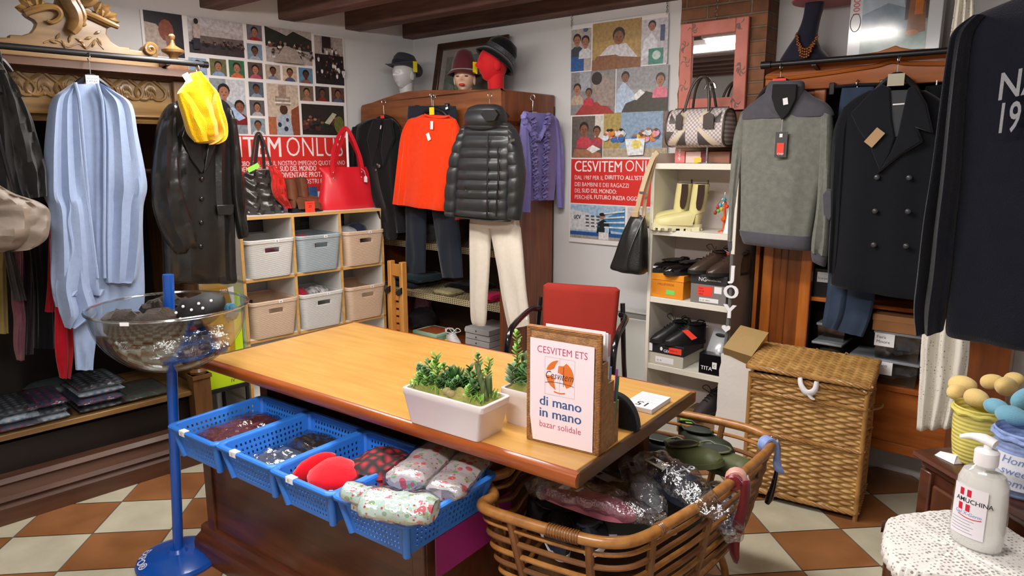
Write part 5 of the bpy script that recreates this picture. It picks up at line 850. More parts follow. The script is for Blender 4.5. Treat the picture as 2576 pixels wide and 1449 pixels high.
m = MB(M_rb); m.tf = Matrix.Translation((p[0]+.02, p[1], .628)) @ Matrix.Rotation(rad(-8), 4, 'Z') @ Matrix.Rotation(rad(10), 4, 'X'); m.ell((0, 0, 0), (.088, .075, .038), 30, 14, lambda q: Vector((q.x, q.y*(1-.12*q.x), q.z))*(1+.07*noise.noise(q*2.5))); m.put('crown', T)
m = MB(M_rb); m.tf = Matrix.Translation((p[0]-.062, p[1]-.008, .632)) @ Matrix.Rotation(rad(-8), 4, 'Z') @ Matrix.Rotation(rad(10), 4, 'X'); m.ell((0, 0, 0), (.020, .079, .039), 24, 12, lambda q: Vector((math.copysign(abs(q.x)**.6, q.x), q.y, q.z))*(1+.05*noise.noise(q*3))); m.put('cuff', T)
M_chk = plaid('buffalo_check', '#a01828', '#120c10')
p = FT.z(935, 1165, .65); lump('checked_scarf', 'black and red checked scarf heaped at the back of the third blue tray', 'scarf', FT, (p[0]+.01, p[1]+.03, .61), (.11, .12, .062), M_chk, .25, 3, 3, 28, 16); p = FT.z(850, 1160, .6); lump('black_glove', 'black wool glove beside the red beanie', 'glove', FT, (p[0]+.09, p[1]-.05, .585), (.075, .06, .035), M_velv, .3, 3, 5)
def floral(name, base):
    m = mat(name, base, .7, bump=.2, bs=120); nt = m.node_tree; N = nt.nodes.new; Lk = nt.links.new; p = nt.nodes['Principled BSDF']; tc = N('ShaderNodeTexCoord'); c = None
    for sc, thr, col, off in ((11, .26, '#8fb088', 3.3), (9, .30, '#d9606c', 0), (21, .2, '#c24458', 7.1), (24, .17, '#e8c860', 1.7)):
        mp = N('ShaderNodeMapping'); mp.inputs['Location'].default_value = (off, off, off); Lk(tc.outputs['Object'], mp.inputs[0]); v = N('ShaderNodeTexVoronoi'); v.inputs['Scale'].default_value = sc*2.7; Lk(mp.outputs[0], v.inputs['Vector'])
        t = N('ShaderNodeMath'); t.operation = 'LESS_THAN'; t.inputs[1].default_value = thr; Lk(v.outputs['Distance'], t.inputs[0]); x = N('ShaderNodeMix'); x.data_type = 'RGBA'; Lk(t.outputs[0], x.inputs[0]); x.inputs[7].default_value = lin(col)
        if c: Lk(c, x.inputs[6])
        else: x.inputs[6].default_value = lin(base)
        c = x.outputs[2]
    Lk(c, p.inputs['Base Color']); return m
M_f1, M_f2 = floral('floral_mint', '#c5dcd2'), floral('floral_rose', '#c4bcbe')
def roll(label, a, b, za, zb, r, mt, sd, fl=.42):
    r = r*1.2
    pa, pb = FT.z(*a, za), FT.z(*b, zb); P = [(pa[0]*(1-t)+pb[0]*t, pa[1]*(1-t)+pb[1]*t, za*(1-t)+zb*t) for t in (0, .1, .3, .5, .7, .9, 1)]; T = thing('floral_cloth', label, 'packaged cloth', FT, (P[3][0], P[3][1], min(za, zb)-r*fl), 'floral cloths in plastic')
    for nm, k, mm, n in (('rolled_cloth', .93, mt, 14), ('plastic_wrapper', 1.06, M_film, 22)):
        m = MB(mm); m.tube(P, [r*.75*k, r*k, r*k, r*k, r*k, r*k, r*.78*k], n, 5, flat=fl); m.v = [tuple(Vector(v)+Vector((0, 0, 1))*noise.noise(Vector(v)*28+Vector((sd, 0, 0)))*(.008 if nm[0] == 'r' else .011)) for v in m.v]; m.put(nm, T)
    return T
roll('floral cloth pack lowest in the rightmost tray', (1010, 1290), (1130, 1225), .60, .60, .062, M_f1, 1); roll('floral cloth pack nearest the rattan cradle in the rightmost tray', (1110, 1245), (1195, 1150), .655, .655, .055, M_f2, 2); roll('floral cloth pack in the middle of the rightmost tray', (1010, 1215), (1120, 1120), .665, .655, .06, M_f2, 3); roll('mint floral cloth pack lying across the front rim of the rightmost tray', (915, 1262), (1095, 1285), .685, .68, .05, M_f1, 4, .6); roll('narrow floral cloth end poking out over the left rim of the rightmost tray', (868, 1232), (960, 1262), .685, .67, .03, M_f1, 5, .7)
T = thing('folder', 'magenta paper folder against the right side of the counter body', 'folder', FT, (-.41, .05, .36)); MB(mat('magenta_card', '#a02878', .5)).box(-.4145, -.411, -.10, .27, .37, .50).put('cover', T); MB(M_paper).box(-.418, -.4147, -.095, .265, .372, .495).put('sheets', T)
# ---------- planters ----------
M_pot = mat('white_ceramic', '#ddd3d2', .35, coat=.2); M_moss = mat('moss', '#66742a', .95, col2='#8a7c48', vs=30, bump=1, bs=120); M_l = [mat('leaf_%s' % n, c, .45, var=.25, vs=30) for n, c in (('jade', '#507c3e'), ('light', '#80ab4a'), ('blue', '#6c8a64'), ('dark', '#34622c'))]; M_cac = mat('cactus_green', '#55663c', .7, wave=.5, ws=40, wdir='X'); M_stem = mat('stem_brown', '#6a5a34', .8)
def planter(label, c, w, d, h):
    T = thing('planter', label, 'planter', FT, (c[0], c[1], tt), 'white ceramic planters'); m = MB(M_pot); q = lambda k, z, i=0: [(c[0]+x, c[1]+y, tt+z) for x, y in rrect(w/2*k-i, d/2*k-i, .012, 3)]
    m.loft([q(.86, .0), q(.87, .004), q(.985, h-.022), q(1.0, h-.02), q(1.01, h-.002), q(1, h), q(1, h, .008), q(.97, h-.03, .008)], 1, 1); m.put('pot', T)
    m = MB(M_moss); m.grid(lambda u, v: (c[0]+(u-.5)*w*.93, c[1]+(v-.5)*d*.9, tt+h-.008+.022*min(1, 6*min(u, 1-u, v, 1-v))*(1+.9*noise.noise((u*9, v*5, c[0]*40)))), 34, 16); m.put('moss', T); return T
def leaf(m, p, dr, L, w, th=.25, n=7): m.tf = Matrix.Translation(p) @ Vector(dr).to_track_quat('Z', 'Y').to_matrix().to_4x4(); m.ell((0, 0, L/2), (w/2, w/2*th, L/2), n, 5); m.tf = None
def sprig(nm, T, x, y, z, h, n, L, w, mt, lean=(0, 0), sd=0):
    R = random.Random(sd); m = MB(mt)
    for i in range(n):
        t = (i+1)/n; a = i*2.4+R.random()*.5; p = (x+lean[0]*t*h, y+lean[1]*t*h, z+h*t); k = 1-.35*t
        for s in (0, pi): leaf(m, p, (cos(a+s), sin(a+s), .55+.4*t), L*k, w*k)
    m.use(M_stem).tube([(x, y, z-.02), (x+lean[0]*h, y+lean[1]*h, z+h)], [.003, .0018], 6); m.put(nm, T)
c1 = (-.474, .068); T = planter('longer white planter of mixed succulents at the front edge of the counter', c1, .318, .14, .112); zt = tt+.11
for i, (x, y, h, n, L, w, mi, le) in enumerate(((-.565, .075, .095, 9, .036, .026, 1, .1), (-.60, .065, .05, 6, .032, .024, 2, -.3), (-.53, .05, .07, 8, .028, .02, 1, .05), (-.58, .04, .06, 7, .028, .02, 0, .1), (-.44, .095, .075, 8, .03, .022, 3, .05), (-.555, .03, .035, 5, .026, .02, 1, 0), (-.415, .08, .065, 7, .03, .02, 0, .1), (-.51, .09, .06, 8, .03, .02, 3, 0), (-.39, .05, .05, 6, .028, .02, 3, .1), (-.61, .1, .06, 6, .03, .024, 0, 0), (-.46, .06, .045, 7, .024, .014, 1, 0))): sprig('jade_sprig', T, x, y, zt, h, n, L, w, M_l[mi], (le, 0), i+1)
sprig('tall_sprig', T, -.40, .115, zt, .10, 10, .03, .02, M_l[1], (.2, .05), 40); R = random.Random(9)
for i in range(18): sprig('jade_sprig', T, R.uniform(-.61, -.36), R.uniform(.03, .115), zt, R.uniform(.025, .055), 7, .026, .019, M_l[i % 4], (R.uniform(-.4, .4), 0), 60+i)
sprig('tall_sprig', T, -.41, .11, zt, .11, 11, .028, .018, M_l[0], (-.1, .05), 41)
m = MB(M_l[3])
for k in range(26): a = k*2.4; q = .25+k/26*.9; leaf(m, (-.485, .085, zt+.02), (sin(q)*cos(a), sin(q)*sin(a), cos(q)), .055, .013)
m.put('rosette', T)
m = MB(M_l[1]); R = random.Random(4)
for k in range(170): x, y = c1[0]+R.uniform(-.14, .14), c1[1]+R.uniform(-.055, .05); leaf(m, (x, y, zt), (R.uniform(-.6, .6), R.uniform(-.6, .6), 1), R.uniform(.018, .034), .006, .6, 5)
m.put('sedum', T, kind='stuff')
for x, y, h, r, lx in ((-.345, .06, .105, .0085, -.035), (-.362, .09, .06, .012, 0)): m = MB(M_cac); m.tube([(x, y, zt-.01), (x+lx*.5, y, zt+h*.5), (x+lx, y, zt+h), (x+lx*1.02, y, zt+h+r*.8)], [r, r, r*.9, r*.25], 12, 4); m.put('cactus', T)
for x, y in ((-.45, .025), (-.475, .035), (-.46, .05)): m = MB(mat('stone_plant', '#8a7c54', .9, bump=.8, bs=100)); m.ell((x, y, zt+.008), (.018, .016, .014), 10, 6); m.put('stone_cactus', T)
c2 = (-.275, .24); T = planter('smaller white planter half hidden behind the wicker sign holder', c2, .22, .13, .112)
sprig('tall_sprig', T, -.352, .225, zt, .165, 15, .03, .02, M_l[1], (-.05, .05), 44)
for x, y, h, r in ((-.285, .27, .14, .013), (-.33, .255, .10, .016), (-.355, .27, .085, .014)): m = MB(M_cac); m.tube([(x, y, zt-.01), (x+.004, y, zt+h*.5), (x, y, zt+h), (x, y, zt+h+r*.7)], [r, r*1.1, r, r*.3], 12, 4); m.put('cactus', T)
for i, (x, y, h) in enumerate(((-.325, .22, .075), (-.29, .215, .075), (-.35, .235, .06), (-.26, .23, .06), (-.31, .25, .10), (-.36, .215, .06))): sprig('jade_sprig', T, x, y, zt, h, 8, .04, .028, M_l[2 if i % 2 else 0], (.1*(-1)**i, 0), 20+i)
# ---------- wicker sign holder ----------
M_wick = mat('honey_wicker', '#ac743c', .6, wave=.9, ws=70, wdir='Z', var=.3, vs=40); M_wickx = mat('brown_wicker', '#a67a50', .65, bump=.9, bs=220, var=.35, vs=60)
SG = Fr((.043, 1.936), -32.0); sw, sz = .23, tt; T = thing('sign_holder', 'stepped wicker letter rack carrying the shop sign on the counter', 'sign holder', SG, (.115, .06, tt))
m = MB(M_wickx); m.box(.006, sw-.006, .004, .012, sz+.003, sz+.34); m.put('front_panel', T)
for a, b in (((0.005, 0, sz), (.005, 0, sz+.345)), ((sw-.005, 0, sz), (sw-.005, 0, sz+.345)), ((0, 0, sz+.34), (sw, 0, sz+.34)), ((0, 0, sz+.007), (sw, 0, sz+.007))): MB(M_wick).bar((a[0], .007, a[2]), (b[0], .007, b[2]), .014, .014, (0, 1, 0)).put('woven_border', T, bev=.004)
for x in (0, sw-.005): m = MB(M_wickx); m.add([(x+d, y, sz+z) for d in (0, .005) for y, z in ((.012, 0), (.135, 0), (.135, .125), (.097, .125), (.097, .195), (.052, .195), (.052, .26), (.012, .26))], [(0, 1, 2, 3, 4, 5, 6, 7), (15, 14, 13, 12, 11, 10, 9, 8)]+[(i, 8+i, 8+(i+1) % 8, (i+1) % 8) for i in range(8)]); m.put('side_panel', T)
for y, h in ((.05, .26), (.095, .195), (.133, .125)): MB(M_wickx).box(.005, sw-.005, y-.002, y+.002, sz, sz+h).put('divider', T)
MB(M_wickx).box(.005, sw-.005, .012, .133, sz, sz+.004).put('bottom', T)
# the sheet
M_sheet = mat('pinkish_paper', '#eddce4', .6); T2 = thing('shop_sign', 'white paper shop sign with blue slogan in the wicker holder on the counter', 'sign', SG, (.115, -.003, sz+.01))
MB(M_sheet).prism([(.022, sz+.008), (.213, sz+.008), (.213, sz+.31), (.012, sz+.312), (.012, sz+.08)], -.0022, -.0008).put('sheet', T2, ang=0)
yy = -.0026; m = MB(mat('sign_magenta', '#b0385e', .6)); m.text('CESVITEM ETS', .036, sz+.272, .029, yy, w=.157, bold=-.004); m.text('bazar solidale', .045, sz+.052, .027, yy, w=.132, bold=-.004); m.put('lettering', T2, ang=0)
m = MB(mat('sign_blue', '#34568a', .6)); m.text('di mano', .045, sz+.118, .040, yy, w=.132, bold=.014); m.text('in mano', .045, sz+.083, .040, yy, w=.132, bold=.014)
# slab serifs on the stems
m.put('lettering', T2, ang=0)
m = MB(mat('logo_orange', '#d8702a', .6)); cx, cz, r = .108, sz+.213, .044
arc = lambda a0, a1, k=1, n=10: [(cx+r*k*cos(rad(a0+(a1-a0)*i/n)), yy, cz+r*k*sin(rad(a0+(a1-a0)*i/n))) for i in range(n+1)]
m.poly(arc(95, 165)+[(cx-.03, yy, cz+.012), (cx-.018, yy, cz+.018), (cx-.012, yy, cz+.032)]); m.poly(arc(-35, 62)+[(cx+.012, yy, cz+.03), (cx-.004, yy, cz+.028), (cx-.006, yy, cz+.008), (cx+.01, yy, cz+.004), (cx+.012, yy, cz-.02), (cx+.022, yy, cz-.034)]); m.poly(arc(185, 230)+[(cx-.012, yy, cz-.044), (cx-.018, yy, cz-.02), (cx-.016, yy, cz-.008), (cx-.03, yy, cz-.004)]); m.poly(arc(250, 290, 1.22)+arc(290, 250, 1.13)); m.put('logo_globe', T2, ang=0)
m = MB(M_ink); y3 = -.0031; m.text('Cesvitem', cx-.044, cz-.012, .032, y3, w=.088, bold=-.01, shear=.35); m.prism([(cx+.012, cz-.03), (cx+.0132, cz-.03), (cx+.0132, cz+.028), (cx+.012, cz+.028)], y3, y3+.0004); m.tube([(cx-.046, y3, cz-.026), (cx-.02, y3, cz-.021), (cx+.02, y3, cz-.022), (cx+.045, y3, cz-.025)], .0006, 4, 4); m.put('script', T2, ang=0)
m = MB(mat('logo_grid', '#c2a6b0', .6))
for a in (-.047, 0, .047): m.box(cx+a-.0004, cx+a+.0004, yy-.0001, yy, cz-.06, cz+.05)
for a in (-.06, .05): m.box(cx-.047, cx+.047, yy-.0001, yy, cz+a-.0004, cz+a+.0004)
m.put('logo_frame', T2, ang=0)
T = thing('plastic_sleeves', 'clear plastic document sleeves standing in the wicker sign holder', 'document sleeves', SG, (.14, .07, sz+.008))
for k in range(3): MB(M_paper if k < 2 else clear('sleeve_plastic', '#eef1f6', .25, .2)).box(.03-.004*k, sw-.012+.003*k, .056+k*.011, .0572+k*.011, sz+.008, sz+.342-.006*k).put('sleeve', T)
for k, (x, y, z1, col, lb) in enumerate(((.19, .115, .205, '#1f2f5c', 'dark blue pen'), (.205, .112, .19, '#7f9cc8', 'pale blue pen'), (.222, .118, .185, '#a44a9a', 'purple pen'), (.228, .114, .165, '#1f6a48', 'green pen'), (.18, .112, .225, '#d8a02a', 'yellow pencil'))):
    n = lb.split()[1]; T = thing(n, lb+' standing in the wicker sign holder', n, SG, (x, y, sz+.006)); MB(mat('pen_%d' % k, col, .4)).tube([(x-.004, y, sz+.008), (x+.004, y+.003, sz+z1+.01)], .0038, 8).put('barrel', T); MB(mat('pen_%d' % k, col, .4)).tube([(x+.004, y+.003, sz+z1+.01), (x+.005, y+.0034, sz+z1+.035)], [.0044, .0034], 8).put('cap', T)
T = thing('half_round_piece', 'black half-round object standing behind the wicker sign holder', 'desk accessory', FT, (-.085, .36, tt)); m = MB(M_blk); m.prism([(-.085+.085*cos(pi*i/20), tt+.105*sin(pi*i/20)) for i in range(21)], .345, .385); m.put('shell', T, bev=.008)  # plain black half-round piece, its use not identified
T = thing('calendar', 'small white tear-off calendar lying upside down near the counter corner', 'calendar', FT, (-.08, .585, tt)); cal = Fr(FT.w(-.08, .585)[:2], -36.3-4)
ORG[T] = (-.08, .585, tt); m = MB(M_paper); m.box(-.132, -.028, .513, .66, tt+.0005, tt+.016); m.put('pad', T, bev=.001)
fn = lambda p, q: (-.08-p, .585-q, tt+.0166); m = MB(M_ink); m.text('15', -.02, .022, .05, 0, fn=fn, bold=.01); m.box(-.126, -.034, .572, .573, tt+.0162, tt+.0166); m.put('print', T, ang=0); m = MB(mat('grey_print', '#a8a8b0', .6)); [m.box(-.124+.0*k, -.04-.01*(k % 3), .59+.011*k, .593+.011*k, tt+.0162, tt+.0165) for k in range(5)]; m.put('fine_print', T, ang=0)
# ---------- rattan cradle full of clogs ----------
M_rat = mat('rattan', '#8e5a26', .4, col2='#b07a3c', vs=9, coat=.35, stretch=(4, 4, 4)); M_ratd = mat('rattan_dark', '#6a4220', .45, col2='#86562a', vs=9, coat=.3)
RZ = .585; rp = [(1275, 1188), (1222, 1206), (1192, 1228), (1190, 1256), (1225, 1282), (1300, 1308), (1400, 1338), (1500, 1362), (1575, 1364), (1632, 1346), (1691, 1312), (1764, 1268), (1843, 1210), (1902, 1162), (1936, 1128), (1938, 1104), (1910, 1088), (1860, 1072), (1790, 1056), (1728, 1044)]
RW = [FT.l(*onz(a, b, RZ)) for a, b in rp]; RW = [(max(x, -.335) if y < .14 else x, y) for x, y in RW]; a, b = RW[0], RW[-1]; RW += [(b[0]-.14, b[1]-.02), (b[0]-.27, b[1]-.12), (a[0]+.02, a[1]+.60), (a[0]-.03, a[1]+.45), (a[0]-.04, a[1]+.25), (a[0]-.03, a[1]+.1)]
rc = (sum(p[0] for p in RW)/len(RW), sum(p[1] for p in RW)/len(RW))
def ring(k, z, n=5):
    P = [(rc[0]+(x-rc[0])*k, rc[1]+(y-rc[1])*k, z) for x, y in RW]; L = len(P); Q = cr([P[-1]]+P+[P[0], P[1]], n)[n:-n]; return Q
T = thing('rattan_cradle', 'oblong open rattan cradle basket at the counter corner, full of clogs', 'basket', FT, (rc[0], rc[1], 0))
Q = ring(1, RZ); MB(M_rat).tube(Q, .0165, 12).put('rim', T)
prof_k = lambda z: .78+.22*((z-.24)/(RZ-.24))**.7
for i in range(7): z = RZ-.042-.046*i; MB(M_rat if i % 2 == 0 else M_ratd).tube(ring(prof_k(z), z), .0085 if i else .007, 8).put('rail', T)
Qn = len(Q)
for idx in (6, 12, 24, 34, 46, 57, 68, 78, 88, 100, 112, 122):
    i = idx % Qn; P = [Vector(((Q[i][0]-rc[0])*prof_k(z)+rc[0], (Q[i][1]-rc[1])*prof_k(z)+rc[1], z)) for z in (RZ, .5, .42, .34, .25)]; MB(M_ratd).tube(P, [.012, .013, .013, .013, .012], 8, 3).put('upright', T)
for i0 in (29, 47):
    m = MB(M_ratd); r0 = .018
    for k in range(12 if i0 == 29 else 3):
        p, q = Vector(Q[(i0+k//3) % Qn]), Vector(Q[(i0+k//3+1) % Qn]); c = p.lerp(q, (k % 3)/3); d = (q-p).normalized(); s = d.cross(Vector((0, 0, 1))); m.tube([c+(s*cos(t)+Vector((0, 0, 1))*sin(t))*r0 for t in [2*pi*j/10 for j in range(11)]], .0028, 5)
    m.put('cane_wrapping', T)
m = MB(mat('cane_floor', '#5a3c1e', .7, bump=.8, bs=120)); m.loft([[(x, y, .232) for x, y, z in ring(.78, 0, 2)], [(x, y, .246) for x, y, z in ring(.78, 0, 2)]]); m.put('floor_panel', T)
for sx, sy in ((.17, .30), (.17, -.30), (-.2, .30), (-.2, -.30)):
    x, y = rc[0]+sx, rc[1]+sy; MB(M_rat).tube([(x, y, .235), (x*1+.05*(1 if sx > 0 else -1), y+.05*(1 if sy > 0 else -1), .14), (x+.06*(1 if sx > 0 else -1), y+.09*(1 if sy > 0 else -1), .0)], .014, 10, 5).put('leg', T)
# clogs and packaged slippers
M_olive = mat('olive_rubber', '#5a6240', .5, var=.1); M_nav = mat('navy_rubber', '#1a2030', .5); M_grn = mat('dark_green_rubber', '#2a3428', .5); M_foam = mat('white_foam', '#c9cbd0', .6); M_pinkf = mat('pink_foam', '#d07a90', .6)
def clog(label, px, py, z, ang, mt, ms, tilt=(0, 0), L=.26):
    x, y = FT.z(px, py, z); T = shoe(FT, x-L*.5*cos(rad(ang)), y-L*.5*sin(rad(ang)), z-.05, ang, L, mt, ms, label, 'rubber clogs in the rattan cradle', w=.105, h=.085, slip=True, name='clog', cat='clog', lining=MATS.get('clog_lining') or mat('clog_lining', '#2f3630', .8)); T.rotation_euler[0] += rad(tilt[0]); T.rotation_euler[1] += rad(tilt[1]); return T
for lb, px, py, z, an, mt, ms, ti in (('olive green clog nearest the blue ribbon, toe towards the hamper', 1830, 1150, .535, -28, M_olive, M_olive, (8, -14)), ('olive green clog beside its pair, under the counter corner', 1750, 1135, .56, -24, M_olive, M_olive, (6, -18)), ('dark olive clog behind the two upper green clogs', 1775, 1100, .52, -20, M_grn, M_grn, (0, -6)),
        ('navy clog with white piping at the front of the cradle', 1500, 1322, .50, 115, M_nav, M_foam, (-12, 10)), ('dark green clog with white piping nearest the front rim', 1610, 1312, .49, 60, M_grn, M_foam, (-20, 8)), ('navy clog low at the left front of the cradle', 1400, 1318, .45, 130, M_nav, M_foam, (5, 0)), ('black clog under the pink packaged slipper', 1420, 1290, .44, 20, M_black, M_black, (0, 4)), ('dark green clog low at the right front of the cradle', 1690, 1280, .46, 70, M_grn, M_grn, (10, 0)), ('navy clog low beside the right rails', 1780, 1250, .42, 80, M_nav, M_foam, (0, 0)), ('olive clog poking out below the pink ribbon', 1800, 1300, .32, 95, M_olive, M_olive, (0, 0)), ('black clog deep in the middle of the cradle', 1560, 1240, .43, 40, M_black, M_black, (0, 0)), ('navy clog under the counter edge', 1600, 1170, .44, 10, M_nav, M_nav, (0, -8)), ('black clog at the back of the cradle', 1680, 1120, .46, 0, M_black, M_black, (0, 0))): clog(lb, px, py, z, an, mt, ms, ti)
M_wrap = clear('slipper_wrapper', '#eceef2', .2, .1, 1.0, 26)
def pslip(label, a, b, z, w, h, mt, ms, roll_=0, tag=None):
    p, q = FT.z(*a, z), FT.z(*b, z); L = math.dist(p, q); ang = math.degrees(math.atan2(q[1]-p[1], q[0]-p[0])); f = FT.sub(p[0], p[1], ang); T = thing('packaged_slipper', label, 'packaged slipper', f, (L/2, 0, z), 'slippers in clear bags'); R = []
    m = MB(ms); sole(m, L, w, z, z+.018); m.put('sole', T); m = MB(mt)
    for i in range(15): s = i/14; hw = w*(.36*(1-s)+.5*s)*min(1, (4.3*s*(1-s)+.03)**.42); R.append([(s*L, hw*cos(a_), z+.016+(h if s > .38 else h*.25)*max(0, sin(a_))*min(1, (1-s)*5+.1)) for a_ in [pi*k/10 for k in range(11)]])
    m.loft(R, closed=False); m.put('upper', T, solid=.004)
    if tag: m = MB(tag); m.tf = Matrix.Translation((L*.22, -w*.05, z+.05)) @ Matrix.Rotation(rad(roll_), 4, 'Z'); m.box(-.045, .045, -.02, .02, -.001, .001); m.use(M_ink).box(-.035, -.005, -.012, .012, .001, .0014); m.put('price_label', T)
    m = MB(M_wrap); P = [(-.05, 0, z+.02), (0, 0, z+.028), (L*.3, 0, z+.035), (L*.6, 0, z+.04), (L*.95, 0, z+.03), (L+.06, 0, z+.02)]; m.tube(P, [w*.25, w*.5, w*.58, w*.62, w*.5, w*.3], 22, 6, flat=.62); m.v = [(x, y, zz+.016*noise.noise((x*30, y*30, zz*30))) for x, y, zz in m.v]; m.put('plastic_wrapper', T); return T
M_whitetag = mat('ivory_label', '#dcd4c0', .6)
pslip('pink packaged slipper lying along the left inside of the cradle', (1365, 1245), (1595, 1308), .55, .10, .03, M_pinkf, M_pinkf); T = pslip('navy packaged slipper with white anchor print and ivory label', (1632, 1190), (1762, 1270), .575, .12, .055, M_nav, M_nav, 10, M_whitetag); T.rotation_euler[1] += rad(6)
pslip('grey packaged slipper between the pink and navy ones', (1590, 1190), (1640, 1290), .535, .1, .04, mat('grey_felt2', '#8f9094', .9), M_foam, 0, M_foam); pslip('dark packaged slipper with grey label under the counter edge', (1500, 1215), (1580, 1290), .505, .1, .03, M_nav, M_black, 20, M_foam); pslip('blue patterned packaged slipper hanging low by the right rails', (1800, 1250), (1835, 1345), .40, .1, .04, mat('blue_print', '#3a4a78', .8, col2='#c8ccd8', vs=50), M_foam)
# white anchor on the navy slipper
T_ = T; m = MB(M_foam); k = ORG[T]; L = k[0]*2
for P in ([(-.0, -.03), (0, .03)], [(-.018, .014), (.018, .014)]): m.tube([(L*.62+a, b, k[2]+.079) for a, b in P], .003, 6)
m.tube([(L*.62+.024*cos(a), -.012+.024*sin(a), k[2]+.078) for a in [pi+pi*i/8 for i in range(9)]], .003, 6); m.tube([(L*.62+.008*cos(a), .037+.008*sin(a), k[2]+.079) for a in [2*pi*i/8 for i in range(9)]], .0025, 6); m.put('anchor_print', T)
# ribbons tied to the cradle rim
M_sat = {n: mat('satin_'+n, c, .35, sheen=.4, var=.15, vs=30) for n, c in (('blue', '#8fa6e0'), ('pink', '#e0a49a'), ('red', '#7a1422'))}
def ribbon(name, label, px, py, tails, mt, w=.018, R_=.026, knot=True):
    x, y = FT.z(px, py, RZ); T = thing(name, label, 'ribbon', FT, (x, y, RZ-.1)); dx = Vector((x-rc[0], y-rc[1], 0)).normalized(); tg = Vector((-dx.y, dx.x, 0)); c = Vector((x, y, RZ))
    if knot:
        m = MB(mt)
        for j in range(3): m.tube([c+tg*((j-1)*.011)+(dx*cos(t)+Vector((0, 0, 1))*sin(t))*R_*.85 for t in [2*pi*i/14 for i in range(15)]], .009, 8)
        m.put('knot', T)
    for dx_, dz, wv in tails:
        m = MB(mt); rows = []
        for i in range(13): t = i/12; p = c+dx*(.026+.012*sin(t*5+wv))+tg*(dx_*t)+Vector((0, 0, .01-dz*t)); n_ = (tg*cos(wv+t*1.2)+dx*sin(wv+t*1.2)).normalized(); ww = w*(1 if t < .95 else .4); rows.append([p-n_*ww/2, p+n_*ww/2])
        m.loft(rows, closed=False); m.put('tail', T, solid=.0015)
    return T
ribbon('blue_ribbon', 'pale blue satin ribbon tied at the far right corner of the cradle rim', 1930, 1118, [(.03, .08, .2), (-.06, .1, 1.0)], M_sat['blue'], .03)
ribbon('pink_ribbon', 'salmon pink satin ribbon looped over the right rim of the cradle', 1852, 1204, [(.02, .2, .3)], M_sat['pink'], .034, .03); ribbon('red_ribbon', 'dark red satin ribbon hanging below the pink one', 1845, 1212, [(.02, .30, .9)], M_sat['red'], .034, .02, True)
x, y = FT.z(1936, 1110, RZ); T = thing('shoehorn', 'long black shoehorn hanging from the right corner of the cradle', 'shoehorn', FT, (x+.03, y-.02, .38)); m = MB(M_blackgloss); p0 = Vector((x+.03, y-.012, RZ-.02)); m.tube([p0, p0+Vector((.008, -.012, -.06)), p0+Vector((.004, -.02, -.12)), p0+Vector((-.006, -.024, -.175)), p0+Vector((-.014, -.026, -.2))], [.006, .007, .011, .016, .010], 12, 4, flat=.8); m.put('blade', T); MB(M_blackgloss).tube([p0, p0+Vector((-.02, .01, .035)), p0+Vector((-.035, .016, .036))], .004, 6, 3).put('cord', T)
# ---------- red chair, radiator ----------
M_rc = mat('red_fabric', '#962416', .9, bump=.3, bs=300, var=.06)
f = FB.sub(2.0, -.75, 18); T = thing('armchair', 'red fabric office armchair with black tubular arms behind the counter', 'chair', f, (0, 0, 0))
m = MB(M_rc); R = []
for t in [i/14 for i in range(15)]:
    z = .60+.35*t; R.append([(x*(.93+.07*t), -.0+.05*t-.03*cos(x*5)+y, z-(.012 if t == 1 or t == 0 else 0)) for x, y in rrect(.205-(.02 if t in (0, 1) else 0), .022-(.01 if t in (0, 1) else 0), .02 if t not in (0, 1) else .01, 4)])
m.loft(R); m.put('backrest', T)
m = MB(M_rc); P = rrect(.23, .22, .06, 5); m.loft([[(x*k, -.27+y*k, z) for x, y in P] for k, z in ((.94, .40), (1, .41), (1, .465), (.94, .48))]); m.put('seat', T)
for s in (-1, 1): MB(M_blackgloss).tube([(s*.215, .02, .80), (s*.255, -.04, .80), (s*.262, -.22, .775), (s*.264, -.31, .74), (s*.264, -.345, .66), (s*.264, -.35, .46), (s*.264, -.35, .0)], .0155, 12, 4).put('arm', T); MB(M_blackgloss).tube([(s*.22, .03, .86), (s*.235, .02, .6), (s*.25, .05, .3), (s*.264, .11, 0)], .0125, 10, 4).put('leg', T)
MB(M_blackgloss).tube([(-.25, -.2, .385), (.25, -.2, .385)], .0125, 10).put('crossbar', T)
M_rad = mat('radiator_enamel', '#cfd3cf', .4); x0, zt = FB.at(1540, 775, .09); x1 = 2.14
T = thing('radiator', 'pale grey panel radiator on the back wall beside the shoe shelf', 'radiator', FB, (1.9, -.05, .12)); MB(M_rad).box(1.62, x1, -.085, -.02, .14, zt-.045).put('panel', T, bev=.006); MB(mat('radiator_grille', '#8f938f', .4)).box(1.62, x1, -.078, -.02, zt-.044, zt-.012).put('top_grille', T); MB(M_rad).box(1.615, x1, -.088, -.02, zt-.012, zt).put('top_cover', T, bev=.003)
for x in (1.7, 2.05): MB(M_rad).box(x-.02, x+.02, -.06, -.001, .2, .26).put('bracket', T); MB(M_rad).box(x-.012, x+.012, -.05, -.03, 0, .14).put('foot', T)
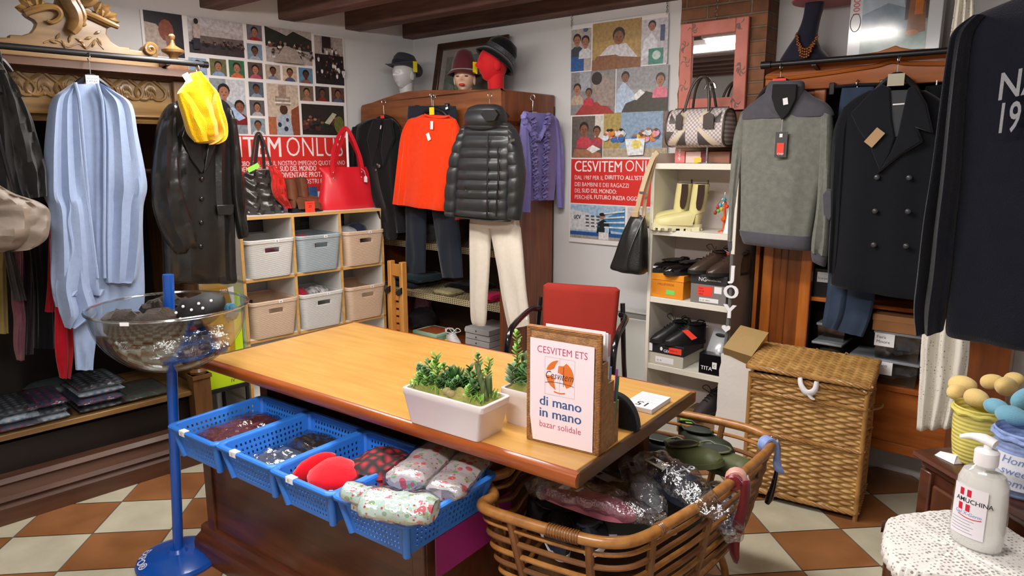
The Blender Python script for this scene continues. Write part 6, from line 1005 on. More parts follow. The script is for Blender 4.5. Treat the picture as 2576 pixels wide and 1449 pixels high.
# ---------- white shoe shelf ----------
T = thing('shoe_shelf', 'narrow white shelf unit of shoes in front of the brick pillar', 'shelf', FB, (2.38, -.155, 0)); M_wl = mat('white_shelf', '#e4e1d4', .5)
s0, s1 = 2.146, 2.628; zs = [1.557, 1.206, .835, .455, .09]
MB(M_wl).box(s0, s0+.02, -.30, -.012, 0, 1.61).put('side_panel', T, bev=.0015); MB(M_taupe).box(s1-.018, s1, -.296, -.012, 0, 1.60).put('side_panel', T); MB(M_wl).box(s1-.019, s1-.001, -.30, -.296, 0, 1.60).put('front_edging', T); MB(mat('shelf_back', '#d6cbc6', .6)).box(s0+.02, s1-.02, -.02, -.012, .05, 1.557).put('back_panel', T)  # right side panel in taupe, darker than the white left one
for z in zs: MB(M_wl).box(s0+.02, s1-.02, -.298, -.02, z-.03, z).put('shelf_board', T, bev=.0015)
M_cream_l = mat('pale_yellow_leather', '#d9d093', .42, coat=.2); M_lug = mat('cream_rubber', '#dcd6b0', .55)
def sx(px, py, o): return FB.at(px, py, o)[0]
z2, z3, z4, z5 = zs[1], zs[2], zs[3], zs[4]
for px, o, lb in ((1742, .235, 'pale yellow chelsea boot nearer the front right on the shoe shelf'), (1702, .195, 'pale yellow chelsea boot on the left, half behind its pair')):
    x = sx(px, 580, o); boot(FB, x+.03, -o+.03, z2, 180+24, .25, .245, M_cream_l, M_lug, lb, group='pale yellow chelsea boots', lug=True, gore=mat('brown_elastic', '#3a2820', .9), w=.10, sh=.036, sr=.043)
def sbox(label, px0, px1, pyt, pyb, o, d, mt, lid=None, lidh=.04, ang=0, z=None, zt=None):
    x0, zz0 = FB.at(px0, pyb, o); x1 = FB.at(px1, pyb, o)[0]; zt = FB.at((px0+px1)/2, pyt, o)[1] if zt is None else zt; z0 = zz0 if z is None else z
    T = thing('shoe_box', label, 'box', FB, ((x0+x1)/2, -o+d/2, z0)); MB(mt).box(x0, x1, -o, -o+d, z0, zt-.002).put('box_base', T, bev=.002)
    if lid: MB(lid).box(x0-.003, x1+.003, -o-.003, -o+d+.003, zt-lidh, zt).put('lid', T, bev=.002)
    return T, x0, x1, z0, zt
T, x0, x1, a, zt = sbox('orange shoe box under the black pumps', 1634, 1718, 690, 742, .285, .22, mat('orange_card', '#e8901c', .6), mat('orange_lid', '#f09a24', .6), .035, z=z3+.001)
m = MB(mat('box_green', '#7adf6a', .6)); m.box((x0+x1)/2-.0, (x0+x1)/2+.05, -.2862, -.2852, a+.02, a+.045); m.put('price_label', T); m = MB(mat('box_print', '#8a5210', .6)); m.text('VALLEVERDE', x0+.045, a+.068, .018, -.2858, w=.10); m.put('lettering', T, ang=0)
pz = zt+.001; px_ = x0
M_pat = mat('black_patent', '#0c0c0e', .1, coat=.9); M_bsole = mat('black_sole', '#161616', .6)
shoe(FB, x0+.155, -.13, pz, 180+38, .235, M_pat, M_bsole, 'black patent pump on the left of the orange shoe box', 'black patent pumps', slip=True, h=.072); shoe(FB, x0+.245, -.13, pz, 180+52, .235, M_pat, M_bsole, 'black patent pump on the right of the orange shoe box', 'black patent pumps', slip=True, h=.072)
m = MB(M_l[3]); x, z = FB.at(1662, 655, .12); R = random.Random(2)
for k in range(22): leaf(m, (x, -.12, pz+.07), (R.uniform(-1, 1), R.uniform(-1, 1), R.uniform(-.1, 1)), .035, .008)
m.use(M_stem).tube([(x, -.12, pz), (x, -.12, pz+.08)], .003, 6); m.put('artificial_sprig', F=FB, loc=(x, -.12, pz), label='small green artificial sprig behind the left black pump', cat='plant sprig')
M_gbx = mat('grey_box', '#7e7a78', .6); T, x0, x1, a, zt = sbox('grey shoe box with dark lid under the brown laced shoes', 1736, 1826, 692, 758, .29, .24, M_gbx, mat('charcoal_lid', '#2c2c30', .5), .05, z=z3+.001)
m = MB(M_paper); m.text('NG', x0+.045, zt-.034, .03, -.2938); m.text('NeroGiardini', x0+.09, zt-.03, .012, -.2938, w=.075); m.put('lettering', T, ang=0)
m = MB(M_redtag); m.box(x0+.04, x0+.12, -.2912, -.2902, a+.04, a+.09); m.use(M_ink); [m.text(t, x0+.047, a+.075-.015*i, .011, -.2915) for i, t in enumerate(('MAN', 'NR 40', 'NEW'))]; m.put('price_label', T); m = MB(M_paper); m.box(x1-.065, x1-.025, -.2912, -.2902, a+.06, a+.095); m.box(x0+.05, x1-.04, -.2912, -.2902, a+.008, a+.03); m.use(M_ink).text('N. 40  NERO', x0+.056, a+.014, .010, -.2915); m.put('size_label', T)
M_bl = mat('brown_leather_shoe', '#43332b', .35, var=.2, vs=14, coat=.3); pz = zt+.001
shoe(FB, x0+.15, -.12, pz, 180+50, .245, M_bl, M_bsole, 'brown laced shoe on the left of the grey shoe box', 'brown laced shoes', laces=M_bl, h=.095); shoe(FB, x0+.245, -.13, pz, 180+55, .245, M_bl, M_bsole, 'brown laced shoe on the right, half behind the letter cord', 'brown laced shoes', laces=M_bl, h=.095)
m = MB(M_redtag); card(m, FB, .2, 1836, 640, .03, .03, 20); m.put('price_tag', F=FB, loc=(sx(1836, 640, .2), -.2, pz+.09), label='red price tag above the right brown laced shoe', cat='price tag')
T, x0, x1, a, zt = sbox('pale grey shoe box with black lid under the black laced shoes', 1628, 1718, 866, 918, .285, .25, mat('pale_grey_box', '#c2beb0', .6), mat('black_lid', '#1c1c22', .5), .055, z=z4+.001)
m = MB(M_paper); m.text('GEOX', x0+.10, zt-.044, .022, -.2888, bold=.01); m.disc(x0+.085, zt-.028, .008, .011, -.2888); m.box(x0+.008, x0+.03, -.2888, -.288, zt-.05, zt-.005); m.put('lettering', T, ang=0); m = MB(M_redtag); m.box(x1-.085, x1-.01, -.2895, -.2885, zt-.045, zt-.012); m.use(M_ink).text('MAN 41', x1-.08, zt-.034, .014, -.2898); m.put('price_label', T); m = MB(M_paper); m.box(x0+.05, x0+.16, -.2862, -.2852, a+.012, a+.045); m.use(M_ink).text('N. 41', x0+.06, a+.02, .014, -.2865); m.put('size_label', T)
pz = zt+.001; shoe(FB, x0+.17, -.11, pz, 180+52, .235, M_black, M_bsole, 'black laced shoe on the left of the black-lidded box', 'black laced shoes', laces=M_black, h=.095); T = shoe(FB, x0+.26, -.115, pz, 180+50, .235, M_black, M_bsole, 'black laced shoe carrying an orange tag on the black-lidded box', 'black laced shoes', laces=M_black, h=.095)
m = MB(M_redtag); x, z = FB.at(1735, 840, .24); m.prism([(x-.045, z+.012), (x-.01, z+.022), (x+.045, z-.015), (x+.015, z-.032)], -.242, -.24); m.put('price_tag', F=FB, loc=(x, -.24, z-.03), label='orange price tag lying over the right black laced shoe', cat='price tag')
T, x0, x1, a, zt = sbox('small open black box of silver shoe insoles at the right of the shelf', 1757, 1812, 890, 930, .285, .13, M_blackgloss, z=z4+.001)
MB(M_paper).box(x0+.045+.03, x0+.045+.055, -.2862, -.2852, a+.035, a+.07).put('price_label', T); m = MB(M_paper); m.text('TITA', x0+.012, a+.022, .03, -.2858, bold=.01); m.use(M_ink).text('C', x0+.081, a+.045, .02, -.2866, bold=.01); m.put('lettering', T, ang=0)
m = MB(mat('silver_card', '#b9bdc2', .3, .3)); m.add([(x0+.004, -.27, a+.03), (x1-.004, -.27, a+.03), (x1+.012, -.17, zt+.115), (x0+.03, -.17, zt+.115)], [(0, 1, 2, 3)]); m.use(M_blackgloss)
for k in (0, 1):
    xx = x0+.035+k*.045; m.loft([[(xx+dx-w, y, z), (xx+dx+w, y, z), (xx+dx+w, y+.008, z), (xx+dx-w, y+.008, z)] for dx, w, y, z in ((0, .012, -.278, a+.045), (.004, .015, -.262, a+.075), (.008, .01, -.24, a+.10), (.01, .002, -.235, a+.108))])
m.use(M_ink).ell((x0+.075, -.192, zt+.085), (.03, .002, .01), 10, 6); m.put('insole_card', T, solid=.002)
shoe(FB, sx(1805, 1040, .2)-.02, -.07, z5+.001+.10, 180+75, .25, mat('grey_trainer', '#3a3436', .7), mat('grey_sole', '#4a4a4c', .7), 'dark grey trainer on the lowest visible shelf by the cradle', laces=M_dk, h=.1, sh=.03)
T, x0, x1, a, zt = sbox('brown cardboard shoe box under the dark grey trainer', 1700, 1822, 1090, 1120, .28, .25, mat('brown_card', '#8a6d4a', .7), z=z5+.001, zt=z5+.1)
m = MB(M_green); m.box(x0+.02, x0+.09, -.2815, -.2805, zt-.04, zt-.01); m.put('price_label', T)
# jewellery stand and white card
x, z = FB.at(1822, 560, .2); T = thing('jewellery_stand', 'orange bead tree stand hung with coloured earrings behind the grey sweater sleeve', 'jewellery stand', FB, (x, -.2, z2)); M_org = mat('orange_bead', '#e05a1a', .3)
MB(M_org).lathe([(.03, 0), (.028, .006), (.008, .012), (.006, .05), (.012, .056), (.02, .066), (.012, .076), (.006, .082), (.006, .16)], (x, -.2, z2+.0), 16).put('stem', T)
for k, (dx, dz, c) in enumerate(((-.035, .13, '#d0303a'), (-.02, .14, '#48b8c8'), (-.028, .11, '#5ab84a'), (-.045, .10, '#b03030'), (-.012, .12, '#e8b03a'), (.0, .17, '#3aa0b0'), (.016, .135, '#d8402a'))): m = MB(mat('bead_%d' % k, c, .3)); m.ell((x+dx, -.215, z2+dz), (.009, .009, .011), 10, 8); m.use(M_steel).tube([(x+dx, -.215, z2+dz+.01), (x+dx*.5, -.21, z2+dz+.035), (x, -.2, z2+dz+.03)], .0012, 4, 3); m.put('earring', T)
x, z = FB.at(1830, 545, .25); m = MB(M_paper); m.loft([[(x-.01, -.27, z2+.001), (x+.05, -.27, z2+.001), (x+.05, -.268, z2+.001), (x-.01, -.268, z2+.001)], [(x+.004, -.24, z2+.15), (x+.05, -.24, z2+.15), (x+.05, -.238, z2+.15), (x+.004, -.238, z2+.15)]]); m.put('white_card', F=FB, loc=(x+.02, -.25, z2), label='white card leaning on the shoe shelf behind the grey sleeve', cat='card')
# shelf top: books, bag on stand
z1 = zs[0]
for k, (pa, pb, pt, c, lb) in enumerate(((1697, 1722, 380, '#d87a78', 'salmon pink book with numbers at the left of the shelf top'), (1724, 1762, 384, '#e2c0b4', 'pale pink book with yellow label under the checked handbag'), (1763, 1778, 380, '#6a1f24', 'dark red book under the checked handbag'), (1781, 1835, 383, '#8a5a44', 'brown leather box under the right of the checked handbag'))):
    x0 = sx(pa, 405, .2); x1 = sx(pb, 405, .2); zt = FB.at(pa, pt, .2)[1]; T = thing('book' if k < 3 else 'leather_box', lb, 'book' if k < 3 else 'box', FB, ((x0+x1)/2, -.14, z1)); MB(mat('cover_%d' % k, c, .5)).box(x0, x1, -.2, -.06, z1+.001, max(zt, z1+.06)).put('cover', T, bev=.002)
    if k == 0: m = MB(M_paper); [m.text('9', x0+.02, z1+.012+i*.022, .028, -.2008) for i in range(3)]; m.put('lettering', T, ang=0)
    if k == 1: MB(mat('ylabel', '#f0c030', .5)).box(x0+.05, x0+.09, -.2012, -.2002, z1+.004, z1+.03).put('price_label', T); 
    if k < 3: MB(M_paper).box(x0+.004, x1-.004, -.195, -.0585, z1+.004, max(zt, z1+.06)-.003).put('pages', T)
x, z = FB.at(1777, 400, .24); T = thing('bag_stand', 'chrome display stand carrying the checked handbag', 'stand', FB, (x, -.235, z1)); zt = FB.at(1775, 208, .24)[1]; m = MB(M_steel); m.tube([(x, -.235, z1+.006), (x, -.235, zt-.02)], .0065, 10); m.put('pole', T); m = MB(M_steel); m.tube([(x-.03, -.235, zt-.03), (x-.018, -.235, zt-.006), (x, -.235, zt), (x+.018, -.235, zt-.006), (x+.028, -.235, zt-.03)], .007, 8, 3); m.put('hook', T); MB(M_steel).lathe([(.045, 0), (.045, .005), (.008, .009)], (x, -.235, z1+.0005), 20).put('foot', T)
def tartan():
    m = mat('tartan_print', '#cfc4ba', .6, bump=.15, bs=200); nt = m.node_tree; N = nt.nodes.new; Lk = nt.links.new; p = nt.nodes['Principled BSDF']; tc = N('ShaderNodeTexCoord'); c = N('ShaderNodeTexChecker'); c.inputs['Scale'].default_value = 95; mp = N('ShaderNodeMapping'); mp.inputs['Rotation'].default_value = (0, 0, 0); Lk(tc.outputs['Object'], mp.inputs[0]); sp = N('ShaderNodeSeparateXYZ'); cb = N('ShaderNodeCombineXYZ'); Lk(mp.outputs[0], sp.inputs[0]); Lk(sp.outputs[0], cb.inputs[0]); Lk(sp.outputs[2], cb.inputs[1]); Lk(cb.outputs[0], c.inputs[0]); c.inputs[1].default_value = lin('#d3c8c0'); c.inputs[2].default_value = lin('#9d949c'); Lk(c.outputs[0], p.inputs['Base Color']); return m
M_tar = tartan(); M_bd = mat('dark_taupe_patch', '#4a4342', .5); M_bc = mat('cream_patch', '#cdbfa8', .5); M_trim = mat('brown_trim', '#3c322c', .4)
x0, zt = FB.at(1694, 277, .24); x1, zb = FB.at(1832, 370, .24); yc = -.235; hz = (zt-zb)/2; zc_ = (zt+zb)/2; T = thing('handbag', 'grey checked bowling handbag with flag-like patchwork hanging on the chrome stand', 'bag', FB, ((x0+x1)/2, yc, zb))
hy = .085
def bagp(u, a, k=1): b = max(-1, min(1, sin(a))); return (x0+(x1-x0)*u, yc+math.copysign(abs(cos(a))**.7, cos(a))*hy*k*(1-.18*b), zc_+math.copysign(abs(b)**.75, b)*hz*k)
m = MB(M_tar); m.loft([[bagp(u, 2*pi*j/40, k) for j in range(40)] for u, k in ((0, .9), (.02, .98), (.1, 1), (.5, 1.01), (.9, 1), (.98, .98), (1, .9))]); m.put('body', T)
def patch(nm, mt, pts, k=1.02):
    """front patch given as u (across) and v (up) corners, laid on the bag's curved front"""
    m = MB(mt); 
    def P(u, v): a = pi-(-1+2*v)*pi*.42 if 0 else None; s = max(-.99, min(.99, -1+2*v)); b = math.asin(math.copysign(abs(s)**(1/.75), s)); q = bagp(u, pi-b, k); q = (q[0], yc-abs(q[1]-yc)-.001, q[2]); return q
    n = 8; a, b, c, d = pts; m.grid(lambda i, j: P((a[0]*(1-i)+b[0]*i)*(1-j)+(d[0]*(1-i)+c[0]*i)*j, (a[1]*(1-i)+b[1]*i)*(1-j)+(d[1]*(1-i)+c[1]*i)*j), n, n); m.put(nm, T); return m
patch('dark_patch', M_bd, [(.18, .06), (.36, .06), (.36, .42), (.36, .42)]); patch('dark_patch', M_bd, [(.58, .06), (.80, .06), (.58, .42), (.58, .42)]); patch('dark_patch', M_bd, [(.06, .62), (.2, .62), (.06, .88), (.06, .88)]); patch('dark_patch', M_bd, [(.8, .62), (.94, .62), (.94, .9), (.94, .9)]); patch('dark_patch', M_bd, [(.02, .12), (.16, .4), (.02, .42), (.02, .3)])
patch('cream_patch', M_bc, [(.02, .06), (.16, .06), (.36, .45), (.36, .55)], 1.015); patch('cream_patch', M_bc, [(.82, .06), (.96, .06), (.58, .55), (.58, .45)], 1.015); patch('cream_patch', M_bc, [(.2, .92), (.34, .95), (.36, .62), (.3, .62)], 1.015); patch('cream_patch', M_bc, [(.62, .95), (.76, .92), (.64, .62), (.58, .62)], 1.015)
for u in (.0, 1.0): MB(M_trim).tube([bagp(u, 2*pi*j/40, .95) for j in range(41)], .005, 6).put('piping', T)
MB(M_trim).tube([(x0+.01, yc-.0, zt+.001), (x1-.01, yc-.0, zt+.001)], .006, 6).put('zip', T)
for dy in (-.04, .04):
    P = [(x0+(x1-x0)*u, yc+dy*k, zt-.02+v) for u, v, k in ((.27, 0, 1.3), (.29, .05, 1), (.34, .12, .7), (.42, .165, .4), (.5, .178, .2), (.58, .165, .4), (.64, .12, .7), (.68, .05, 1), (.70, 0, 1.3))]; MB(M_trim).tube(P, .007, 8, 4).put('handle', T)
for u, v, w in ((.2, .5, .035), (.68, .55, .055)): x = x0+(x1-x0)*u; m = MB(M_trim); m.prism([(x, zb+.155), (x+w*.5, zb+.17), (x+w, zb+.155), (x+w, zb+.09), (x, zb+.09)], yc-hy-.014, yc-hy-.009); m.tube([(x+w/2, yc-hy-.01, zb+.165), (x+w/2, yc-.05, zt+.0)], .003, 5); m.put('leather_tag', T)
# pink mirror on the pillar
T = thing('mirror', 'wall mirror in a distressed salmon pink wooden frame on the brick pillar', 'mirror', FB, (2.35, -.03, 1.83)); M_pk = mat('salmon_paint', '#d8877a', .6, col2='#c4705f', vs=9, bump=.2, bs=60)
x0, zt = FB.at(1714, 62, .035); x1, zz = FB.at(1886, 40, .035); zb = FB.at(1885, 275, .035)[1]; w = .068; zt = (zt+zz)/2
Tb = lambda z: -.012-.008*(z-zb)/(zt-zb)
def mf(m, a0, a1, b0, b1, d0, d1): m.add([(x, Tb(z)-d, z) for d in (d0, d1) for x, z in ((a0, b0), (a1, b0), (a1, b1), (a0, b1))], [(0, 1, 2, 3), (7, 6, 5, 4), (0, 4, 5, 1), (1, 5, 6, 2), (2, 6, 7, 3), (3, 7, 4, 0)]); return m
for a in ((x0, x0+w, zb, zt), (x1-w, x1, zb, zt), (x0+w, x1-w, zb, zb+w), (x0+w, x1-w, zt-w, zt)): mf(MB(M_pk), *a, 0, .022).put('frame_side', T, bev=.004)
mf(MB(mat('mirror_glass', '#f2f4f4', .02, 1)), x0+w, x1-w, zb+w, zt-w, 0, .008).put('glass', T)
R = random.Random(3)
for cx, cz in ((x0+.03, zt-.12), (x0+.035, zt-.2), (x0+.03, zb+.14), (x1-.045, zt-.03), (x1-.03, zb+.2), (x1-.05, zb+.04), (x0+.07, zt-.035), (x1-.03, zt-.25)):
    m = MB(mat('grey_decal', '#8a7c78', .7))
    for k in range(6): a = R.uniform(0, 6.28); r = .018; y = Tb(cz)-.0232; m.tube([(cx, y, cz), (cx+r*cos(a), y, cz+r*sin(a)*1.4), (cx+1.6*r*cos(a+.5), y, cz+1.8*r*sin(a+.5))], [.0005, .003, .0005], 5, 3)
    m.put('stencil_decal', T)
m = MB(M_steel)
for k in range(7): z = zt+.012+k*.018; xc = (x0+x1)/2+.005; m.tube([(xc+.006*cos(t)*(k % 2), -.03+.006*cos(t)*(1-k % 2), z+.011*sin(t)) for t in [2*pi*i/8 for i in range(9)]], .0018, 4)
m.put('chain', T)
# black shoulder bag hanging on the shelf corner
M_bkl = mat('black_grain_leather', '#191919', .4, bump=.3, bs=180, coat=.15); M_bei = mat('beige_strap', '#b8a07c', .5)
T = thing('shoulder_bag', 'black leather shoulder bag with beige strap hanging from the white shelf corner', 'bag', FB, (FB.at(1590, 690, .36)[0], -.36, FB.at(1590, 690, .36)[1]))
gl(MB(M_bkl), FB, .36, [(1590, 540, 1622, 548, .03), (1584, 552, 1624, 560, .06), (1568, 592, 1626, 600, .11), (1552, 640, 1625, 645, .14), (1542, 668, 1624, 680, .15), (1545, 675, 1618, 690, .12)], fold=.01, ff=2, seed=91, n=40, back=1).put('body', T)
MB(M_bkl).tube([(FB.at(a, b, .44)[0], -.36-.09*min(1, (b-540)/90), FB.at(a, b, .44)[1]) for a, b in ((1604, 545), (1594, 590), (1584, 640), (1580, 680))], .004, 6, 4).put('seam', T)
strap([(1596, 545, .375), (1604, 525, .375), (1612, 490, .37), (1624, 450, .35), (1640, 405, .32), (1650, 388, .305), (1656, 382, .30)], .026, .36, 'strap', T, M_bei, FB, .006); strap([(1620, 552, .35), (1622, 520, .34), (1632, 460, .32), (1645, 410, .305), (1655, 386, .30)], .02, .34, 'strap', T, M_bei, FB, .006)
x, z = FB.at(1598, 538, .38); MB(M_bei).box(x-.02, x+.022, -.39, -.37, z-.018, z+.015).put('strap_tab', T, bev=.004); x, z = FB.at(1618, 484, .375); MB(M_steel).box(x-.02, x+.02, -.382, -.372, z-.005, z+.005).put('buckle', T)
# JOY letters on a cord
x, z = FB.at(1834, 650, .315); T = thing('letter_garland', 'grey cord with white wooden letters JOY and hearts hanging on the white shelf', 'garland', FB, (x, -.315, FB.at(1826, 1012, .315)[1])); C_ = [(1842, 640), (1840, 690), (1838, 740), (1833, 800), (1828, 850), (1820, 910), (1830, 960), (1826, 1008)]
MB(mat('grey_felt_cord', '#6a6a68', .9)).tube([(FB.at(a, b, .31)[0], -.31, FB.at(a, b, .31)[1]) for a, b in C_], .0105, 8, 4).put('cord', T)
def letter(ch, px, py, s, oz=0): x, z = FB.at(px, py, .325); m = MB(M_paper); m.text(ch, x, z, s, -.3275, bold=.03, anchor='c'); m2 = MB(M_paper); n = len(m.v); m2.v = m.v+[(a, b+.007, c) for a, b, c in m.v]; m2.f = m.f+[tuple(i+n for i in f) for f in m.f]; m2.fm = [0]*len(m2.f); m2.ms = [M_paper]; m2.put('letter', T, ang=0)
letter('J', 1839, 702, .10); letter('O', 1838, 750, .095); letter('Y', 1834, 800, .10)
for px, py in ((1827, 826), (1820, 1000)):
    x, z = FB.at(px, py, .325); m = MB(M_paper); m.prism([(x+.022*1.05*sin(t)**3, z+.0013*(13*cos(t)-5*cos(2*t)-2*cos(3*t)-cos(4*t))) for t in [2*pi*i/22 for i in range(22)]], -.33, -.322); m.put('heart', T)
# ---------- light wood wardrobe in the niche ----------
M_lw = wood('honey_wood', '#8f4a18', '#b5672a', 'x', .5, .08); M_lw.node_tree.nodes['Principled BSDF'].inputs['Specular IOR Level'].default_value = .2; M_lv = wood('honey_wood_upright', '#a0551c', '#c47430', 'z', .3, .4); M_lvd = wood('honey_wood_panel', '#6e3814', '#8a4a1c', 'z', .35, .3)
wf = .12; a_ = lambda px, py, o=wf: FB.at(px, py, o); l0 = a_(1928, 210)[0]; lc = a_(2253, 115)[0]; l1 = 2*lc-l0; lt = a_(2090, 145)[1]
T = thing('light_wardrobe', 'honey coloured open wardrobe with wavy crest right of the brick pillar', 'wardrobe', FB, (lc, .0, 0))
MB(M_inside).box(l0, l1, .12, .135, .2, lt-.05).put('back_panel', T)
for x in (l0, l1-.02): MB(M_lv).box(x, x+.02, -wf+.01, .12, .0, lt-.06).put('side_panel', T)
MB(M_lw).box(l0-.02, l1+.02, -wf-.03, .13, lt-.03, lt-.005).put('top_board', T, bev=.004)
P = [(1926, 188), (1960, 172), (2020, 155), (2087, 144), (2150, 138), (2208, 130), (2234, 121), (2253, 114)]; L_ = [a_(*p, wf+.03) for p in P]; L_ += [(2*lc-x, z) for x, z in L_[::-1][1:]]; zb = a_(2000, 228)[1]
MB(M_lw).prism(L_+[(L_[-1][0], zb), (L_[0][0], zb)], -wf-.03, -wf).put('crest_board', T, bev=.004)
P = [(1926, 194), (1985, 196), (2040, 190), (2085, 184), (2130, 177), (2202, 166), (2230, 158), (2248, 153)]; W_l = [a_(*p, wf+.035) for p in P]; W_l += [(2*lc-x, z) for x, z in W_l[::-1]]; MB(M_lw).tube([(x, -wf-.033, z) for x, z in W_l], .010, 8, 3).put('wavy_moulding', T)
px0, px1 = a_(1914, 760)[0], a_(2036, 760)[0]; MB(M_lvd).box(px0, px1, -wf+.002, -wf+.03, .2, zb+.005).put('pilaster', T)
MB(M_lv).box(px0, px0+.052, -wf-.012, -wf+.03, .2, zb+.005).put('stile', T, bev=.006); MB(M_lv).box(px1-.055, px1, -wf-.006, -wf+.03, .2, zb+.005).put('stile', T, bev=.006); MB(M_lvd).box(px0+.085, px0+.125, -wf-.003, -wf+.01, .25, zb-.05).put('fluting', T, bev=.008)
MB(M_lvd).box(l1-.2, l1, -wf-.006, -wf+.03, .2, zb+.005).put('pilaster', T)
zA, zB = a_(2250, 972)[1], a_(2250, 775)[1]; zC = a_(2275, 1145)[1]
MB(M_lw).box(px1-.02, l1-.19, -wf-.01, .12, zA-.025, zA).put('shelf', T, bev=.003); MB(M_lw).box(px1-.02, l1-.19, -wf+.03, .12, zB-.02, zB).put('shelf', T, bev=.003); MB(M_lw).box(l0, l1, -wf+.004, -wf+.03, zC, zA-.025).put('drawer_front', T, bev=.004); MB(M_lw).box(l0, l1, -wf-.008, -wf+.004, zC, zC+.05).put('apron', T, bev=.004); MB(M_lw).box(l0+.01, l1-.01, -wf+.03, .12, zC, zC+.02).put('bottom_board', T)
for x in (l0+.05, l1-.05): MB(M_lvd).lathe([(.028, 0), (.036, .03), (.03, .08), (.036, zC)], (x, -wf+.05, 0), 12).put('foot', T); MB(M_lvd).lathe([(.028, 0), (.03, zC)], (x, .08, 0), 12).put('foot', T)
# plastic boxes on its shelves
M_cp = clear('box_plastic', '#dfe4e6', .14, .15); M_lidp = mat('grey_translucent_lid', '#8b9096', .3)
def pbox(label, px0, px1, pyt, o, z0, fill, tag=None, ty=.5):
    x0 = a_(px0, 900, o)[0]; x1 = a_(px1, 900, o)[0]; zt = a_((px0+px1)/2, pyt, o)[1]; T = thing('plastic_box', label, 'box', FB, ((x0+x1)/2, -o+.1, z0), 'clear plastic boxes in the light wardrobe'); m = MB(M_cp); m.loft([[(x0+i, -o+i, z), (x1-i, -o+i, z), (x1-i, -o+.2-i, z), (x0+i, -o+.2-i, z)] for i, z in ((.006, z0+.001), (0, zt-.012))]); m.put('box_body', T)
    MB(M_lidp).box(x0-.006, x1+.006, -o-.006, -o+.206, zt-.012, zt).put('lid', T, bev=.003); 
    if tag: 
        m = MB(M_paper); xx = x0+(x1-x0)*tag[1]; m.box(xx, xx+.085, -o-.0085, -o-.0065, zt-.07, zt-.008); m.use(M_ink); [m.text(t, xx+.01, zt-.033-.022*i, .02, -o-.009) for i, t in enumerate(tag[0])]; m.put('label_tag', T)
    return (x0, x1, zt), T
def contents(nm, lb, x0, x1, o, z0, zt, mt, sd): lump(nm, lb, nm.replace('_', ' '), FB, ((x0+x1)/2, -o+.1, (z0+zt)/2-.004), ((x1-x0)*.42, .075, (zt-z0)*.36), mt, .3, 3, sd)
(q0, q1, qz), T = pbox('long clear plastic box with label, lowest on the light wardrobe shelf', 2137, 2312, 905, .115, zA+.001, None, (('Guanti',), .36)); contents('folded_gloves', 'grey gloves inside the lowest long plastic box', q0, q1, .115, zA, qz, mat('glove_grey', '#6a7076', .8, var=.4, vs=30), 3)
(r0, r1, rz), T = pbox('clear plastic box with white label under the cardboard box', 2196, 2312, 838, .112, qz+.001, None, (('Fiera', 'Minore'), .0)); contents('folded_scarves', 'blue grey scarves inside the labelled upper plastic box', r0, r1, .112, qz, rz, mat('scarf_grey', '#5c6874', .8, var=.4, vs=30), 4)
T, *_ = sbox('brown cardboard box on top of the plastic boxes in the light wardrobe', 2193, 2306, 797, 836, .115, .2, mat('tan_card', '#b07a4c', .7), mat('tan_lid', '#bb8656', .7), .03, z=rz+.001, zt=a_(2250, 795, .115)[1])
(r0, r1, rz), T = pbox('small clear plastic box left on the light wardrobe shelf, behind the hamper', 2042, 2112, 862, .10, zA+.001, None); contents('folded_belt', 'beige belts inside the small left plastic box', r0, r1, .10, zA, rz, mat('belt_beige', '#a08a70', .7, var=.3, vs=30), 5)
pbox('shallow clear box above the small left one, half behind the jeans', 2050, 2120, 815, .06, rz+.001, None); T = thing('dark_box', 'dark storage box with white label behind the peacoat hem', 'box', FB, (a_(2075, 740, .05)[0], 0, zB)); x0, x1 = a_(2042, 740, .06)[0], a_(2140, 740, .06)[0]; MB(M_black).box(x0, x1, -.06, .1, zB+.001, zB+.14).put('box_body', T); m = MB(M_paper); m.box(x0+.02, x0+.075, -.0625, -.0605, zB+.075, zB+.125); m.use(M_ink).text('Sciarpe', x0+.024, zB+.09, .016, -.063, w=.046); m.put('label_tag', T)
# rail in front
T = thing('clothes_rail', 'black round clothes rail across the front of the light wardrobe', 'rail', FB, (3.1, -.22, 2.0)); xa, za = FB.at(1922, 165, .22); zr2 = FB.at(2150, 146, .22)[1]
MB(M_black).tube([(xa, -.22, zr2), (l1+.05, -.22, zr2)], .0135, 12).put('rail', T); MB(M_black).tube([(xa-.012, -.22, zr2), (xa+.035, -.22, zr2)], .018, 12).put('end_cap', T)
for x in (l0+.25, l1-.1): MB(M_black).bar((x, -wf-.03, zr2-.03), (x, -.22, zr2-.015), .02, .008).put('bracket', T)
M_tri = cloth('grey_marl_knit', '#7b7d76', var=.2, bump=.5, bs=300); M_trd = cloth('slate_rib', '#55545c', var=.1); M_pea = cloth('navy_melton', '#14161c'); M_jean = mat('blue_denim', '#2f4058', .9, var=.25, vs=12, bump=.3, bs=300)
def shadowless(): pass
hanger(FB, .235, (1966, 160), 200, .24, 'black hanger with red label holding the grey zip sweater', M_redtag, tagw=.062, tagh=.045, sh=.10)
T = thing('zip_sweater', 'grey marl zip neck sweater with slate yoke hanging beside the brick pillar', 'sweater', FB, bot(FB, 1960, 632, .27))
gl(MB(M_tri), FB, .27, [(250, 1915, 2040, .05), (272, 1880, 2070, .08), (292, 1862, 2092, .1), (340, 1864, 2093, .12), (420, 1866, 2080, .13), (500, 1866, 2060, .13), (1864, 582, 2040, 599, .12), (1865, 590, 2040, 606, .11)], fold=.009, ff=3, seed=101).put('body', T)
gl(MB(M_trd), FB, .27, [(1862, 577, 2041, 594, .135), (1866, 590, 2042, 607, .145), (1870, 604, 2041, 622, .14), (1873, 611, 2038, 630, .12)], sub=4, fold=.002, ff=3, seed=101).put('hem_band', T)
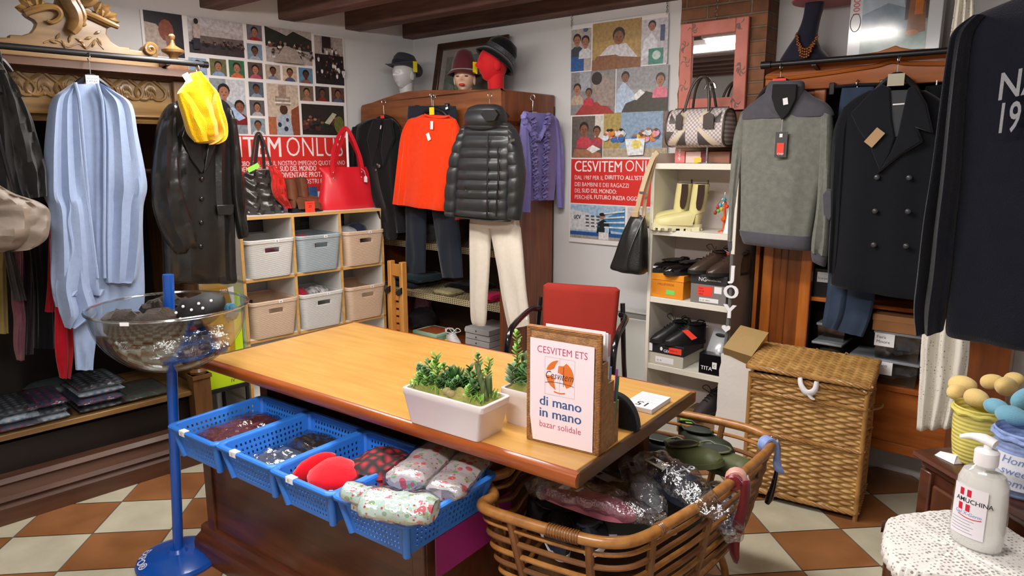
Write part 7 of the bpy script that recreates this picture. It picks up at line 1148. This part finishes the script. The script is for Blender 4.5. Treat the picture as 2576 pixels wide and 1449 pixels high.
gl(MB(M_tri), FB, .275, [(1866, 290, 1884, 282, .06), (1850, 340, 1880, 342, .08), (1842, 420, 1868, 424, .08), (1837, 520, 1856, 522, .07), (1833, 606, 1851, 607, .06)], fold=.008, ff=2, seed=102, n=22).put('sleeve', T); gl(MB(M_trd), FB, .275, [(1833, 604, 1851, 605, .055), (1834, 622, 1850, 623, .056), (1836, 638, 1849, 638, .045)], sub=3, n=22).put('cuff', T)
gl(MB(M_tri), FB, .28, [(2066, 280, 2094, 290, .06), (2066, 340, 2097, 345, .09), (2062, 430, 2095, 432, .09), (2056, 520, 2092, 520, .085), (2044, 600, 2088, 605, .08), (2042, 632, 2083, 644, .07)], fold=.01, ff=2, seed=103, n=24).put('sleeve', T); gl(MB(M_trd), FB, .28, [(2042, 629, 2083, 641, .068), (2043, 645, 2080, 658, .07), (2045, 656, 2077, 671, .055)], sub=3, n=22).put('cuff', T)
MB(M_trd).prism(po(FB, .332, [(2070, 490), (2082, 474), (2092, 480), (2092, 545), (2086, 556), (2072, 540)]), -.336, -.31).put('elbow_patch', T, bev=.004)
gl(MB(M_trd), FB, .275, [(1932, 228, 2024, 226, .04), (1905, 250, 2050, 244, .08), (1880, 270, 2078, 258, .1), (1862, 292, 2094, 276, .10), (1866, 302, 2092, 292, .10), (1920, 282, 2020, 280, .09)], sub=4, seed=104, n=36).put('yoke', T)
gl(MB(M_trd), FB, .28, [(1938, 205, 2018, 203, .06), (1932, 215, 2024, 213, .09), (1926, 250, 2018, 256, .12), (1940, 280, 1998, 284, .11), (1962, 304, 1975, 304, .06)], sub=4, n=36).put('collar', T); MB(mat('collar_inside', '#17171b', .9)).prism(po(FB, .342, [(1944, 212), (2005, 212), (2002, 250), (1985, 284), (1967, 303), (1950, 275), (1941, 245)]), -.347, -.33).put('collar_lining', T, bev=.004)
MB(M_steel).tube([(FB.at(a, b, .35)[0], -.345, FB.at(a, b, .35)[1]) for a, b in ((1968, 300), (1967, 318), (1966, 330))], .003, 6).put('zip_puller', T); m = MB(M_paper); card(m, FB, .35, 1976, 255, .022, .03, 10); m.put('care_tag', T)
m = MB(mat('dark_card', '#3a3b3e', .5)); card(m, FB, .352, 1965, 364, .055, .115, 0, .002); m.put('swing_tag', T); m = MB(M_redtag); card(m, FB, .3555, 1963, 374, .032, .052, 0); m.use(M_paper); card(m, FB, .3555, 1965, 341, .014, .016); m.use(M_paper); x, z = FB.at(1963, 390, .3575); m.text('CHEF', x-.014, z, .013, -.3575, w=.028, bold=.01); m.put('tag_label', T)
hanger(FB, .225, (2262, 140), 188, .24, 'hanger with clear-taped beige label holding the navy peacoat', mat('beige_label', '#bdb49a', .4), tagw=.065, tagh=.035, sh=.12)
T = thing('peacoat', 'dark navy double breasted peacoat with tan tag on the light wardrobe rail', 'coat', FB, bot(FB, 2230, 750, .28))
gl(MB(M_pea), FB, .28, [(228, 2185, 2330, .06), (255, 2140, 2372, .1), (290, 2118, 2392, .13), (400, 2110, 2394, .15), (520, 2104, 2396, .15), (640, 2098, 2398, .15), (2090, 708, 2398, 755, .14), (2096, 716, 2396, 762, .09)], fold=.012, ff=3, seed=111).put('body', T)
gl(MB(M_pea), FB, .285, [(2122, 272, 2150, 262, .06), (2100, 330, 2140, 330, .1), (2094, 430, 2132, 432, .11), (2092, 540, 2124, 540, .1), (2086, 640, 2116, 642, .09), (2084, 684, 2110, 686, .07)], fold=.01, ff=2, seed=112, n=24).put('sleeve', T)
M_lap = cloth('navy_lapel', '#191b21'); MB(M_lap).prism(po(FB, .368, [(2190, 232), (2218, 212), (2240, 222), (2244, 300), (2252, 345), (2240, 385), (2214, 432), (2190, 372), (2155, 318), (2140, 285)]), -.374, -.34).put('lapel', T, bev=.006); MB(M_lap).prism(po(FB, .37, [(2284, 222), (2302, 214), (2330, 262), (2346, 335), (2306, 322), (2320, 356), (2262, 392), (2206, 438), (2240, 385), (2258, 340)]), -.376, -.34).put('lapel', T, bev=.006)
MB(mat('coat_lining', '#22262e', .6)).prism(po(FB, .360, [(2236, 228), (2284, 226), (2284, 300), (2266, 340), (2252, 345), (2242, 300)]), -.364, -.33).put('lining', T); m = MB(M_paper); card(m, FB, .367, 2261, 262, .045, .006, 2); m.put('neck_label', T)
M_btn = mat('horn_button', '#4a4a4e', .25, .3)
for a, b in ((2287, 447), (2284, 532), (2279, 619), (2206, 446), (2201, 531), (2198, 616)): x, z = FB.at(a, b, .36); MB(M_btn).ell((x, -.362, z), (.012, .006, .012), 12, 6).put('button', T)
m = MB(mat('tan_tag', '#b08f66', .6)); card(m, FB, .385, 2200, 346, .042, .075, -38, .002); m.put('price_tag', T)
hanger(FB, .165, (2158, 200), 216, .24, 'dark clip hanger of the blue jeans behind the peacoat', clips=True)
T = thing('jeans', 'dark blue jeans hanging behind the navy peacoat', 'jeans', FB, bot(FB, 2130, 840, .18))
gl(MB(M_jean), FB, .18, [(2118, 222, 2200, 218, .03), (2108, 300, 2210, 300, .05), (2100, 450, 2215, 450, .06)], fold=.006, ff=2, seed=113).put('waist', T); gl(MB(M_jean), FB, .185, [(2098, 440, 2160, 440, .05), (2090, 600, 2150, 600, .05), (2082, 720, 2136, 722, .05), (2074, 780, 2126, 792, .05), (2068, 817, 2108, 828, .04)], fold=.008, ff=2, seed=114, n=22).put('leg', T); gl(MB(M_jean), FB, .175, [(2150, 440, 2215, 440, .05), (2140, 600, 2212, 600, .05), (2128, 720, 2202, 735, .05), (2116, 790, 2190, 800, .05), (2104, 829, 2171, 847, .04)], fold=.008, ff=2, seed=115, n=22).put('leg', T)
T = thing('dark_blouse', 'black garment on a hanger behind the right shoulder of the peacoat', 'blouse', FB, bot(FB, 2360, 500, .17)); gl(MB(M_dk), FB, .17, [(2330, 218, 2380, 212, .04), (2326, 260, 2420, 255, .05), (2330, 500, 2420, 500, .05)], fold=.01, ff=2, seed=116).put('body', T); m = MB(M_steel); x, z = FB.at(2356, 214, .17); m.tube([(x, -.17, z-.02), (x, -.17, z+.02)], .003, 6); m.put('hook', T)
# ---------- bust and puzzle box on the light wardrobe ----------
M_nv = mat('navy_velvet', '#11142c', .85, sheen=.7); tz2 = lt-.0045
T = thing('necklace_bust', 'tall navy velvet necklace bust on top of the light wardrobe', 'bust', FB, (FB.at(2030, 150, .02)[0], -.02, tz2))
gl(MB(M_nv), FB, .02, [(2024, -60, 2078, -60, .07), (2026, 6, 2074, 4, .07), (2020, 50, 2063, 47, .07), (2004, 90, 2055, 90, .09), (1986, 118, 2062, 115, .12), (1966, 150, 2086, 143, .15), (1966, 156, 2087, 150, .15)], n=40, back=1, pw=1).put('bust', T)
M_gold = mat('antique_gold', '#7a4622', .4, .6); T = thing('necklace', 'antique gold bib necklace draped on the navy velvet bust', 'necklace', FB, (FB.at(2028, 140, .1)[0], -.1, FB.at(2028, 146, .1)[1])); m = MB(M_gold)
NB = [(2003, 88), (2005, 98), (2009, 108), (2015, 117), (2024, 124), (2034, 122), (2042, 113), (2049, 103), (2053, 92)]
m.tube([(FB.at(a, b, .075)[0], -.072-.018*(b-88)/36, FB.at(a, b, .075)[1]) for a, b in NB], .003, 6, 3)
for i, (a, b) in enumerate(cr(NB, 3)):
    for k in range(1+int(max(0, b-95)/8)): x, z = FB.at(a+(i*7+k*5) % 5-2, b+k*7, .09); m.ell((x, -.078-.02*min(1, (b-88)/36)-.004*k, z), (.006, .005, .007), 7, 5); m.tube([(x, -.078-.02*min(1, (b-88)/36), z), (x, -.074, z+.014)], .0015, 4)
m.put('chain', T)
x, z = FB.at(2062, 6, .02); T = thing('red_hat', 'red felt hat on top of the navy velvet bust, cut by the picture top', 'hat', FB, (x, -.02, z)); m = MB(mat('red_felt', '#a8102a', .9, sheen=.4)); m.lathe([(.15, 0), (.155, .006), (.10, .02), (.088, .03), (.085, .1), (.05, .13), (.01, .135)], (x+.03, -.02, z), 32); m.put('felt', T)
x0, zb = FB.at(2129, 139, .02); x1 = FB.at(2362, 121, .02)[0]; T = thing('puzzle_box', 'large glossy jigsaw puzzle box standing on the light wardrobe', 'puzzle box', FB, ((x0+x1)/2, .03, tz2)); hz = .36
M_pz = mat('puzzle_border', '#cfd3d8', .15, coat=.8); MB(M_pz).box(x0, x1, -.02, .045, tz2+.001, tz2+hz).put('box_body', T, bev=.002)
m = MB(); ph = Photo(m, FB, .0203, (0, 0), (1, 1)); ph.b = (x0+.055, x1-.055, tz2+.004, tz2+hz-.085); GP = lambda c: mat('gloss_'+c.strip('#'), c, .12, var=.35, vs=14, coat=.8)
pm_ = pm; pm = lambda c, v=0: GP(c)
ph.r(0, 0, 1, 1, '#7f93a6').p([(0, .0), (0, .45), (.3, .5), (.6, .4), (1, .5), (1, 0)], '#8fa8a4').r(.66, .55, 1, 1, '#5a4a48').p([(.7, .3), (.72, .9), (.82, .95), (.95, .8), (.98, .35)], '#8a5a3a').r(.80, .62, .92, .92, '#c8742a').e(.78, .34, .1, .05, '#c87a3a').p([(0, .7), (.4, .85), (.66, .75), (.6, 1), (0, 1)], '#a9b9c8'); pm = pm_
m.put('picture_print', T, ang=0)
m = MB(mat('grey_letter', '#7a7f86', .4)); m.text('Ravensburger', x0+.10, tz2+hz-.072, .036, -.0208); m.use(mat('red_letter', '#b0343a', .4)); m.text('1000', 0, 0, .04, 0, fn=lambda p, q: (x0+.042-q, -.0208, tz2+.20+p), bold=.01); m.use(mat('blue_badge', '#5f8f9a', .4)).box(x0+.012, x0+.045, -.0207, -.0203, tz2+hz-.09, tz2+hz-.045); m.put('lettering', T, ang=0)
m = MB(M_ink); m.tube([(x0+.028+.022*cos(t), -.0208, tz2+.165+.04*sin(t)) for t in [2*pi*i/20 for i in range(21)]], .0016, 4); m.put('badge', T)
# ---------- hamper ----------
M_ham = mat('hamper_wicker', '#c39a58', .5, col2='#9a6c36', vs=16, coat=.2); M_hamd = mat('hamper_frame', '#b98c4c', .5, col2='#946634', vs=16, coat=.2); FH = Fr((1.526, 2.867), -32)
def weave(m, O, U, V, N, nu, nv, A=.0075, su=6, sv=5):
    O, U, V, N = map(Vector, (O, U, V, N))
    def f(i, j):
        r = j*nv; k = int(min(r, nv-1e-6)); s = abs(sin(pi*(r-k))) if r < nv else 0; return O+U*i+V*j+N*(A*s**.6*(.55+.75*cos(pi*i*nu+pi*k)))
    return m.grid(f, nu*su, nv*sv)
T = thing('wicker_hamper', 'tall rectangular wicker laundry hamper in front of the light wardrobe', 'hamper', FH, (-.24, .17, 0)); hw, hd, hh, hb = .488, .345, .60, .035
m = MB(M_ham); weave(m, (-hw, 0, hb), (hw, 0, 0), (0, 0, hh-hb), (0, -1, 0), 11, 40); m.put('front_panel', T, ang=60); m = MB(M_ham); weave(m, (0, 0, hb), (0, hd, 0), (0, 0, hh-hb), (1, 0, 0), 8, 40); m.put('side_panel', T, ang=60); m = MB(M_ham); weave(m, (-hw, hd, hb), (0, -hd, 0), (0, 0, hh-hb), (-1, 0, 0), 8, 40, su=4, sv=4); m.put('side_panel', T, ang=60); m = MB(M_ham); weave(m, (0, hd, hb), (-hw, 0, 0), (0, 0, hh-hb), (0, 1, 0), 11, 40, su=4, sv=4); m.put('back_panel', T, ang=60)
for x in (-hw, 0):
    for y in (0, hd): MB(M_hamd).tube([(x, y, 0), (x, y, hh+.01)], .011, 10).put('post', T)
def braid(m, p, q, r, n):
    p, q = Vector(p), Vector(q); d = (q-p); u = d.normalized(); s = u.orthogonal().normalized(); t = u.cross(s)
    for ph in (0, pi*2/3, pi*4/3): m.tube([p+d*i/(n*6)+(s*cos(i*pi/5+ph)+t*sin(i*pi/5+ph))*r*.7 for i in range(n*6+1)], r*.75, 6)
    return m
for z, r in ((hb, .008), (.325, .0075), (.52, .0065), (hh, .010)):
    m = MB(M_hamd); braid(m, (-hw, -.006, z), (0, -.006, z), r, 9); braid(m, (.006, 0, z), (.006, hd, z), r, 7); m.put('braided_band', T)
m = MB(M_ham)   # the lid lies slightly raised
dz = lambda x, y: .028+.012*(-x/hw)+.02*y/hd
def lidf(i, j):
    x, y = -hw-.012+(hw+.024)*i, -.02+(hd+.03)*j; r = j*22; k = int(min(r, 22-1e-6)); s = abs(sin(pi*(r-k))) if r < 22 else 0; return (x, y, hh+dz(x, y)+.006*s**.6*(.55+.75*cos(pi*i*13+pi*k))+.006*abs(sin(pi*i*13)))
m.grid(lidf, 13*6, 22*4); m.put('lid', T, ang=60, solid=.008)
c4 = [(-hw-.012, -.02), (.012, -.02), (.012, hd+.01), (-hw-.012, hd+.01)]
for i in range(4): a, b = c4[i], c4[(i+1) % 4]; m = MB(M_hamd); braid(m, (a[0], a[1], hh+dz(*a)), (b[0], b[1], hh+dz(*b)), .0085, 9); m.put('lid_border', T)
m = MB(M_paper); m.tube([(-.27, -.024, hh+.025), (-.262, -.034, hh-.005), (-.235, -.038, hh-.035), (-.205, -.034, hh-.02), (-.2, -.024, hh+.02)], [.012, .014, .018, .014, .01], 10, 4, flat=.7); m.tube([(-.235, -.034, hh-.03), (-.215, -.037, hh-.055), (-.2, -.036, hh-.06)], [.016, .014, .004], 8, 3, flat=.5); m.put('cloth_tie', T)
m = MB(M_hamd); m.tube([(.008, hd*.75, .44), (.04, hd*.8, .45), (.045, hd*.88, .46), (.008, hd*.95, .44)], .006, 8, 4); m.put('handle', T)
for x in (-.33, -.27, -.14): m = MB(M_ham); m.tube([(x, hd+.005, hh+.03), (x+.01, hd-.01, hh+.075), (x+.03, hd, hh+.05)], .003, 6, 4); m.put('hinge_loop', T)
# paper bags left of the hamper
f = FB.sub(2.70, -.33, -8); T = thing('paper_bag', 'crumpled white paper bag with brown cardboard flap between shelf and hamper', 'bag', f, (0, 0, 0)); R = []
for i in range(15):
    t = i/14; R.append([(x*(1-.15*t)+.008*noise.noise((x*20, t*9, 1)), y*(1-.3*t)+.008*noise.noise((y*20+x*13, t*9, 2)), .002+.60*t) for x, y in rrect(.10, .06, .01, 2)])
m = MB(mat('white_kraft', '#d9d4cf', .8, bump=.4, bs=30)); m.loft(R); m.put('bag_body', T, ang=25); m = MB(mat('brown_kraft', '#a68a58', .8, bump=.2, bs=40)); m.loft([[(-.07, -.035, .60), (.10, -.045, .575), (.10, -.04, .575), (-.07, -.03, .60)], [(-.05, -.08, .65), (.11, -.09, .64), (.11, -.085, .645), (-.05, -.075, .655)], [(-.02, .02, .75), (.13, .02, .74), (.13, .026, .742), (-.02, .026, .752)]]); m.put('flap', T, solid=.003)
# ---------- chest, egg baskets ----------
M_ch = wood('walnut_chest', '#3a1e12', '#5c3320', 'x', .3, .45); M_chv = wood('walnut_chest_panel', '#42230f', '#613721', 'z', .35, .35); FC = Fr((1.118, 1.817), -81.7); ct = .80
T = thing('chest', 'dark walnut chest at the right edge holding the egg baskets', 'chest', FC, (.5, .2, 0))
MB(M_ch).box(.02, 1.08, .02, .43, .06, ct-.03).put('body', T, bev=.004); m = MB(M_ch); prof = [(-.0, ct-.022), (-.012, ct-.012), (-.008, ct-.003), (.0, ct), (.45, ct), (.45, ct-.022)]; m.loft([[(x, y, z) for y, z in prof] for x in (0, 1.1)]); m.put('top_board', T, ang=40); MB(M_ch).box(.01, 1.09, .008, .43, ct-.042, ct-.022).put('moulding', T, bev=.006)
for x0, x1 in ((.06, .52), (.56, 1.04)): MB(M_chv).box(x0, x1, .008, .021, .12, ct-.075).put('front_panel', T, bev=.012)
for x in (.015, 1.045): MB(M_ch).box(x, x+.04, .005, .05, 0, ct-.045).put('corner_post', T, bev=.004); MB(M_ch).box(x, x+.04, .39, .435, 0, ct-.045).put('corner_post', T, bev=.004)
M_yb = mat('yellow_gingham', '#dcd06e', .9, wave=.4, ws=30, var=.12, vs=30); M_bb2 = mat('blue_gingham', '#8fa4d6', .9, wave=.3, ws=30, var=.3, vs=60); M_ye = cloth('yellow_felt', '#ecce88', sheen=.4, var=.06); M_be = cloth('turquoise_felt', '#86c2dc', sheen=.4, var=.06)
def ebasket(label, px, py, r, h, mt, sd):
    x, y = FC.l(*onz(px, py, ct)); T = thing('fabric_basket', label, 'basket', FC, (x, y, ct+.0015)); z = ct+.0015; m = MB(mt); m.lathe([(r*.78, .0), (r*.84, .004), (r*.95, h*.35), (r, h*.7), (r*.97, h*.93), (r*1.03, h), (r*1.0, h+.004), (r*.92, h*.95), (r*.88, h*.6)], (x, y, z), 32); m.put('basket_body', T)
    m = MB(mt); m.tube([((r*1.03)*cos(t)+x, (r*1.03)*sin(t)+y, z+h*.93+.003*sin(t*9)) for t in [2*pi*i/40 for i in range(41)]], .006, 8); m.put('gathered_rim', T); return x, y, z, T
r1 = .062; ex, ey, ez, T = ebasket('yellow striped fabric basket full of felt eggs on the walnut chest', 2452, 1160, r1, .150, M_yb, 1)
fx, fy, fz, T = ebasket('blue gingham fabric basket with script panel at the right picture edge', 2565, 1238, .066, .155, M_bb2, 2)
ca = math.atan2(*(lambda p: (p[1], p[0]))([a-b for a, b in zip(FC.l(0, 0), (fx, fy))]))-.25
m = MB(mat('cotton_panel', '#dcdfea', .85)); q = lambda s, z, k: (fx+k*cos(ca+s), fy+k*sin(ca+s), fz+z)
m.grid(lambda u, v: q(-.62+1.24*u, .025+.085*v, .0655+.0025), 14, 2); m.put('script_panel', T); m = MB(mat('script_blue', '#6f86b8', .7))
for i, t in enumerate(('Home', 'sweet', 'home')): m.text(t, 0, 0, .026, 0, fn=lambda p, z, i=i: q(-.40+p/.067, .088-.027*i+z, .0692), shear=.25)
m.put('script', T, ang=0)
def egg(lb, px, py, z, r, mt, rot, L=.036): 
    x, y = FC.l(*onz(px, py, z)); m = MB(mt); m.tf = Matrix.Translation((x, y, z)) @ Matrix.Rotation(rad(rot[0]), 4, 'Z') @ Matrix.Rotation(rad(rot[1]), 4, 'Y'); m.ell((0, 0, 0), (r, r, L), 18, 12, lambda p: Vector((p.x*(1-.14*p.z), p.y*(1-.14*p.z), p.z))); m.put('felt_egg', F=FC, loc=(x, y, z-r), label=lb, cat='felt egg', group='felt eggs in the fabric baskets')
for lb, px, py, dz, r, rot, L in (('yellow felt egg at the upper left of the yellow basket', 2422, 968, .165, .026, (20, 80), .038), ('pale yellow felt egg at the front of the yellow basket', 2458, 1002, .16, .025, (0, 85), .036), ('yellow felt egg at the back of the yellow basket', 2496, 960, .165, .022, (40, 70), .03), ('largest yellow felt egg at the right of the yellow basket', 2530, 972, .165, .027, (-60, 75), .038), ('yellow felt egg low at the left inside the yellow basket', 2410, 985, .15, .022, (90, 80), .03), ('pale yellow felt egg peeking out behind the largest one', 2552, 955, .16, .022, (0, 70), .03)): egg(lb, px, py, ct+dz, r, M_ye, rot, L)
for lb, px, py, dz, r, rot, L in (('turquoise felt egg lying leftmost over the blue basket rim', 2508, 1024, .168, .021, (0, 84), .036), ('turquoise felt egg at the front of the blue basket', 2548, 1046, .168, .024, (10, 86), .042), ('turquoise felt egg standing highest in the blue basket', 2578, 1002, .185, .024, (70, 40), .036)): egg(lb, px, py, ct+dz, r, M_be, rot, L)
x, y = FC.l(*onz(2388, 1156, ct)); m = MB(M_paper); m.loft([[(x-.03, y-.02, ct+.001), (x+.03, y-.012, ct+.001), (x+.03, y+.02, ct+.001), (x-.02, y+.012, ct+.001)], [(x-.02, y-.012, ct+.016), (x+.024, y-.002, ct+.02), (x+.02, y+.01, ct+.02), (x-.012, y+.004, ct+.014)]]); m.put('folded_tissue', F=FC, loc=(x, y, ct), label='folded white paper tissue lying at the corner of the walnut chest', cat='tissue')
# ---------- side table with doily and sanitiser ----------
dz_ = .742; DP = [(2240, 1304), (2234, 1330), (2232, 1362), (2244, 1392), (2264, 1418), (2292, 1430), (2330, 1440), (2390, 1446), (2450, 1452), (2520, 1464), (2600, 1482), (2680, 1500), (2640, 1410), (2576, 1346), (2522, 1316), (2470, 1292), (2420, 1284), (2350, 1287), (2290, 1293)]
DW = [onz(a, b, dz_) for a, b in DP]; DW = [FC.l(*p) for p in DW]; DW = [(x, min(y, -.006)) for x, y in DW]; dc = (sum(p[0] for p in DW)/len(DW), sum(p[1] for p in DW)/len(DW))
T = thing('side_table', 'low dark wooden side table under the crocheted doily in front of the chest', 'table', FC, (dc[0], dc[1], 0)); k = 1.0
TPt = [(dc[0]+(x-dc[0])*k, dc[1]+(y-dc[1])*k) for x, y in DW]; tip = FC.l(*onz(2217, 1318, dz_-.012)); TPt.insert(0, tip)
m = MB(M_ch); m.loft([[(x, y, z) for x, y in TPt] for z in (dz_-.035, dz_-.004)]); m.put('table_top', T, bev=.004)
for sx_, sy_ in ((-.12, -.12), (.16, -.2), (-.1, .06), (.2, .06)): MB(M_ch).tube([(dc[0]+sx_*.8, dc[1]+sy_*.6, 0), (dc[0]+sx_*.8, dc[1]+sy_*.6, dz_-.03)], [.012, .02], 10).put('leg', T)
M_doily = lace('crochet', '#e9e6e2', 95, .3); Dc = cr(DW+[DW[0]], 6)[:-1]; n = len(Dc); R = []
for kk, zz in ((.02, 0), (.25, 0), (.5, 0), (.75, .0005), (.93, .0005), (1.0, -.001), (1.03, -.012), (1.05, -.03)):
    R.append([(dc[0]+(x-dc[0])*(kk+.03*abs(sin(i*.9))*(kk > .99)), min(-.003, dc[1]+(y-dc[1])*(kk+.03*abs(sin(i*.9))*(kk > .99))) if y > -.05 else dc[1]+(y-dc[1])*(kk+.03*abs(sin(i*.9))*(kk > .99)), dz_+.0005+zz*(1 if y < -.03 else 0)+.0008*sin(i*.7)) for i, (x, y) in enumerate(Dc)])
m = MB(M_doily); m.loft(R, 1, 0); m.put('doily', F=FC, loc=(dc[0], dc[1], dz_), label='white crocheted doily draped over the low side table at the bottom right', cat='doily', solid=.0012)
bx_, by_ = onz(2452, 1372, dz_); FBt = Fr((bx_, by_), -58); z = dz_+.002; T = thing('sanitiser_bottle', 'clear hand sanitiser pump bottle standing on the white crocheted doily', 'bottle', FBt, (0, 0, z))
M_gel = clear('gel_bottle', '#ffffff', .08, .08); M_gelin = mat('clear_gel', '#f6f6f2', .25); M_gelin.node_tree.nodes['Principled BSDF'].inputs['Transmission Weight'].default_value = .25; M_gelin.node_tree.nodes['Principled BSDF'].inputs['IOR'].default_value = 1.15
Pb = [(.048, 0), (.054, .006), (.056, .03), (.055, .11), (.052, .15), (.044, .172), (.030, .186), (.019, .194), (.019, .2)]
m = MB(M_gel); m.lathe(Pb, (0, 0, z), 40, 1, .68); m.put('bottle_body', T); m = MB(M_gelin); m.lathe([(r-.003, zz+.002) for r, zz in Pb[:6]], (0, 0, z), 40, 1, .68); m.put('gel', T)
m = MB(M_paper); m.lathe([(.0225, .192), (.0235, .196), (.0235, .222), (.02, .226), (.008, .228), (.008, .24)], (0, 0, z), 28); m.put('pump_collar', T); m = MB(M_paper); m.tube([(.014, 0, z+.243), (-.01, 0, z+.248), (-.035, 0, z+.246), (-.055, -.004, z+.238)], [.013, .014, .009, .006], 14, 4, flat=.75); m.put('pump_nozzle', T); MB(M_paper).tube([(0, 0, z+.02), (0, 0, z+.2)], .003, 6).put('dip_tube', T)
bl = lambda p, q, k=1.012: (.0565*k*sin(p/.0565), -.0565*.68*k*cos(p/.0565)-.0004, z+q)
M_lb = mat('label_white', '#e8e4ec', .4); m = MB(M_lb); m.grid(lambda u, v: bl(-.046+.075*u, .03+.115*v), 16, 2); m.put('label', T); m = MB(mat('label_red', '#c82038', .4))
for a, b in ((-.028, .122), (-.012, .122), (-.028, .088), (-.012, .088)): m.grid(lambda u, v: bl(a+.009*u, b+.016*v, 1.022), 4, 1)
m.grid(lambda u, v: bl(-.028+.05*u, .076+.002*v-.004*sin(u*3), 1.022), 8, 1); m.use(M_ink).text('AMUCHINA', 0, 0, .0145, 0, fn=lambda p, q: bl(-.036+p, .108+q, 1.024), bold=.01); m.use(mat('label_blue', '#4a8ac8', .4)).text('Gel X-Germ', 0, 0, .011, 0, fn=lambda p, q: bl(-.034+p, .079+q, 1.024), shear=.2); m.use(mat('label_grey', '#8a8a98', .4))
for i in range(5): m.grid(lambda u, v: bl(-.042+(.05-.006*(i % 2))*u, .066-.007*i+.0012*v, 1.022), 6, 1)
m.put('label_print', T, ang=0)
# ---------- lace and the dark sweatshirt on the hanging rail at the right ----------
T = thing('hanging_rail', 'black clothes rail hung from the ceiling beams above the dark sweatshirt', 'rail', Wd, (1.3, 1.7, 2.32)); MB(M_black).tube([(1.36, .95, 2.34), (1.30, 2.45, 2.34)], .014, 12).put('rail', T)
for y in (1.1, 2.3): MB(M_black).tube([(1.36-.04*(y-.95), y, 2.34), (1.36-.04*(y-.95), y, 2.62)], .005, 8).put('drop_rod', T)
M_lace = lace('ivory_lace', '#e2ded2', 85, .2); T = thing('lace_runner', 'long ivory lace curtain hanging behind the dark sweatshirt', 'lace curtain', FB, bot(FB, 2340, 1085, .74)); m = MB(M_lace); K = []
for a, b, c, d in ((2408, -150, 2452, -150), (2406, -20, 2450, -20), (2386, 130, 2452, 125), (2372, 360, 2450, 350), (2350, 600, 2448, 590), (2318, 840, 2440, 835), (2311, 960, 2430, 955), (2304, 1084, 2402, 1075)): p, q = FB.at(a, b, .74), FB.at(c, d, .74); K.append(p+q)
K = cr(K, 6); m.grid(lambda u, v: (lambda k: (k[0]+(k[2]-k[0])*v, -.74+.014*sin(v*19+u*2)*min(1, .3+u)+.01*noise.noise((v*6, u*8, 3)), k[1]+(k[3]-k[1])*v))(K[min(len(K)-1, int(round(u*(len(K)-1))))]), len(K)-1, 50); m.put('lace_panel', T, solid=.002)
FN = Fr((.945, 1.47), -42); M_sw = cloth('midnight_fleece', '#10131f', var=.15, bump=.5, bs=400, sheen=.15)
sl = [((2560, -5), .05), ((2450, 43), .09), ((2408, 80), .12), ((2398, 130), .14), ((2396, 250), .16), ((2396, 420), .17), ((2394, 560), .17), ((2390, 680), .17), ((2382, 800), .17), ((2381, 830), .15), ((2384, 842), .10)]
rows = []
for i, (p, t) in enumerate(sl): x, z_ = FN.at(*p, 0); rows.append((x, z_, .60-x*.3 if i < 2 else .60, z_-.0*i, t))
T = thing('sweatshirt', 'midnight blue sweatshirt with stitched letters hanging large at the right edge', 'sweatshirt', FN, (.3, 0, rows[-1][1]))
gl(MB(M_sw), FN, 0, rows, fold=.016, ff=4, seed=121, n=60, sub=7, raw=True).put('body', T)
rows = []
for p, q, t in (((2450, 43), (2480, 40), .06), ((2404, 84), (2456, 84), .10), ((2390, 135), (2446, 150), .12), ((2372, 260), (2436, 280), .125), ((2350, 430), (2424, 450), .125), ((2330, 560), (2408, 580), .12), ((2315, 680), (2396, 690), .11), ((2304, 770), (2384, 770), .10), ((2309, 836), (2372, 832), .08)): rows.append(FN.at(*p, .02)+FN.at(*q, .02)+(t,))
gl(MB(M_sw), FN, .02, rows, fold=.022, ff=2, seed=122, n=36, sub=7, raw=True).put('sleeve', T); gl(MB(M_sw), FN, .02, [(.60, rows[1][1], .66, rows[1][1]-.02, .08), (.62, 1.6, .71, 1.58, .12), (.64, 1.4, .72, 1.38, .12), (.66, 1.22, .72, 1.22, .08)], fold=.015, ff=2, seed=123, n=30, raw=True).put('sleeve', T)
M_th = mat('grey_applique', '#8b8d92', .8, bump=.6, bs=200); M_thr = mat('red_applique', '#8a2a38', .8)
yy = -.11; m = MB(M_th); x, z_ = FN.at(2511, 252, -yy); m.text('NAVAL', x, z_, .07, yy, w=.15, bold=.012, fn=lambda p, q: (p, yy, q+.22*(p-x))); x, z_ = FN.at(2512, 334, -yy); x2 = FN.at(2562, 330, -yy)[0]; m.text('19', x, z_, .078, yy, w=(x2-x)*1.0, bold=.022, fn=lambda p, q: (p, yy, q+.1*(p-x))); m.text('85', x2+.04, z_, .078, yy, fn=lambda p, q: (p, yy, q+.1*(p-x))); m.put('lettering', T, ang=0)
x, z_ = FN.at(2568, 318, -yy); m = MB(M_thr); m.prism([(x+.006, z_-.012), (x+.05, z_-.008), (x+.05, z_+.065), (x+.006, z_+.06)], yy-.001, yy); m.use(M_th).box(x+.006, x+.05, yy-.002, yy-.001, z_+.02, z_+.028); m.put('patch', T)
x = .30; zt = FN.at(2560, -40, 0)[1]; T = thing('clothes_hanger', 'black hanger of the midnight blue sweatshirt, above the picture', 'hanger', FN, (x, 0, zt)); p = FN.l(1.335, 1.30); MB(M_steel).tube([(x, 0, zt-.0), (x, 0, 2.29), (x, .02, 2.36), (x, .05, 2.34)], .0025, 6, 3).put('hook', T); MB(M_black).tube([(x-.2, 0, zt-.07), (x, 0, zt), (x+.2, 0, zt-.07)], .012, 8, 3).put('shoulder_bar', T)
